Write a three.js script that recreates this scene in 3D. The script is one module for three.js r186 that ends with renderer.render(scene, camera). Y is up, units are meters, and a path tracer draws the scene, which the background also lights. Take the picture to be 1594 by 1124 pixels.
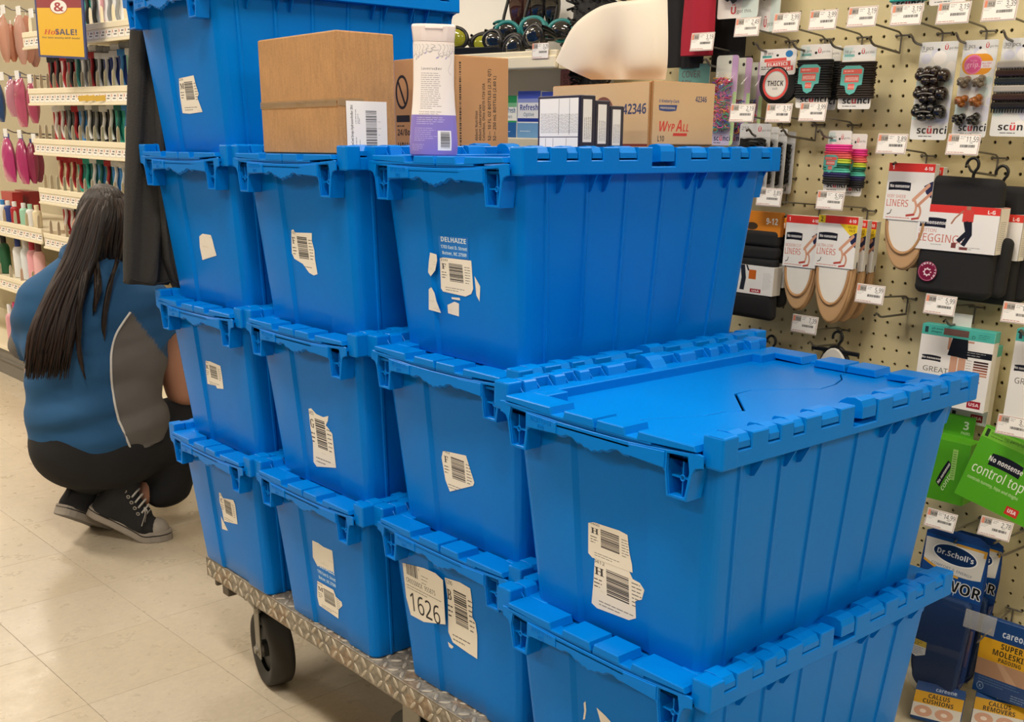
import * as THREE from 'three';
import { mergeGeometries, toCreasedNormals } from 'three/addons/utils/BufferGeometryUtils.js';
import { RoundedBoxGeometry } from 'three/addons/geometries/RoundedBoxGeometry.js';
import { RectAreaLightUniformsLib } from 'three/addons/lights/RectAreaLightUniformsLib.js';
import { FontLoader } from 'three/addons/loaders/FontLoader.js';
import { TextGeometry } from 'three/addons/geometries/TextGeometry.js';
import { MarchingCubes } from 'three/addons/objects/MarchingCubes.js';

// ---------------------------------------------------------------- camera, light, exposure
const scene = new THREE.Scene();
const FOC = 1670.04, PCX = 789.835, PCY = 735.106, CAM = new THREE.Vector3(-0.8735, 1.2197, 0.7703);
const camera = new THREE.PerspectiveCamera(2 * Math.atan(562 / FOC) * 180 / Math.PI, 1594 / 1124, 0.05, 60);
camera.rotation.order = 'YXZ';
camera.rotation.set(-0.3059, -0.7639, 0.0218);
camera.position.copy(CAM);
camera.setViewOffset(1594, 1124, 797 - PCX, 562 - PCY, 1594, 1124);
camera.updateMatrixWorld(true);
scene.add(camera);
const renderer = new THREE.WebGLRenderer({ antialias: true });
renderer.toneMapping = THREE.LinearToneMapping;
renderer.toneMappingExposure = 1.0;
renderer.shadowMap.enabled = true;
RectAreaLightUniformsLib.init();
scene.background = new THREE.Color(0x050505);

// ceiling lamps of the shop: rows of troffers along the aisle (lamp meshes are built with the ceiling)
const LAMP_Y = 3.28, LAMP_W = 0.3, LAMP_L = 1.22, LAMP_COLOR = 0xfff4e4, LAMP_POWER = 42;
const LAMPS = [];
for (const x of [-3.3, -0.75, 1.8]) for (const z of [-10.2, -6.8, -3.4, 0, 3.4]) LAMPS.push([x, z]);
for (const [x, z] of LAMPS) {
  const l = new THREE.RectAreaLight(LAMP_COLOR, LAMP_POWER, LAMP_W, LAMP_L);
  l.position.set(x, LAMP_Y - 0.03, z); l.rotation.set(-Math.PI / 2, 0, 0); l.castShadow = true; l.name = 'troffer_light';
  scene.add(l);
}

// ---------------------------------------------------------------- helpers
let seed = 12345;
const rnd = () => { seed = (seed * 1664525 + 1013904223) >>> 0; return seed / 4294967296; };
const rr = (a, b) => a + (b - a) * rnd();
const V = (x, y, z) => new THREE.Vector3(x, y, z);
const used = {};
const numbered = (n) => { used[n] = (used[n] ?? -1) + 1; return used[n] ? n + '_' + String(used[n]).padStart(3, '0') : n; };
// measured ray of the lens through a point of the photograph, to find where on a known plane a thing stands
const RAYROT = camera.quaternion.clone();
function ray(x, y) { return V((x - PCX) / FOC, -(y - PCY) / FOC, -1).applyQuaternion(RAYROT); }
const onX = (x, y, X) => { const d = ray(x, y); return CAM.clone().addScaledVector(d, (X - CAM.x) / d.x); };
const onY = (x, y, Y) => { const d = ray(x, y); return CAM.clone().addScaledVector(d, (Y - CAM.y) / d.y); };
const onZ = (x, y, Z) => { const d = ray(x, y); return CAM.clone().addScaledVector(d, (Z - CAM.z) / d.z); };
function onPlane(x, y, M, axis, val) {          // in the frame of matrix M: point where local axis = val
  const inv = M.clone().invert(); const o = CAM.clone().applyMatrix4(inv); const d = CAM.clone().add(ray(x, y)).applyMatrix4(inv).sub(o);
  return o.addScaledVector(d, (val - o.getComponent(axis)) / d.getComponent(axis));
}
function clean(g) {
  g = g.index ? g.toNonIndexed() : g;
  if (!g.attributes.normal) g.computeVertexNormals();
  if (!g.attributes.uv) g.setAttribute('uv', new THREE.BufferAttribute(new Float32Array(g.attributes.position.count * 2), 2));
  for (const k of Object.keys(g.attributes)) if (!['position', 'normal', 'uv', 'color'].includes(k)) g.deleteAttribute(k);
  g.morphAttributes = {}; g.clearGroups();
  return g;
}
function merge(a) {
  a = (Array.isArray(a) ? a : [a]).flat(3).map(clean);
  const col = a.some(g => g.attributes.color);
  if (col) for (const g of a) if (!g.attributes.color) { const n = g.attributes.position.count; g.setAttribute('color', new THREE.BufferAttribute(new Float32Array(n * 3).fill(1), 3)); }
  return a.length === 1 ? a[0] : mergeGeometries(a, false);
}
function mesh(name, geos, mat, parent) {
  const m = new THREE.Mesh(geos.isBufferGeometry ? geos : merge(geos), mat);
  m.name = parent && parent !== scene ? name : numbered(name);
  m.castShadow = m.receiveShadow = true;
  (parent || scene).add(m);
  return m;
}
function tag(o, label, category, group) { o.userData.label = label; o.userData.category = category; if (group) o.userData.group = group; return o; }
function thing(name, label, category, pos, group) {
  const g = new THREE.Group(); g.name = numbered(name); scene.add(g);
  if (pos) g.position.copy(Array.isArray(pos) ? V(...pos) : pos);
  return tag(g, label, category, group);
}
function struct(o) { o.userData.kind = 'structure'; return o; }
const bx = (x0, x1, y0, y1, z0, z1) => { const g = new THREE.BoxGeometry(Math.abs(x1 - x0), Math.abs(y1 - y0), Math.abs(z1 - z0)); g.translate((x0 + x1) / 2, (y0 + y1) / 2, (z0 + z1) / 2); return g; };
const rb = (x0, x1, y0, y1, z0, z1, r = 0.002, s = 1) => { const g = new RoundedBoxGeometry(Math.abs(x1 - x0), Math.abs(y1 - y0), Math.abs(z1 - z0), s, r); g.translate((x0 + x1) / 2, (y0 + y1) / 2, (z0 + z1) / 2); return g; };
const shp = (pts, holes = []) => { const s = new THREE.Shape(pts.map(p => new THREE.Vector2(p[0], p[1]))); for (const h of holes) s.holes.push(new THREE.Path(h.map(p => new THREE.Vector2(p[0], p[1])))); return s; };
function ext(pts, depth, bevel = 0, holes = [], seg = 1) {     // extruded outline in xy, from z = 0 to depth
  return new THREE.ExtrudeGeometry(shp(pts, holes), { depth: depth - 2 * bevel, bevelEnabled: bevel > 0, bevelThickness: bevel, bevelSize: bevel, bevelOffset: -bevel, bevelSegments: seg, curveSegments: 6 }).translate(0, 0, bevel);
}
const axes = (g, m) => g.applyMatrix4(m);
const M_ZY = new THREE.Matrix4().set(0, 0, 1, 0, 0, 1, 0, 0, 1, 0, 0, 0, 0, 0, 0, 1);     // (a,b,c) -> x=c y=b z=a (mirrors)
const M_XZ = new THREE.Matrix4().set(1, 0, 0, 0, 0, 0, 1, 0, 0, 1, 0, 0, 0, 0, 0, 1);     // (a,b,c) -> x=a y=c z=b (mirrors)
function flipped(g) {                        // repair the winding after a mirror
  g = clean(g); const P = g.attributes;
  for (const k of Object.keys(P)) { const a = P[k], s = a.itemSize, t = a.array; for (let i = 0; i < a.count; i += 3) for (let j = 0; j < s; j++) { const q = t[(i + 1) * s + j]; t[(i + 1) * s + j] = t[(i + 2) * s + j]; t[(i + 2) * s + j] = q; } }
  return g;
}
const mir = (g, m) => { g = clean(g); g.applyMatrix4(m); return flipped(g); };
function tube(pts, r, radial = 6, seg = 0, closed = false) {
  const v = pts.map(p => (p.isVector3 ? p : V(...p)));
  const c = new THREE.CatmullRomCurve3(v, closed, 'centripetal');
  return new THREE.TubeGeometry(c, seg || Math.max(4, v.length * 4), r, radial, closed);
}
function wire(pts, r, radial = 6) {           // bent wire: straight runs with small elbows
  const v = pts.map(p => (p.isVector3 ? p.clone() : V(...p))), out = [v[0]];
  for (let i = 1; i < v.length - 1; i++) { const a = v[i - 1], b = v[i], c = v[i + 1], k = Math.min(0.3, r * 3 / b.distanceTo(a)), q = Math.min(0.3, r * 3 / b.distanceTo(c)); out.push(b.clone().lerp(a, k), b.clone().lerp(c, q)); }
  out.push(v[v.length - 1]);
  const path = new THREE.CurvePath();
  for (let i = 0; i < out.length - 1; i++) path.add(new THREE.LineCurve3(out[i], out[i + 1]));
  return new THREE.TubeGeometry({ getPointAt: (t) => path.getPoint(t), getPoint: (t) => path.getPoint(t), getTangentAt: (t) => { const a = path.getPoint(Math.max(0, t - 0.01)), b = path.getPoint(Math.min(1, t + 0.01)); return b.sub(a).normalize(); }, getTangent: (t) => { const a = path.getPoint(Math.max(0, t - 0.01)), b = path.getPoint(Math.min(1, t + 0.01)); return b.sub(a).normalize(); }, computeFrenetFrames: THREE.Curve.prototype.computeFrenetFrames }, Math.max(6, out.length * 3), r, radial, false);
}
const cyl = (r0, r1, h, n = 16) => new THREE.CylinderGeometry(r0, r1, h, n);
function lathe(pts, n = 24) { return new THREE.LatheGeometry(pts.map(p => new THREE.Vector2(p[0], p[1])), n); }
function paint(g, c) { g = clean(g); const k = new THREE.Color(c), n = g.attributes.position.count, a = new Float32Array(n * 3); for (let i = 0; i < n; i++) { a[i * 3] = k.r; a[i * 3 + 1] = k.g; a[i * 3 + 2] = k.b; } g.setAttribute('color', new THREE.BufferAttribute(a, 3)); return g; }
function loft(rings, capA = true, capB = true, crease = 0.6) {   // rings: arrays of Vector3 of equal length, closed
  const pos = [], n = rings[0].length;
  const tri = (a, b, c) => pos.push(a.x, a.y, a.z, b.x, b.y, b.z, c.x, c.y, c.z);
  for (let k = 0; k < rings.length - 1; k++) for (let i = 0; i < n; i++) { const j = (i + 1) % n, a = rings[k][i], b = rings[k][j], c = rings[k + 1][j], d = rings[k + 1][i]; tri(a, b, c); tri(a, c, d); }
  const cap = (r, f) => { const c = V(0, 0, 0); r.forEach(q => c.add(q)); c.multiplyScalar(1 / n); for (let i = 0; i < n; i++) { const j = (i + 1) % n; f ? tri(c, r[j], r[i]) : tri(c, r[i], r[j]); } };
  if (capA) cap(rings[0], true); if (capB) cap(rings[rings.length - 1], false);
  const g = new THREE.BufferGeometry(); g.setAttribute('position', new THREE.Float32BufferAttribute(pos, 3));
  g.setAttribute('uv', new THREE.Float32BufferAttribute(new Float32Array(pos.length / 3 * 2), 2));
  if (crease === 0) { g.computeVertexNormals(); return g; }
  g.computeVertexNormals();
  return toCreasedNormals(g, crease);
}
// grid surface from a function (u,v in 0..1) -> Vector3
function sheet(f, nu, nv) {
  const g = new THREE.PlaneGeometry(1, 1, nu, nv), p = g.attributes.position, uv = g.attributes.uv;
  for (let i = 0; i < p.count; i++) { const q = f(uv.getX(i), uv.getY(i)); p.setXYZ(i, q.x, q.y, q.z); }
  g.computeVertexNormals(); return g;
}
// value noise
function hash(i, j, k = 0) { let h = (i * 374761393 + j * 668265263 + k * 2147483647) | 0; h = Math.imul(h ^ (h >>> 13), 1274126177); h ^= h >>> 16; return (h >>> 0) / 4294967296; }
function vnoise(x, y, per = 0, k = 0) {
  const xi = Math.floor(x), yi = Math.floor(y), fx = x - xi, fy = y - yi, s = fx * fx * (3 - 2 * fx), t = fy * fy * (3 - 2 * fy), w = (a) => per ? ((a % per) + per) % per : a;
  const a = hash(w(xi), w(yi), k), b = hash(w(xi + 1), w(yi), k), c = hash(w(xi), w(yi + 1), k), d = hash(w(xi + 1), w(yi + 1), k);
  return a + (b - a) * s + (c - a) * t + (a - b - c + d) * s * t;
}
function dataTex(n, f, srgb = true) {          // f(u,v) -> [r,g,b] 0..1
  const a = new Uint8Array(n * n * 4);
  for (let j = 0; j < n; j++) for (let i = 0; i < n; i++) { const c = f(i / n, j / n); const o = (j * n + i) * 4; a[o] = Math.max(0, Math.min(255, c[0] * 255)); a[o + 1] = Math.max(0, Math.min(255, c[1] * 255)); a[o + 2] = Math.max(0, Math.min(255, c[2] * 255)); a[o + 3] = 255; }
  const t = new THREE.DataTexture(a, n, n); t.wrapS = t.wrapT = THREE.RepeatWrapping; t.magFilter = THREE.LinearFilter; t.minFilter = THREE.LinearFilter; if (srgb) t.colorSpace = THREE.SRGBColorSpace; t.needsUpdate = true; return t;
}
const std = (c, rough = 0.6, o = {}) => new THREE.MeshStandardMaterial({ color: c, roughness: rough, ...o });
const phy = (c, rough = 0.6, o = {}) => new THREE.MeshPhysicalMaterial({ color: c, roughness: rough, ...o });
// ---------------------------------------------------------------- print sheets (flat print only: lettering, labels, packaging faces)
const PAGE = 2048, pages = [];
function newPage() {
  const cv = document.createElement('canvas'); cv.width = PAGE; cv.height = PAGE;
  const ctx = cv.getContext('2d'); ctx.fillStyle = '#fff'; ctx.fillRect(0, 0, PAGE, PAGE);
  const tex = new THREE.CanvasTexture(cv); tex.colorSpace = THREE.SRGBColorSpace;
  pages.push({ cv, ctx, tex, x: 2, y: 2, h: 0, paper: new THREE.MeshStandardMaterial({ map: tex, roughness: 0.65 }), gloss: new THREE.MeshPhysicalMaterial({ map: tex, roughness: 0.32, clearcoat: 0.25, clearcoatRoughness: 0.25 }) });
  return pages[pages.length - 1];
}
function print(w, h, draw) {                   // w,h in texture pixels; draw(ctx,w,h)
  w = Math.ceil(w); h = Math.ceil(h);
  let p = pages[pages.length - 1] || newPage();
  if (p.x + w + 4 > PAGE) { p.x = 2; p.y += p.h + 4; p.h = 0; }
  if (p.y + h + 4 > PAGE) { p = newPage(); }
  const x = p.x, y = p.y; p.x += w + 4; p.h = Math.max(p.h, h);
  p.ctx.save(); p.ctx.translate(x, y); p.ctx.beginPath(); p.ctx.rect(-1, -1, w + 2, h + 2); p.ctx.clip(); draw(p.ctx, w, h); p.ctx.restore();
  return { page: p, u0: x / PAGE, u1: (x + w) / PAGE, v0: 1 - (y + h) / PAGE, v1: 1 - y / PAGE, paper: p.paper, gloss: p.gloss };
}
function mapUV(g, pr) { const uv = g.attributes.uv; for (let i = 0; i < uv.count; i++) uv.setXY(i, pr.u0 + uv.getX(i) * (pr.u1 - pr.u0), pr.v0 + uv.getY(i) * (pr.v1 - pr.v0)); return g; }
function card(pr, w, h, nx = 1, ny = 1) { return mapUV(new THREE.PlaneGeometry(w, h, nx, ny), pr); }   // faces +z, centred
function polyCard(pr, pts) {                   // pts: outline in metres; print stretched over its bounding box; faces +z
  const g = new THREE.ShapeGeometry(shp(pts)); const xs = pts.map(p => p[0]), ys = pts.map(p => p[1]);
  const x0 = Math.min(...xs), x1 = Math.max(...xs), y0 = Math.min(...ys), y1 = Math.max(...ys), p = g.attributes.position, uv = g.attributes.uv;
  for (let i = 0; i < p.count; i++) uv.setXY(i, (p.getX(i) - x0) / (x1 - x0), (p.getY(i) - y0) / (y1 - y0));
  return mapUV(g, pr);
}
function txt(c, s, x, y, size, color = '#222', o = {}) {
  c.save(); c.fillStyle = color; c.font = `${o.italic ? 'italic ' : ''}${o.bold ? 'bold ' : ''}${size}px ${o.font || 'sans-serif'}`; c.textAlign = o.align || 'left'; c.textBaseline = o.base || 'alphabetic';
  c.translate(x, y); if (o.rot) c.rotate(o.rot); if (o.sx) c.scale(o.sx, 1);
  if (o.stroke) { c.strokeStyle = o.stroke; c.lineWidth = o.lw || size * 0.12; c.strokeText(s, 0, 0); }
  c.fillText(s, 0, 0); c.restore();
}
function bars(c, x, y, w, h, n = 30, vertical = false, color = '#222') { c.save(); c.fillStyle = color; let t = 0; const L = vertical ? h : w, u = L / (n * 2.2); while (t < L - u) { const b = u * (0.6 + 2 * rnd()); if (vertical) c.fillRect(x, y + t, w, Math.min(b, L - t)); else c.fillRect(x + t, y, Math.min(b, L - t), h); t += b + u * (0.6 + 1.4 * rnd()); } c.restore(); }
function lines(c, x, y, w, n, step, size, color = '#555') { c.save(); c.fillStyle = color; for (let k = 0; k < n; k++) { let t = 0; const L = w * (k === n - 1 ? 0.6 : 0.8 + 0.2 * rnd()); while (t < L) { const b = size * (1 + 3 * rnd()); c.fillRect(x + t, y + k * step, Math.min(b, L - t), size * 0.55); t += b + size * 0.5; } } c.restore(); }
// ---------------------------------------------------------------- setting: floor, ceiling, walls
const TILE = 0.3048, TX0 = 0.2221, TZ0 = -2.2891;
const floor = struct(new THREE.Group()); floor.name = 'floor'; scene.add(floor);
const tileTex = dataTex(512, (u, v) => { const g = 0.82 + 0.03 * (vnoise(u * 70, v * 110, 0, 5) - 0.5) + 0.03 * (vnoise(u * 24, v * 40, 0, 9) - 0.5) + 0.03 * (hash(Math.round(u * 512), Math.round(v * 512), 4) - 0.5); return [g * 0.96, g * 0.905, g * 0.81]; });
const tileRough = dataTex(256, (u, v) => { const g = 0.33 + 0.14 * (vnoise(u * 9, v * 9, 9, 7) - 0.5) + 0.08 * (vnoise(u * 40, v * 40, 40, 8) - 0.5); return [g, g, g]; }, false);
const tileMats = [0xffffff, 0xfdfcfa, 0xfffdf9, 0xfcfaf6].map(c => std(c, 1, { map: tileTex, roughnessMap: tileRough }));
struct(mesh('floor_slab', bx(-9, 9, -0.2, -0.003, -12, 8), std(0x4a4338, 0.8), floor));
{
  const shapes = [0, 1, 2, 3].map(k => { const g = rb(-TILE / 2 + 0.0004, TILE / 2 - 0.0004, -0.003, 0, -TILE / 2 + 0.0004, TILE / 2 - 0.0004, 0.0006); const uv = g.attributes.uv, p = g.attributes.position; for (let i = 0; i < p.count; i++) { const a = p.getX(i) / TILE + 0.5, b = p.getZ(i) / TILE + 0.5; uv.setXY(i, k & 1 ? 1 - a : a, k & 2 ? 1 - b : b); } return g; });
  for (let j = -9; j < 9; j++) for (let i = -7; i < 4; i++) {
    const x = TX0 + (i + 0.5) * TILE, z = TZ0 + (j + 0.5) * TILE;
    const m = new THREE.Mesh(shapes[(Math.abs(i) + Math.abs(j)) % 2 * 2 + (rnd() < 0.5 ? 1 : 0)], tileMats[Math.floor(rnd() * 4)]);
    m.name = 'floor_tile'; m.position.set(x, 0, z); m.receiveShadow = m.castShadow = true; floor.add(m);
  }
}
const plain = struct(mesh('floor_surround', [bx(-9, TX0 - 7 * TILE, -0.003, -0.0002, -12, 8), bx(TX0 + 4 * TILE, 9, -0.003, -0.0002, -12, 8), bx(TX0 - 7 * TILE, TX0 + 4 * TILE, -0.003, -0.0002, -12, TZ0 - 9 * TILE), bx(TX0 - 7 * TILE, TX0 + 4 * TILE, -0.003, -0.0002, TZ0 + 9 * TILE, 8)], std(0xd2c6ae, 0.45), floor));
const wallMat = std(0xd9d2c2, 0.85), ceilMat = std(0xe6e2d8, 0.9);
struct(mesh('ceiling', bx(-9, 9, 3.35, 3.5, -12, 8), ceilMat, scene));
struct(mesh('wall_back', bx(-9, 9, -0.2, 3.5, -12.2, -12), wallMat, scene));
struct(mesh('wall_front', bx(-9, 9, -0.2, 3.5, 8, 8.2), wallMat, scene));
struct(mesh('wall_left', bx(-9.2, -9, -0.2, 3.5, -12.2, 8.2), wallMat, scene));
struct(mesh('wall_right', bx(9, 9.2, -0.2, 3.5, -12.2, 8.2), wallMat, scene));
{
  const glow = new THREE.MeshStandardMaterial({ color: 0x888888, emissive: LAMP_COLOR, emissiveIntensity: 6, roughness: 0.5 }), frm = std(0xdcdcd8, 0.5);
  for (const [x, z] of LAMPS) {
    const t = thing('ceiling_light', 'long white ceiling troffer above the aisle', 'light', [x, LAMP_Y, z], 'ceiling troffers');
    mesh('frame', [bx(-LAMP_W / 2 - 0.02, LAMP_W / 2 + 0.02, 0, 0.07, -LAMP_L / 2 - 0.02, LAMP_L / 2 + 0.02)], frm, t);
    mesh('diffuser', bx(-LAMP_W / 2, LAMP_W / 2, -0.012, 0, -LAMP_L / 2, LAMP_L / 2), glow, t);
  }
}
// ---------------------------------------------------------------- platform cart and its pose (it leans a little on its centre wheels)
const CARTM = new THREE.Matrix4().compose(V(0.0703, 0.3202, -0.0446), new THREE.Quaternion().setFromEuler(new THREE.Euler(-0.018, -0.0534, 0.0066, 'YXZ')), V(1, 1, 1));
const PITCH = 0.29562, DROP = 0.024, TH = PITCH + DROP, TL = 0.27375, TW = 0.1929;
const COLX = [0.0267, 0.0399, 0.0675, 0], COLZ = [-1.1804, -0.7958, -0.4085, 0];
const blue = phy(0x0074d0, 0.28, { specularIntensity: 0.2 });
{
  const plateTex = dataTex(256, (u, v) => { const g = 0.56 + 0.16 * (vnoise(u * 14, v * 14, 14, 3) - 0.5) + 0.16 * (vnoise(u * 50, v * 50, 50, 4) - 0.5), r = vnoise(u * 9, v * 9, 9, 6) > 0.62 ? 0.06 : 0; return [g + r * 0.5, g * 0.95 - r * 0.2, g * 0.86 - r * 0.7]; });
  const plate = std(0xffffff, 0.55, { map: plateTex, metalness: 0.35 }), plateLoz = std(0xb9b0a0, 0.45, { metalness: 0.4 });
  const cart = thing('platform_cart', 'steel platform cart with diamond plate deck and rubber wheels under the blue totes', 'cart');
  cart.applyMatrix4(CARTM);
  const X0 = 0.078, X1 = 0.62, Z0 = -1.335, Z1 = 0.24, YT = -DROP, YB = YT - 0.047;
  const uvm = (g) => { g = clean(g); const p = g.attributes.position, n = g.attributes.normal, uv = g.attributes.uv; for (let i = 0; i < p.count; i++) { const ny = Math.abs(n.getY(i)) > 0.5; uv.setXY(i, p.getZ(i) * 4, (ny ? p.getX(i) : p.getY(i)) * 4); } return g; };
  mesh('deck', [uvm(rb(X0, X1, YT - 0.005, YT, Z0, Z1, 0.002)), uvm(rb(X0, X0 + 0.004, YB, YT, Z0, Z1, 0.0015)), uvm(rb(X1 - 0.004, X1, YB, YT, Z0, Z1, 0.0015)), uvm(bx(X0, X1, YB, YT, Z0, Z0 + 0.004)), uvm(bx(X0, X1, YB, YT, Z1 - 0.004, Z1))], plate, cart);
  const loz = []; const lz = (() => { const g = new THREE.SphereGeometry(1, 8, 4); g.scale(0.0125, 0.0016, 0.0042); return clean(g); })();
  for (let k = 0; k < 60; k++) for (let r = 0; r < 2; r++) { const g = lz.clone(); g.rotateY((k + r) % 2 ? 0.75 : -0.75); g.rotateZ(Math.PI / 2); g.translate(X0, YT - 0.0125 - r * 0.0225, Z0 + 0.014 + k * 0.026); loz.push(g); }
  for (let k = 0; k < 60; k++) for (let r = 0; r < 4; r++) { const g = lz.clone(); g.rotateY((k + r) % 2 ? 0.75 : -0.75); g.translate(X0 + 0.014 + r * 0.0245, YT, Z0 + 0.014 + k * 0.026); loz.push(g); }
  const tr = mesh('diamond_tread', loz, plateLoz, cart); tr.userData.kind = 'stuff';
  mesh('frame_rail', [bx(X0 + 0.14, X0 + 0.18, YB - 0.035, YB + 0.03, Z0 + 0.01, Z1 - 0.02), bx(X1 - 0.18, X1 - 0.14, YB - 0.035, YB + 0.03, Z0 + 0.01, Z1 - 0.02), rb(X0 + 0.012, X1 - 0.01, YB - 0.026, YB + 0.01, Z0 + 0.008, Z0 + 0.02, 0.004), rb(X0 + 0.02, X1 - 0.02, YB - 0.042, YB - 0.012, Z0 + 0.03, Z0 + 0.06, 0.003), bx(X0 + 0.02, X1 - 0.02, YB - 0.02, YB + 0.02, -0.66, -0.5)], std(0x6f685e, 0.6, { metalness: 0.45 }), cart);
  const rubber = std(0x3a3834, 0.75), hubMat = std(0x2c2b29, 0.6), forkMat = std(0x9a958a, 0.5, { metalness: 0.5 });
  const inv = CARTM.clone().invert();
  function caster(wx, wz, turn, R, topY) {                      // wx, wz: floor contact in the shop frame
    const q = V(wx, R, wz).applyMatrix4(inv);
    const f = mesh('caster_fork', [
      rb(-0.004 + 0.034, 0.034, -0.02, topY - 0.012, -0.018, 0.018, 0.002), rb(-0.034, -0.03, -0.02, topY - 0.012, -0.018, 0.018, 0.002),
      rb(-0.036, 0.036, topY - 0.016, topY - 0.006, -0.026, 0.026, 0.003), cyl(0.03, 0.03, 0.012, 20).translate(0, topY - 0.004, 0.0), rb(-0.05, 0.05, topY + 0.002, topY + 0.01, -0.05, 0.05, 0.002),
      ...[[-0.04, -0.04], [0.04, -0.04], [-0.04, 0.04], [0.04, 0.04]].map(([a, b]) => cyl(0.007, 0.007, 0.018, 6).translate(a, topY - 0.002, b))], forkMat, cart);
    f.position.copy(q); f.rotation.y = turn;
    const w = mesh('wheel', [lathe([[R * 0.62, -0.02], [R * 0.8, -0.026], [R * 0.93, -0.028], [R * 0.985, -0.024], [R, -0.014], [R, 0.014], [R * 0.985, 0.024], [R * 0.93, 0.028], [R * 0.8, 0.026], [R * 0.62, 0.02]], 40).rotateZ(Math.PI / 2)], rubber, f);
    mesh('hub', [lathe([[0, -0.015], [R * 0.62, -0.012], [R * 0.66, 0], [R * 0.62, 0.012], [0, 0.015]], 28).rotateZ(Math.PI / 2), cyl(0.02, 0.02, 0.048, 16).rotateZ(Math.PI / 2)], hubMat, f);
    mesh('axle_bolt', [cyl(0.009, 0.009, 0.084, 6).rotateZ(Math.PI / 2), cyl(0.014, 0.014, 0.072, 16).rotateZ(Math.PI / 2)], forkMat, f);
    return w;
  }
  const under = (x, z) => { const a = V(x, YB - 0.035, z).applyMatrix4(CARTM); return a; };
  const c1 = onY(424, 1060, 0);
  caster(c1.x + 0.005, c1.z, -0.2, 0.087, under(0.16, -1.14).y + 0.012 - 0.087);
  caster(0.6, -1.25, 0.4, 0.077, under(0.55, -1.14).y - 0.077);
  caster(0.2, 0.07, 0.1, 0.077, under(0.15, 0.1).y - 0.077); caster(0.65, 0.07, -0.3, 0.077, under(0.55, 0.1).y - 0.077);
  // fixed centre wheels on tall brackets
  for (const x of [0.13, 0.53]) {
    const q = V(x, 0, -0.545).applyMatrix4(CARTM);
    const qc = V(q.x, 0.105, q.z).applyMatrix4(inv);
    const f = mesh('wheel_bracket', [rb(-0.036, -0.031, -0.02, YB - qc.y, -0.022, 0.03, 0.002), rb(0.031, 0.036, -0.02, YB - qc.y, -0.022, 0.03, 0.002), rb(-0.04, 0.04, YB - qc.y - 0.01, YB - qc.y, -0.04, 0.05, 0.002)], forkMat, cart);
    f.position.copy(qc);
    mesh('wheel', [lathe([[0.06, -0.018], [0.095, -0.023], [0.103, -0.018], [0.105, 0], [0.103, 0.018], [0.095, 0.023], [0.06, 0.018]], 40).rotateZ(Math.PI / 2)], rubber, f);
    mesh('hub', [lathe([[0, -0.014], [0.06, -0.012], [0.064, 0], [0.06, 0.012], [0, 0.014]], 24).rotateZ(Math.PI / 2)], hubMat, f);
  }
}

// ---------------------------------------------------------------- blue attached-lid totes
const NOTCH = [[-0.2497, -0.2256], [-0.1948, -0.1735], [-0.1486, -0.1273], [-0.0946, -0.0577], [0.0577, 0.0946], [0.1273, 0.1486], [0.1735, 0.1948], [0.2256, 0.2497]];
const TOP_HX = 0.2565, TOP_HZ = 0.171, BOT_HX = 0.232, BOT_HZ = 0.150;
const endX = (y) => { const t = y / (TH - 0.037); return -(BOT_HX + (TOP_HX - BOT_HX) * t); };      // outer end wall at height y
function toteBody() {
  const RIDGE = [[-0.213, 1], [-0.136, 0], [-0.057, 1], [0.0216, 1], [0.0986, 0], [0.177, 1]];
  // outline, running clockwise seen from above
  function outline(y, t, inset, sh) {
    const hx = BOT_HX + (TOP_HX - BOT_HX) * t - inset, hz = BOT_HZ + (TOP_HZ - BOT_HZ) * t - inset, r = 0.016, o = [], zs = 0.064, d = 0.005;
    for (const [a, b] of [[-hz + r, 0], [-zs, 0], [-zs + 0.007, d], [zs - 0.004, d], [zs, 0], [hz - r, 0]]) o.push(V(-hx + b, y, a));
    for (let i = 1; i < 5; i++) { const a = Math.PI - Math.PI / 2 * i / 5; o.push(V(-hx + r + r * Math.cos(a), y, hz - r + r * Math.sin(a))); }
    o.push(V(-hx + r, y, hz));
    for (const [x, full] of RIDGE) { const h = full ? 1 : sh, xx = x * (0.9 + 0.1 * t); for (const [dx, dz] of [[-0.0045, 0], [-0.0032, 0.0026], [0.0008, 0.0026], [0.0050, 0]]) o.push(V(xx + dx, y, hz + dz * h)); }
    o.push(V(hx - r, y, hz));
    for (let i = 1; i < 5; i++) { const a = Math.PI / 2 - Math.PI / 2 * i / 5; o.push(V(hx - r + r * Math.cos(a), y, hz - r + r * Math.sin(a))); }
    for (const [a, b] of [[hz - r, 0], [zs, 0], [zs - 0.007, d], [-zs + 0.004, d], [-zs, 0], [-hz + r, 0]]) o.push(V(hx - b, y, a));
    for (let i = 1; i < 5; i++) { const a = 0 - Math.PI / 2 * i / 5; o.push(V(hx - r + r * Math.cos(a), y, -hz + r + r * Math.sin(a))); }
    o.push(V(hx - r, y, -hz));
    for (const [x0, full] of [...RIDGE].reverse()) { const h = full ? 1 : sh, xx = x0 * (0.9 + 0.1 * t); for (const [dx, dz] of [[0.0050, 0], [0.0008, 0.0026], [-0.0032, 0.0026], [-0.0045, 0]]) o.push(V(xx + dx, y, -hz - dz * h)); }
    o.push(V(-hx + r, y, -hz));
    for (let i = 1; i < 5; i++) { const a = -Math.PI / 2 - Math.PI / 2 * i / 5; o.push(V(-hx + r + r * Math.cos(a), y, -hz + r + r * Math.sin(a))); }
    return o;
  }
  const yt = TH - 0.026, T = (y) => y / (TH - 0.037);
  return loft([outline(0, 0, 0.006, 0), outline(0.002, T(0.002), 0.002, 0), outline(0.006, T(0.006), 0, 0), outline(0.046, T(0.046), 0, 0), outline(0.052, T(0.052), 0, 1), outline(yt, T(yt), 0, 1)], true, false, 0.45);
}
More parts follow.
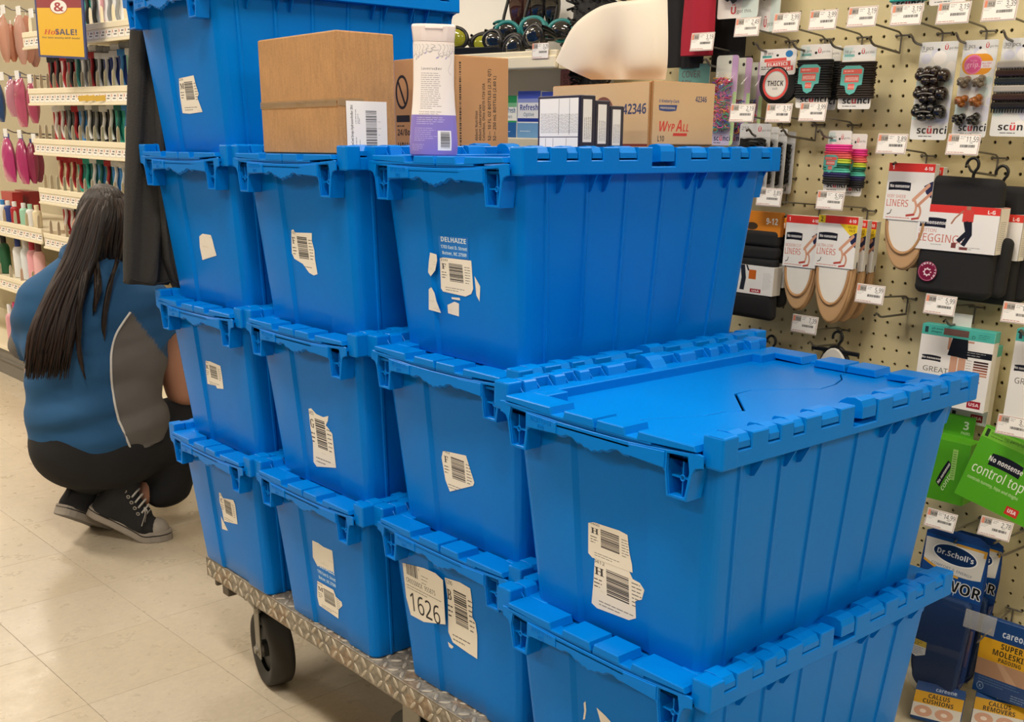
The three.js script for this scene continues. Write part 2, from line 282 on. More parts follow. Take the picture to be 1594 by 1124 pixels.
function toteRim() {
  const g = [];
  const prof = [[-TL, -0.037]];
  prof.push([TL, -0.037], [TL, 0]);
  const cuts = [...NOTCH.slice(4).reverse(), [-0.027, 0.0235, 1], ...NOTCH.slice(0, 4).reverse()];
  for (const [a, b, deep] of cuts) { const d = deep ? -0.027 : -0.0175; prof.push([b, 0], [b, d], [a, d], [a, 0]); }
  prof.push([-TL, 0]);
  const bar = ext(prof, 0.022, 0.0014).translate(0, 0, TW - 0.022);
  g.push(bar, clean(bar.clone()).rotateY(Math.PI));
  for (const s of [-1, 1]) for (const e of [-1, 1]) g.push(rb(e * (TL + 0.0006), e * (TL - 0.026), -0.0374, 0.0004, s * 0.164, s * (TW + 0.0006), 0.003, 2));
  for (const s of [-1, 1]) {
    g.push(bx(-0.262, 0.262, -0.037, -0.033, s * 0.165, s * 0.18));       // flange under the bar
    for (const x of [-0.194, -0.134, -0.106, 0.072, 0.1, 0.162, 0.2]) { const q = ext([[0, 0], [0.019, 0], [0.006, -0.024], [0, -0.026]].map(([u, v]) => [-u, v]).reverse(), 0.0018).applyMatrix4(new THREE.Matrix4().set(0, 0, 1, 0, 0, 1, 0, -0.036, -1, 0, 0, 0.170, 0, 0, 0, 1)); if (s < 0) q.rotateY(Math.PI); q.translate(x, 0, 0); g.push(q); }
    for (const e of [-1, 1]) g.push(bx(e * 0.252, e * 0.276, -0.036, -0.032, -0.17, 0.17));
  }
  return merge(g).translate(0, TH, 0);
}
const EMBOSS = await new FontLoader().loadAsync('fonts/droid/droid_sans_regular.typeface.json');
function toteHandle() {       // skirt with a wavy grip between two open pockets; built for the -x end
  const half = [[0, -0.030], [0.06, -0.0295], [0.11, -0.0265], [0.157, -0.0225], [0.166, -0.0215], [0.172, -0.0225], [0.172, -0.037], [0.168, -0.0375], [0.161, -0.040], [0.157, -0.047], [0.151, -0.080], [0.121, -0.080], [0.1175, -0.052], [0.113, -0.0487], [0.062, -0.0462], [0.052, -0.0468], [0.044, -0.0435], [0.034, -0.0445], [0.026, -0.0492], [0.018, -0.0490], [0.012, -0.0525], [0.006, -0.0520], [0, -0.0550]];
  const out = [...half, ...half.slice(1, -1).reverse().map(([a, b]) => [-a, b])];
  const pk = [[0.1195, -0.0285], [0.1512, -0.0262], [0.1545, -0.045], [0.1485, -0.0775], [0.1235, -0.0775], [0.1195, -0.050]], pkm = pk.map(([a, b]) => [-a, b]).reverse();
  const pko = [[0.1165, -0.026], [0.154, -0.0235], [0.157, -0.045], [0.151, -0.080], [0.121, -0.080], [0.117, -0.050]], pkom = pko.map(([a, b]) => [-a, b]).reverse();
  const g = [ext(out, 0.003, 0.0009, [pk, pkm]).translate(0, 0, 0)];
  g.push(ext(pko, 0.024, 0, [pk]).translate(0, 0, 0.002), ext(pkom, 0.024, 0, [pkm]).translate(0, 0, 0.002));
  for (const s of [-1, 1]) {
    g.push(ext(s > 0 ? [[0.062, -0.0312], [0.1175, -0.0285], [0.1175, -0.0475], [0.062, -0.0452]] : [[-0.062, -0.0312], [-0.062, -0.0452], [-0.1175, -0.0475], [-0.1175, -0.0285]], 0.0025, 0.0006).translate(0, 0, -0.0015));
    const c = s * 0.14;   // strengthening rib inside a pocket
    g.push(bx(c - 0.0008, c + 0.0008, -0.0775, -0.026, 0.006, 0.024), bx(s * 0.1235, s * 0.152, -0.0565, -0.0548, 0.006, 0.024), new THREE.TorusGeometry(0.0034, 0.0009, 5, 12).translate(c, -0.0557, 0.006));
  }
  const wv = half.filter(([a, b]) => b < -0.043 && a <= 0.062);        // rolled edge below the grip
  const pts = [...wv.map(([a, b]) => V(a, b, 0.0035)), ...wv.slice(0, -1).reverse().map(([a, b]) => V(-a, b, 0.0035))];
  g.push(tube(pts, 0.0022, 6, 60), bx(-0.062, 0.062, -0.0335, -0.0315, 0.002, 0.024), bx(-0.118, 0.118, -0.036, -0.034, 0.0, 0.024));
  const m = merge(g); m.applyMatrix4(new THREE.Matrix4().set(0, 0, 1, -0.281, 0, 1, 0, TH, -1, 0, 0, 0, 0, 0, 0, 1));
  const letters = [['DC2115-12', -0.0365, 0.0058], ['PP2', -0.0445, 0.0055]].map(([s, y, h]) => { const q = new TextGeometry(s, { font: EMBOSS, size: h, depth: 0.0006, curveSegments: 2, bevelEnabled: false }); q.computeBoundingBox(); q.translate(-(q.boundingBox.max.x) / 2, 0, 0); q.rotateY(-Math.PI / 2); return q.translate(-0.2824, TH + y, -0.09); });
  return merge([m, ...letters]);               // (a,b,c) -> z = -a, y = b, x = c - 0.281 : a proper rotation
}
function toteLid() {          // the half on the +z side
  const g = [];
  const seam = [[-0.279, 0.004], [-0.235, 0.004], [-0.2, 0.010], [-0.125, 0.0455], [-0.09, 0.0475], [-0.0696, 0.0592], [0.0, -0.0097], [0.0376, -0.0107], [0.1177, 0.046], [0.1588, 0.042], [0.1975, 0.028], [0.227, 0.006], [0.279, 0.004]];
  return { seam };
}
const SEAM = toteLid().seam;
function lidHalf(side) {      // side +1 / -1, built directly on its side
  const g = [], e = 0.0011, zo = side * 0.169;
  const s = SEAM.map(([x, z]) => [x, z + side * e]);
  // the seam opens to a narrow slot on the long slanted tooth
  if (side > 0) { s[5] = [s[5][0] + 0.002, s[5][1] + 0.0012]; s[6] = [s[6][0] + 0.002, s[6][1] + 0.0012]; }
  const poly = side > 0 ? [...s, [0.279, zo], [-0.279, zo]] : [[-0.279, zo], [0.279, zo], ...[...s].reverse()];
  const up = (a, d, bev, y) => { const q = ext(a, d, bev); return q.applyMatrix4(new THREE.Matrix4().set(1, 0, 0, 0, 0, 0, -1, y, 0, 1, 0, 0, 0, 0, 0, 1)); };   // (a,b,c) -> x=a z=b y=y-c
  g.push(up(poly, 0.004, 0.0006, -0.0255));
  // shallow flange along the seam
  g.push(rb(-0.236, 0.236, -0.0275, -0.0125, side * 0.139, side * 0.1685, 0.002));
  for (const [x0, x1] of [[-0.244, -0.205], [0.205, 0.244]]) g.push(rb(x0, x1, -0.0275, -0.0128, side * 0.122, side * 0.166, 0.002));
  const za = (a, b) => (side > 0 ? [a, b] : [-b, -a]);
  for (const ex of [-1, 1]) {
    const pads = side > 0 ? [[0.0075, 0.055, 0], [0.074, 0.161, 1]] : [[-0.05, 0.0035, 0], [-0.161, -0.072, 1]];
    for (const [a, b, tap] of pads) {
      const y0 = tap && side < 0 ? -0.0205 : -0.0245, y1 = tap && side > 0 ? -0.0205 : -0.0245;
      const pr = [[a + 0.002, -0.0137], [a - 0.001, y0], [b + 0.001, y1], [b - 0.002, -0.0137]];
      const q = ext(pr, 0.042, 0.0012);       // (a,b,c): a = z
      q.applyMatrix4(new THREE.Matrix4().set(0, 0, 1, -0.282, 0, 1, 0, 0, -1, 0, 0, 0, 0, 0, 0, 1)); q.applyMatrix4(new THREE.Matrix4().makeScale(1, 1, 1));
      // the rotation sends z to -a; turn about y puts it back for the other end
      const r = clean(q);
      if (ex > 0) g.push(r.clone().rotateY(Math.PI)); else { const m = clean(ext(pr.map(([u, v]) => [-u, v]).reverse(), 0.042, 0.0012)); m.applyMatrix4(new THREE.Matrix4().set(0, 0, 1, -0.282, 0, 1, 0, 0, -1, 0, 0, 0, 0, 0, 0, 1)); g.push(m); }
    }
    const lip = side > 0 ? [0.0075, 0.16] : [-0.16, 0.0035];
    g.push(rb(ex * 0.2815, ex * 0.262, -0.0262, -0.0225, lip[0] * 1, lip[1] * 0.6 + (side < 0 ? 0.0014 : 0), 0.0008));
  }
  // knuckles in the notches of the rim
  const zs = (z) => side * z;
  const kn = [[0.1575, -0.0135], [0.1605, -0.0015], [0.1635, 0.0006], [0.176, 0.0014], [0.187, -0.0008], [0.1918, -0.008], [0.1918, -0.0150], [0.172, -0.0155], [0.1575, -0.0155]];
  const fin = (x0, x1, prof) => {
    const w = x1 - x0; let q;
    if (side > 0) q = ext(prof.map(([a, b]) => [-a, b]), w, 0.0006).applyMatrix4(new THREE.Matrix4().set(0, 0, 1, x0, 0, 1, 0, 0, -1, 0, 0, 0, 0, 0, 0, 1));
    else q = ext([...prof].reverse().map(([a, b]) => [a, b]), w, 0.0006).applyMatrix4(new THREE.Matrix4().set(0, 0, 1, x0, 0, 1, 0, 0, -1, 0, 0, 0, 0, 0, 0, 1));
    return q;
  };
  for (const [a, b] of NOTCH) { g.push(fin(a + 0.0012, b - 0.0012, kn)); for (const x of [a - 0.004, b + 0.003]) g.push(fin(x, x + 0.0014, [[0.1715, -0.0005], [0.1715, -0.014], [0.157, -0.014]].reverse())); }
  g.push(fin(-0.009, 0.021, [[0.150, -0.0135], [0.160, -0.002], [0.168, 0.003], [0.180, 0.0048], [0.189, 0.002], [0.1918, -0.006], [0.1918, -0.020], [0.172, -0.022], [0.150, -0.0155]]));
  return merge(g).translate(0, TH, 0);
}
const gBody = toteBody(), gRim = toteRim(), gHan = toteHandle(), gHan2 = gHan.clone().rotateY(Math.PI), gLidA = lidHalf(1), gLidB = lidHalf(-1);
const JIT = { 11: [0.0062, 0.0022, -0.0055], 12: [0.0046, -0.0009, 0.011], 13: [-0.0015, -0.0004, 0.012], 14: [-0.0092, -0.0009, -0.005], 21: [0.0012, 0.001, 0.0069], 22: [0.0017, -0.0005, 0.0092], 23: [-0.0028, -0.0006, 0.007], 31: [-0.0022, 0.0002, 0.0022], 32: [-0.0052, 0.0035, -0.0106], 33: [0.0074, -0.0038, -0.0158], 41: [0.0037, -0.0011, -0.005], 42: [-0.0037, 0.0011, -0.0066] };
const TOTE = {};
function tote(c, l, label) {
  const t = thing('storage_tote', label, 'tote', null, 'blue lidded totes on the cart');
  const [dx, dz, a] = JIT[c * 10 + l];
  const M = CARTM.clone().multiply(new THREE.Matrix4().compose(V(COLX[c - 1] + TL + dx, (l - 1) * PITCH - DROP, COLZ[c - 1] + dz), new THREE.Quaternion().setFromEuler(new THREE.Euler(0, a, 0)), V(1, 1, 1)));
  t.applyMatrix4(M); t.updateMatrixWorld(true);
  mesh('body', gBody, blue, t); mesh('rim', gRim, blue, t); mesh('handle', gHan, blue, t); mesh('handle', gHan2, blue, t);
  mesh('lid_flap', gLidA, blue, t); mesh('lid_flap', gLidB, blue, t);
  TOTE[c * 10 + l] = { o: t, M };
  return t;
}
tote(1, 1, 'bottom blue tote of the four-high stack at the fleece jacket end of the cart');
tote(1, 2, 'second blue tote from the bottom in the four-high stack by the fleece jacket');
tote(1, 3, 'third blue tote from the bottom in the four-high stack, with a torn blank sticker');
tote(1, 4, 'topmost blue tote of the four-high stack, beside the taped cardboard carton');
tote(2, 1, 'bottom blue tote with white address print and torn stickers, under the taped cardboard carton stack');
tote(2, 2, 'middle blue tote with a long torn sticker in the stack under the taped cardboard carton');
tote(2, 3, 'blue tote carrying the taped cardboard carton on its lid');
tote(3, 1, 'bottom blue tote with a large 1626 label');
tote(3, 2, 'middle blue tote with a tilted barcode sticker, between the 1626 tote and the bottle tote');
tote(3, 3, 'blue tote with white address print carrying the lotion bottle and the wipes box');
tote(4, 1, 'lower blue tote of the two-high stack, under the tote with a bare lid');
tote(4, 2, 'blue tote with a bare glossy lid and two overlapping barcode labels');
// ---------------------------------------------------------------- pegboard gondola beside the cart
const BX = 1.0495, HY0 = 1.2478, HZ0 = -0.2797, PEG = 0.0254;
const gondMat = std(0xd8cba8, 0.55), pegMat = std(0xdacda2, 0.6), cream = std(0xe9dfc4, 0.45);
{
  const wall = struct(new THREE.Group()); wall.name = 'wall_pegboard'; scene.add(wall);
  const pos = [], nor = [], R = 0.0031, h = PEG / 2, N = 8, T = 0.005;
  const q8 = []; for (let i = 0; i < N; i++) { const a = (i + 0.5) / N * Math.PI * 2; q8.push([Math.cos(a) * R, Math.sin(a) * R]); }
  const cor = [[h, h], [-h, h], [-h, -h], [h, -h]];
  const push = (y, z, x, n) => { pos.push(x, y, z); nor.push(...n); };
  for (let c = -24; c < 35; c++) for (let r = -41; r < 25; r++) {
    const y = HY0 + r * PEG, z = HZ0 + c * PEG, F = [-1, 0, 0];
    const tri = (a, b, d) => { push(y + a[1], z + a[0], BX, F); push(y + b[1], z + b[0], BX, F); push(y + d[1], z + d[0], BX, F); };
    for (let k = 0; k < 4; k++) { const a = q8[2 * k], b = q8[2 * k + 1], n2 = q8[(2 * k + 2) % 8], ck = cor[k], cn = cor[(k + 1) % 4]; tri(ck, b, a); tri(ck, n2, b); tri(ck, cn, n2); }
    for (let i = 0; i < N; i++) { const a = q8[i], b = q8[(i + 1) % N], na = [0, -a[1] / R, -a[0] / R], nb = [0, -b[1] / R, -b[0] / R];
      push(y + a[1], z + a[0], BX, na); push(y + b[1], z + b[0], BX, nb); push(y + b[1], z + b[0], BX + T, nb);
      push(y + a[1], z + a[0], BX, na); push(y + b[1], z + b[0], BX + T, nb); push(y + a[1], z + a[0], BX + T, na); }
  }
  const g = new THREE.BufferGeometry(); g.setAttribute('position', new THREE.Float32BufferAttribute(pos, 3)); g.setAttribute('normal', new THREE.Float32BufferAttribute(nor, 3));
  g.setAttribute('uv', new THREE.Float32BufferAttribute(new Float32Array(pos.length / 3 * 2), 2));
  mesh('pegboard_panel', g, pegMat, wall);
  mesh('back_panel', bx(BX + 0.04, BX + 0.06, 0, 2.0, -2.13, 0.612), pegMat, wall);
  mesh('frame_edge', [bx(BX, BX + 0.04, 0, 0.2, -0.9, 0.6), bx(BX, BX + 0.04, HY0 + 24.5 * PEG, 2.0, -0.9, 0.6)], pegMat, wall);
  mesh('upright', [bx(BX - 0.006, BX + 0.04, 0, 2.0, -0.915, -0.889), bx(BX - 0.006, BX + 0.04, 0, 2.0, 0.586, 0.612)], gondMat, wall);
  mesh('shelf_back_panel', bx(BX, BX + 0.005, 0.2, 2.0, -2.12, -0.915), std(0xe3e2e0, 0.5), wall);
  mesh('base_deck', [rb(0.66, BX, 0.19, 0.222, -2.12, 0.6, 0.004), bx(0.68, BX, 0, 0.19, -2.12, 0.6)], std(0xd6cbb0, 0.5), wall);
}
// price ticket print
function ticket(price, unit) {
  return print(124, 74, (c, w, h) => {
    c.fillStyle = '#f4f1ec'; c.fillRect(0, 0, w, h); c.strokeStyle = '#b98c80'; c.lineWidth = 2; c.strokeRect(1, 1, w - 2, h - 2);
    c.fillStyle = '#e08a6c'; c.fillRect(3, 3, 10, 24); c.fillStyle = '#a9a49c'; c.fillRect(13, 3, 30, 24); txt(c, unit, 28, 22, 16, '#3c3836', { bold: true, align: 'center', sx: 0.75 });
    lines(c, 48, 7, 24, 2, 7, 4, '#999'); txt(c, price, 121, 27, 27, '#2c2828', { align: 'right', sx: 0.75 });
    bars(c, 52, 38, 58, 10, 26); lines(c, 88, 30, 22, 1, 6, 4, '#777'); lines(c, 5, 31, 32, 2, 6, 3, '#aaa'); lines(c, 6, h - 8, w - 14, 1, 6, 4, '#b06a5c');
  });
}
const wireMat = std(0x77746f, 0.42, { metalness: 0.6 }), clearMat = phy(0xf4f4f2, 0.2, { transmission: 0.8, thickness: 0, ior: 1.45 }), holderMat = std(0xe6e4e0, 0.35);
let hookLabel = [];
// mount: pixel of the bracket on the board; tagPx: pixel of the ticket centre; arm: length of product wire
function hook(mount, o) {
  const m = onX(mount[0], mount[1], BX - 0.003);
  m.y = HY0 + Math.round((m.y - HY0) / PEG) * PEG; m.z = HZ0 + (Math.floor((m.z - HZ0) / PEG) + 0.5) * PEG;
  const t = thing('peg_hook', o.label, 'hook', m, 'wire peg hooks on the board');
  const w = 0.0017, drop = o.drop ?? 0.029, len = o.arm ?? 0.115, rise = o.rise ?? 0.012;
  mesh('bracket', [wire([[0.006, -0.004, -0.0127], [-0.001, 0, -0.0127], [-0.003, 0, -0.0127], [-0.003, 0, 0.0127], [-0.001, 0, 0.0127], [0.006, -0.004, 0.0127]], w), wire([[-0.004, 0, 0], [-0.004, -drop, 0]], w)], wireMat, t);
  if (len) mesh('product_arm', wire([[-0.004, -drop, 0], [-len + 0.012, -drop + rise * 0.6, 0], [-len, -drop + rise + 0.007, 0], [-len - 0.008, -drop + rise + 0.003, 0]], w * 1.25), wireMat, t);
  if (o.tag) {
    const L = o.tagLen ?? 0.15, ty = o.tagRise ?? 0.014;
    mesh('label_arm', wire([[-0.004, 0, 0], [-0.012, 0.005, 0], [-L, ty, 0]], w), wireMat, t);
    const hol = mesh('label_holder', rb(-0.027, 0.027, -0.0165, 0.0165, -0.0012, 0.0002, 0.0006), o.tag === 'blank' ? clearMat : holderMat, t);
    let tp = V(-L - 0.002, ty - 0.006, 0);
    if (o.tagPx) { const q = onX(o.tagPx[0], o.tagPx[1], m.x - L - 0.002); tp = q.sub(m); tp.z = Math.max(-0.03, Math.min(0.03, tp.z)); }
    hol.position.copy(tp); hol.rotation.set(0, -Math.PI / 2 + (o.turn || 0), 0); hol.rotateX(o.lean ?? -0.12);
    if (o.tag !== 'blank') { const pr = ticket(o.tag, o.unit || '22.2'); const tk = mesh('price_ticket', card(pr, 0.0515, 0.0305), pr.paper, hol); tk.position.set(0, 0, 0.0006); }
  }
  return t;
}
const HK = (mount, tagPx, tag, unit, what, o = {}) => hook(mount, { tagPx, tag, unit, label: what, ...o });
HK([1165, 90], [1093, 65], '3.19', '0.6', 'wire hook with a 3.19 ticket holding the red headband', { arm: 0.13 });
HK([1231, 66], [1163, 42], '2.49', '24.9', 'wire hook with a 2.49 ticket above the thick hair elastics');
HK([1287, 61], [1224, 35], '3.99', '22.2', 'wire hook with a 3.99 ticket above the black hair elastics');
HK([1344, 60], [1281, 31], '3.99', '22.2', 'wire hook with a 3.99 ticket above the brown hair elastics');
HK([1406, 56], [1342, 26], '3.19', '89.1', 'empty wire hook with a 3.19 ticket beside the brown hair elastics');
HK([1472, 54], [1411, 23], '3.19', '19.9', 'wire hook with a 3.19 ticket holding the three-claw clip card');
HK([1538, 51], [1484, 20], '3.19', '53.2', 'wire hook with a 3.19 ticket holding the six small claw clips');
HK([1612, 48], [1556, 15], '3.39', '11.3', 'wire hook with a 3.39 ticket holding the snap clip card');
HK([1221, 194], [1155, 176], '2.19', '0.9', 'wire hook with a 2.19 ticket over the bobby pin cards');
HK([1272, 194], [1212, 176], '3.19', '3.4', 'wire hook with a 3.19 ticket under the thick hair elastics');
HK([1330, 195], [1265, 174], '3.99', '22.2', 'wire hook with a 3.99 ticket holding the rainbow hair elastics');
HK([1446, 246], [1388, 224], '3.89', '13.89', 'wire hook with a 3.89 ticket holding the very sheer liners');
HK([1556, 249], [1499, 225], '11.59', '11.59', 'wire hook with an 11.59 ticket holding the leggings packs');
HK([1270, 318], [1197, 307], '3.89', '3.89', 'wire hook with a 3.89 ticket above the orange tights packs');
HK([1354, 330], [1292, 312], '5.99', '13.09', 'wire hook with a 5.99 ticket holding the ultra low liners');
HK([1408, 465], [1354, 458], '5.99', '59.9', 'empty wire hook with a 5.99 ticket below the ultra low liners', { rise: 0.006 });
HK([1308, 510], [1252, 505], '7.39', '73.9', 'wire hook with a 7.39 ticket below the sheer liners');
HK([1520, 478], [1463, 475], '5.99', '25.99', 'wire hook with a 5.99 ticket below the leggings packs');
HK([1640, 492], [1586, 488], '15.99', '15.99', 'wire hook with a 15.99 ticket at the edge of the leggings row');
HK([1640, 675], [1577, 664], '3.99', '3.99', 'wire hook with a 3.99 ticket above the green control top packet');
HK([1530, 815], [1464, 810], '14.99', '14.99', 'wire hook with a 14.99 ticket holding the insole blisters', { lean: -0.3 });
HK([1610, 835], [1549, 823], '2.78', '2.78', 'wire hook with a 2.78 ticket under the green control top packet', { lean: -0.3 });
HK([1581, 947], [1525, 969], 'blank', '', 'wire hook with an empty clear ticket holder beside the insole blisters', { tagLen: 0.15, tagRise: -0.02, arm: 0.1 });
HK([1230, 270], null, null, null, 'bare wire hook between the bobby pin cards and the rainbow elastics', { drop: 0.05, arm: 0 });

// ---------------------------------------------------------------- things hanging on the board
function spot(X, TL, TR, BL) {                 // card facing the aisle: bottom centre, width, height
  const a = onX(TL[0], TL[1], X), b = onX(TR[0], TR[1], X), d = onX(BL[0], BL[1], X);
  const w = b.z - a.z, h = a.y - d.y; return { p: V(X, d.y, (d.z + d.z + w) / 2 * 0.5 + (a.z + b.z) / 2 * 0.5), w, h };
}
function hang(name, label, cat, s, group) { const t = thing(name, label, cat, s.p, group); t.rotation.y = -Math.PI / 2; return t; }
const roundRect = (w, h, r, y0 = 0) => { const o = []; for (const [cx, cy, a0] of [[w / 2 - r, y0 + r, -Math.PI / 2], [w / 2 - r, y0 + h - r, 0], [-w / 2 + r, y0 + h - r, Math.PI / 2], [-w / 2 + r, y0 + r, Math.PI]]) for (let i = 0; i < 4; i++) { const a = a0 + i / 3 * Math.PI / 2; o.push([cx + r * Math.cos(a), cy + r * Math.sin(a)]); } return o; };
const cardStock = std(0xf0eee9, 0.6);
function backing(t, w, h, pr, o = {}) {         // printed card with rounded corners
  const r = o.r ?? 0.004, pts = roundRect(w, h, r, 0);
  mesh('backing_card', ext(pts, 0.0012), o.mat || cardStock, t).position.z = -0.0012;
  if (pr) { const m = mesh('card_print', polyCard(pr, pts), o.gloss ? pr.gloss : pr.paper, t); m.position.z = 0.0004; }
}
function scunci(c, x, y, s, col = '#1d1d1f') { // lettering with a red letter in the middle
  txt(c, 'sc', x, y, s, col, { bold: true }); c.font = `bold ${s}px sans-serif`; let w = c.measureText('sc').width; txt(c, 'ü', x + w, y, s, '#d2333a', { bold: true }); c.font = `bold ${s}px sans-serif`; w += c.measureText('ü').width; txt(c, 'nci', x + w, y, s, col, { bold: true });
}
function got(c, x, y, s) { txt(c, 'Ü', x, y, s, '#c8323c', { bold: true }); txt(c, 'got this.', x + s * 0.75, y - s * 0.08, s * 0.45, '#555'); }
function elasticCardPrint(k) {
  return print(150, 300, (c, w, h) => {
    c.fillStyle = '#ebe9e6'; c.fillRect(0, 0, w, h); c.fillStyle = '#cfe0de'; c.fillRect(0, 10, w * 0.3, 60); for (let i = 0; i < 8; i++) { c.fillStyle = i % 2 ? '#dde6e4' : '#f6f4f1'; c.beginPath(); c.arc(rnd() * w, rnd() * h, 8 + 12 * rnd(), 0, 7); c.fill(); }
    txt(c, k || '18 pcs', 8, 36, 16, '#555'); c.fillStyle = '#7fb9b4'; c.fillRect(8, 42, 46, 12); got(c, w * 0.55, 42, 26); c.fillStyle = '#222'; c.beginPath(); c.arc(w / 2, 40, 6, 0, 7); c.fill();
    scunci(c, w * 0.13, h - 26, 42); lines(c, w * 0.15, h - 16, w * 0.7, 1, 6, 6, '#444');
  });
}
function badge(t, w, x, y, s = 1) {
  const pr = print(130, 120, (c, W, H) => { c.fillStyle = '#62bdb6'; c.fillRect(0, 0, W, H); c.fillStyle = '#e8675f'; c.fillRect(10, 14, W - 20, 20); c.fillRect(24, 38, W - 48, 30); c.fillRect(46, 74, W - 92, 24); lines(c, 18, 20, W - 40, 1, 6, 8, '#f3c9c0'); txt(c, 'MEDIUM', W / 2, 61, 22, '#f6d9d2', { bold: true, align: 'center', sx: 0.8 }); txt(c, 'HOLD', W / 2, 92, 15, '#f6d9d2', { align: 'center' }); });
  const k = w * s, pts = [[-0.34, 0.32], [-0.22, 0.4], [0.22, 0.4], [0.34, 0.32], [0.32, -0.1], [0.2, -0.12], [0.12, -0.3], [-0.02, -0.36], [-0.14, -0.3], [-0.2, -0.12], [-0.34, -0.1]].map(([a, b]) => [a * k, b * k]);
  const m = mesh('badge', polyCard(pr, pts.reverse()), pr.gloss, t); m.position.set(x, y, 0.0102); return m;
}
function bandGeo(w, r, d = 0.0075) { const p = []; for (let i = 0; i < 20; i++) { const a = i / 20 * Math.PI * 2, c = Math.cos(a), s = Math.sin(a); p.push(V(Math.sign(c) * Math.pow(Math.abs(c), 0.35) * w / 2, 0, Math.sign(s) * Math.pow(Math.abs(s), 0.6) * d)); } return new THREE.TubeGeometry(new THREE.CatmullRomCurve3(p, true), 40, r, 6, true); }
function elasticsPack(name, label, X, TL, TR, BL, y0, y1, cols, o = {}) {
  const s = spot(X, TL, TR, BL), t = hang(name, label, 'hair ties', s, o.group);
  backing(t, s.w, s.h, elasticCardPrint(o.pcs));
  const n = cols.length, ya = s.h * y0, yb = s.h * y1, r = (yb - ya) / n / 2 * 1.05, g = bandGeo(s.w * 1.04, r);
  cols.forEach((c, i) => { const m = mesh('hair_elastic', g, c, t); m.position.set((hash(i, 3) - 0.5) * 0.003, yb - (i + 0.5) * (yb - ya) / n, 0); m.rotation.z = (hash(i, 9) - 0.5) * 0.03; });
  badge(t, s.w, o.bx ?? -s.w * 0.06, (ya + yb) / 2 - 0.002 + (o.by || 0), o.bs ?? 1);
  return t;
}
const bk = std(0x191a1c, 0.75), br = std(0x2c2119, 0.75);
elasticsPack('hair_elastics', 'card of black hair elastics in front of a matching card', BX - 0.075, [1247, 70], [1297, 67], [1238, 168], 0.16, 0.76, Array(15).fill(bk), { group: 'hair elastic cards' });
elasticsPack('hair_elastics', 'card of black hair elastics tucked behind a matching card', BX - 0.045, [1262, 73], [1310, 70], [1254, 171], 0.16, 0.76, Array(15).fill(bk), { group: 'hair elastic cards' });
elasticsPack('hair_elastics', 'card of dark brown hair elastics', BX - 0.075, [1315, 71], [1367, 68], [1302, 170], 0.17, 0.74, Array(15).fill(br), { group: 'hair elastic cards' });
{
  const C = (h) => std(h, 0.65), rb_ = [0xe83a94, 0xee3d9c, 0xe5357f, 0xe24a63, 0xea6a68, 0xe86e5e, 0xc9dd3c, 0xd2e14a, 0x1f7a5e, 0x23654f, 0x53bfa9, 0x5fc9b6, 0x2d2a6b, 0x2a2850, 0x1c1c1f, 0x1c1c1f, 0x1b1b1d].map(C);
  elasticsPack('rainbow_elastics', 'rainbow hair elastics card in front, pink to black', BX - 0.075, [1294, 203], [1330, 202], [1278, 299], 0.14, 0.78, rb_, { group: 'rainbow hair elastic cards', pcs: '24 pcs', bx: -0.008, by: 0.002, bs: 0.9 });
  elasticsPack('rainbow_elastics', 'rainbow hair elastics card tucked behind the front one', BX - 0.045, [1318, 208], [1353, 206], [1304, 304], 0.14, 0.76, rb_, { group: 'rainbow hair elastic cards', pcs: '24 pcs', bx: -0.008, by: 0.002, bs: 0.9 });
  // top of the frame: teal elastics and neighbours
  elasticsPack('teal_elastics', 'teal hair elastics card hanging above the three-claw clip card', BX - 0.075, [1396, -90], [1448, -94], [1390, 22], 0.16, 0.78, Array(14).fill(C(0x2aa59c)), { group: 'hair elastic cards' });
  elasticsPack('gray_elastics', 'dark gray hair elastics card hanging above the small claw clips', BX - 0.075, [1455, -95], [1512, -98], [1450, 9], 0.2, 0.78, Array(14).fill(C(0x44464a)), { group: 'hair elastic cards' });
}
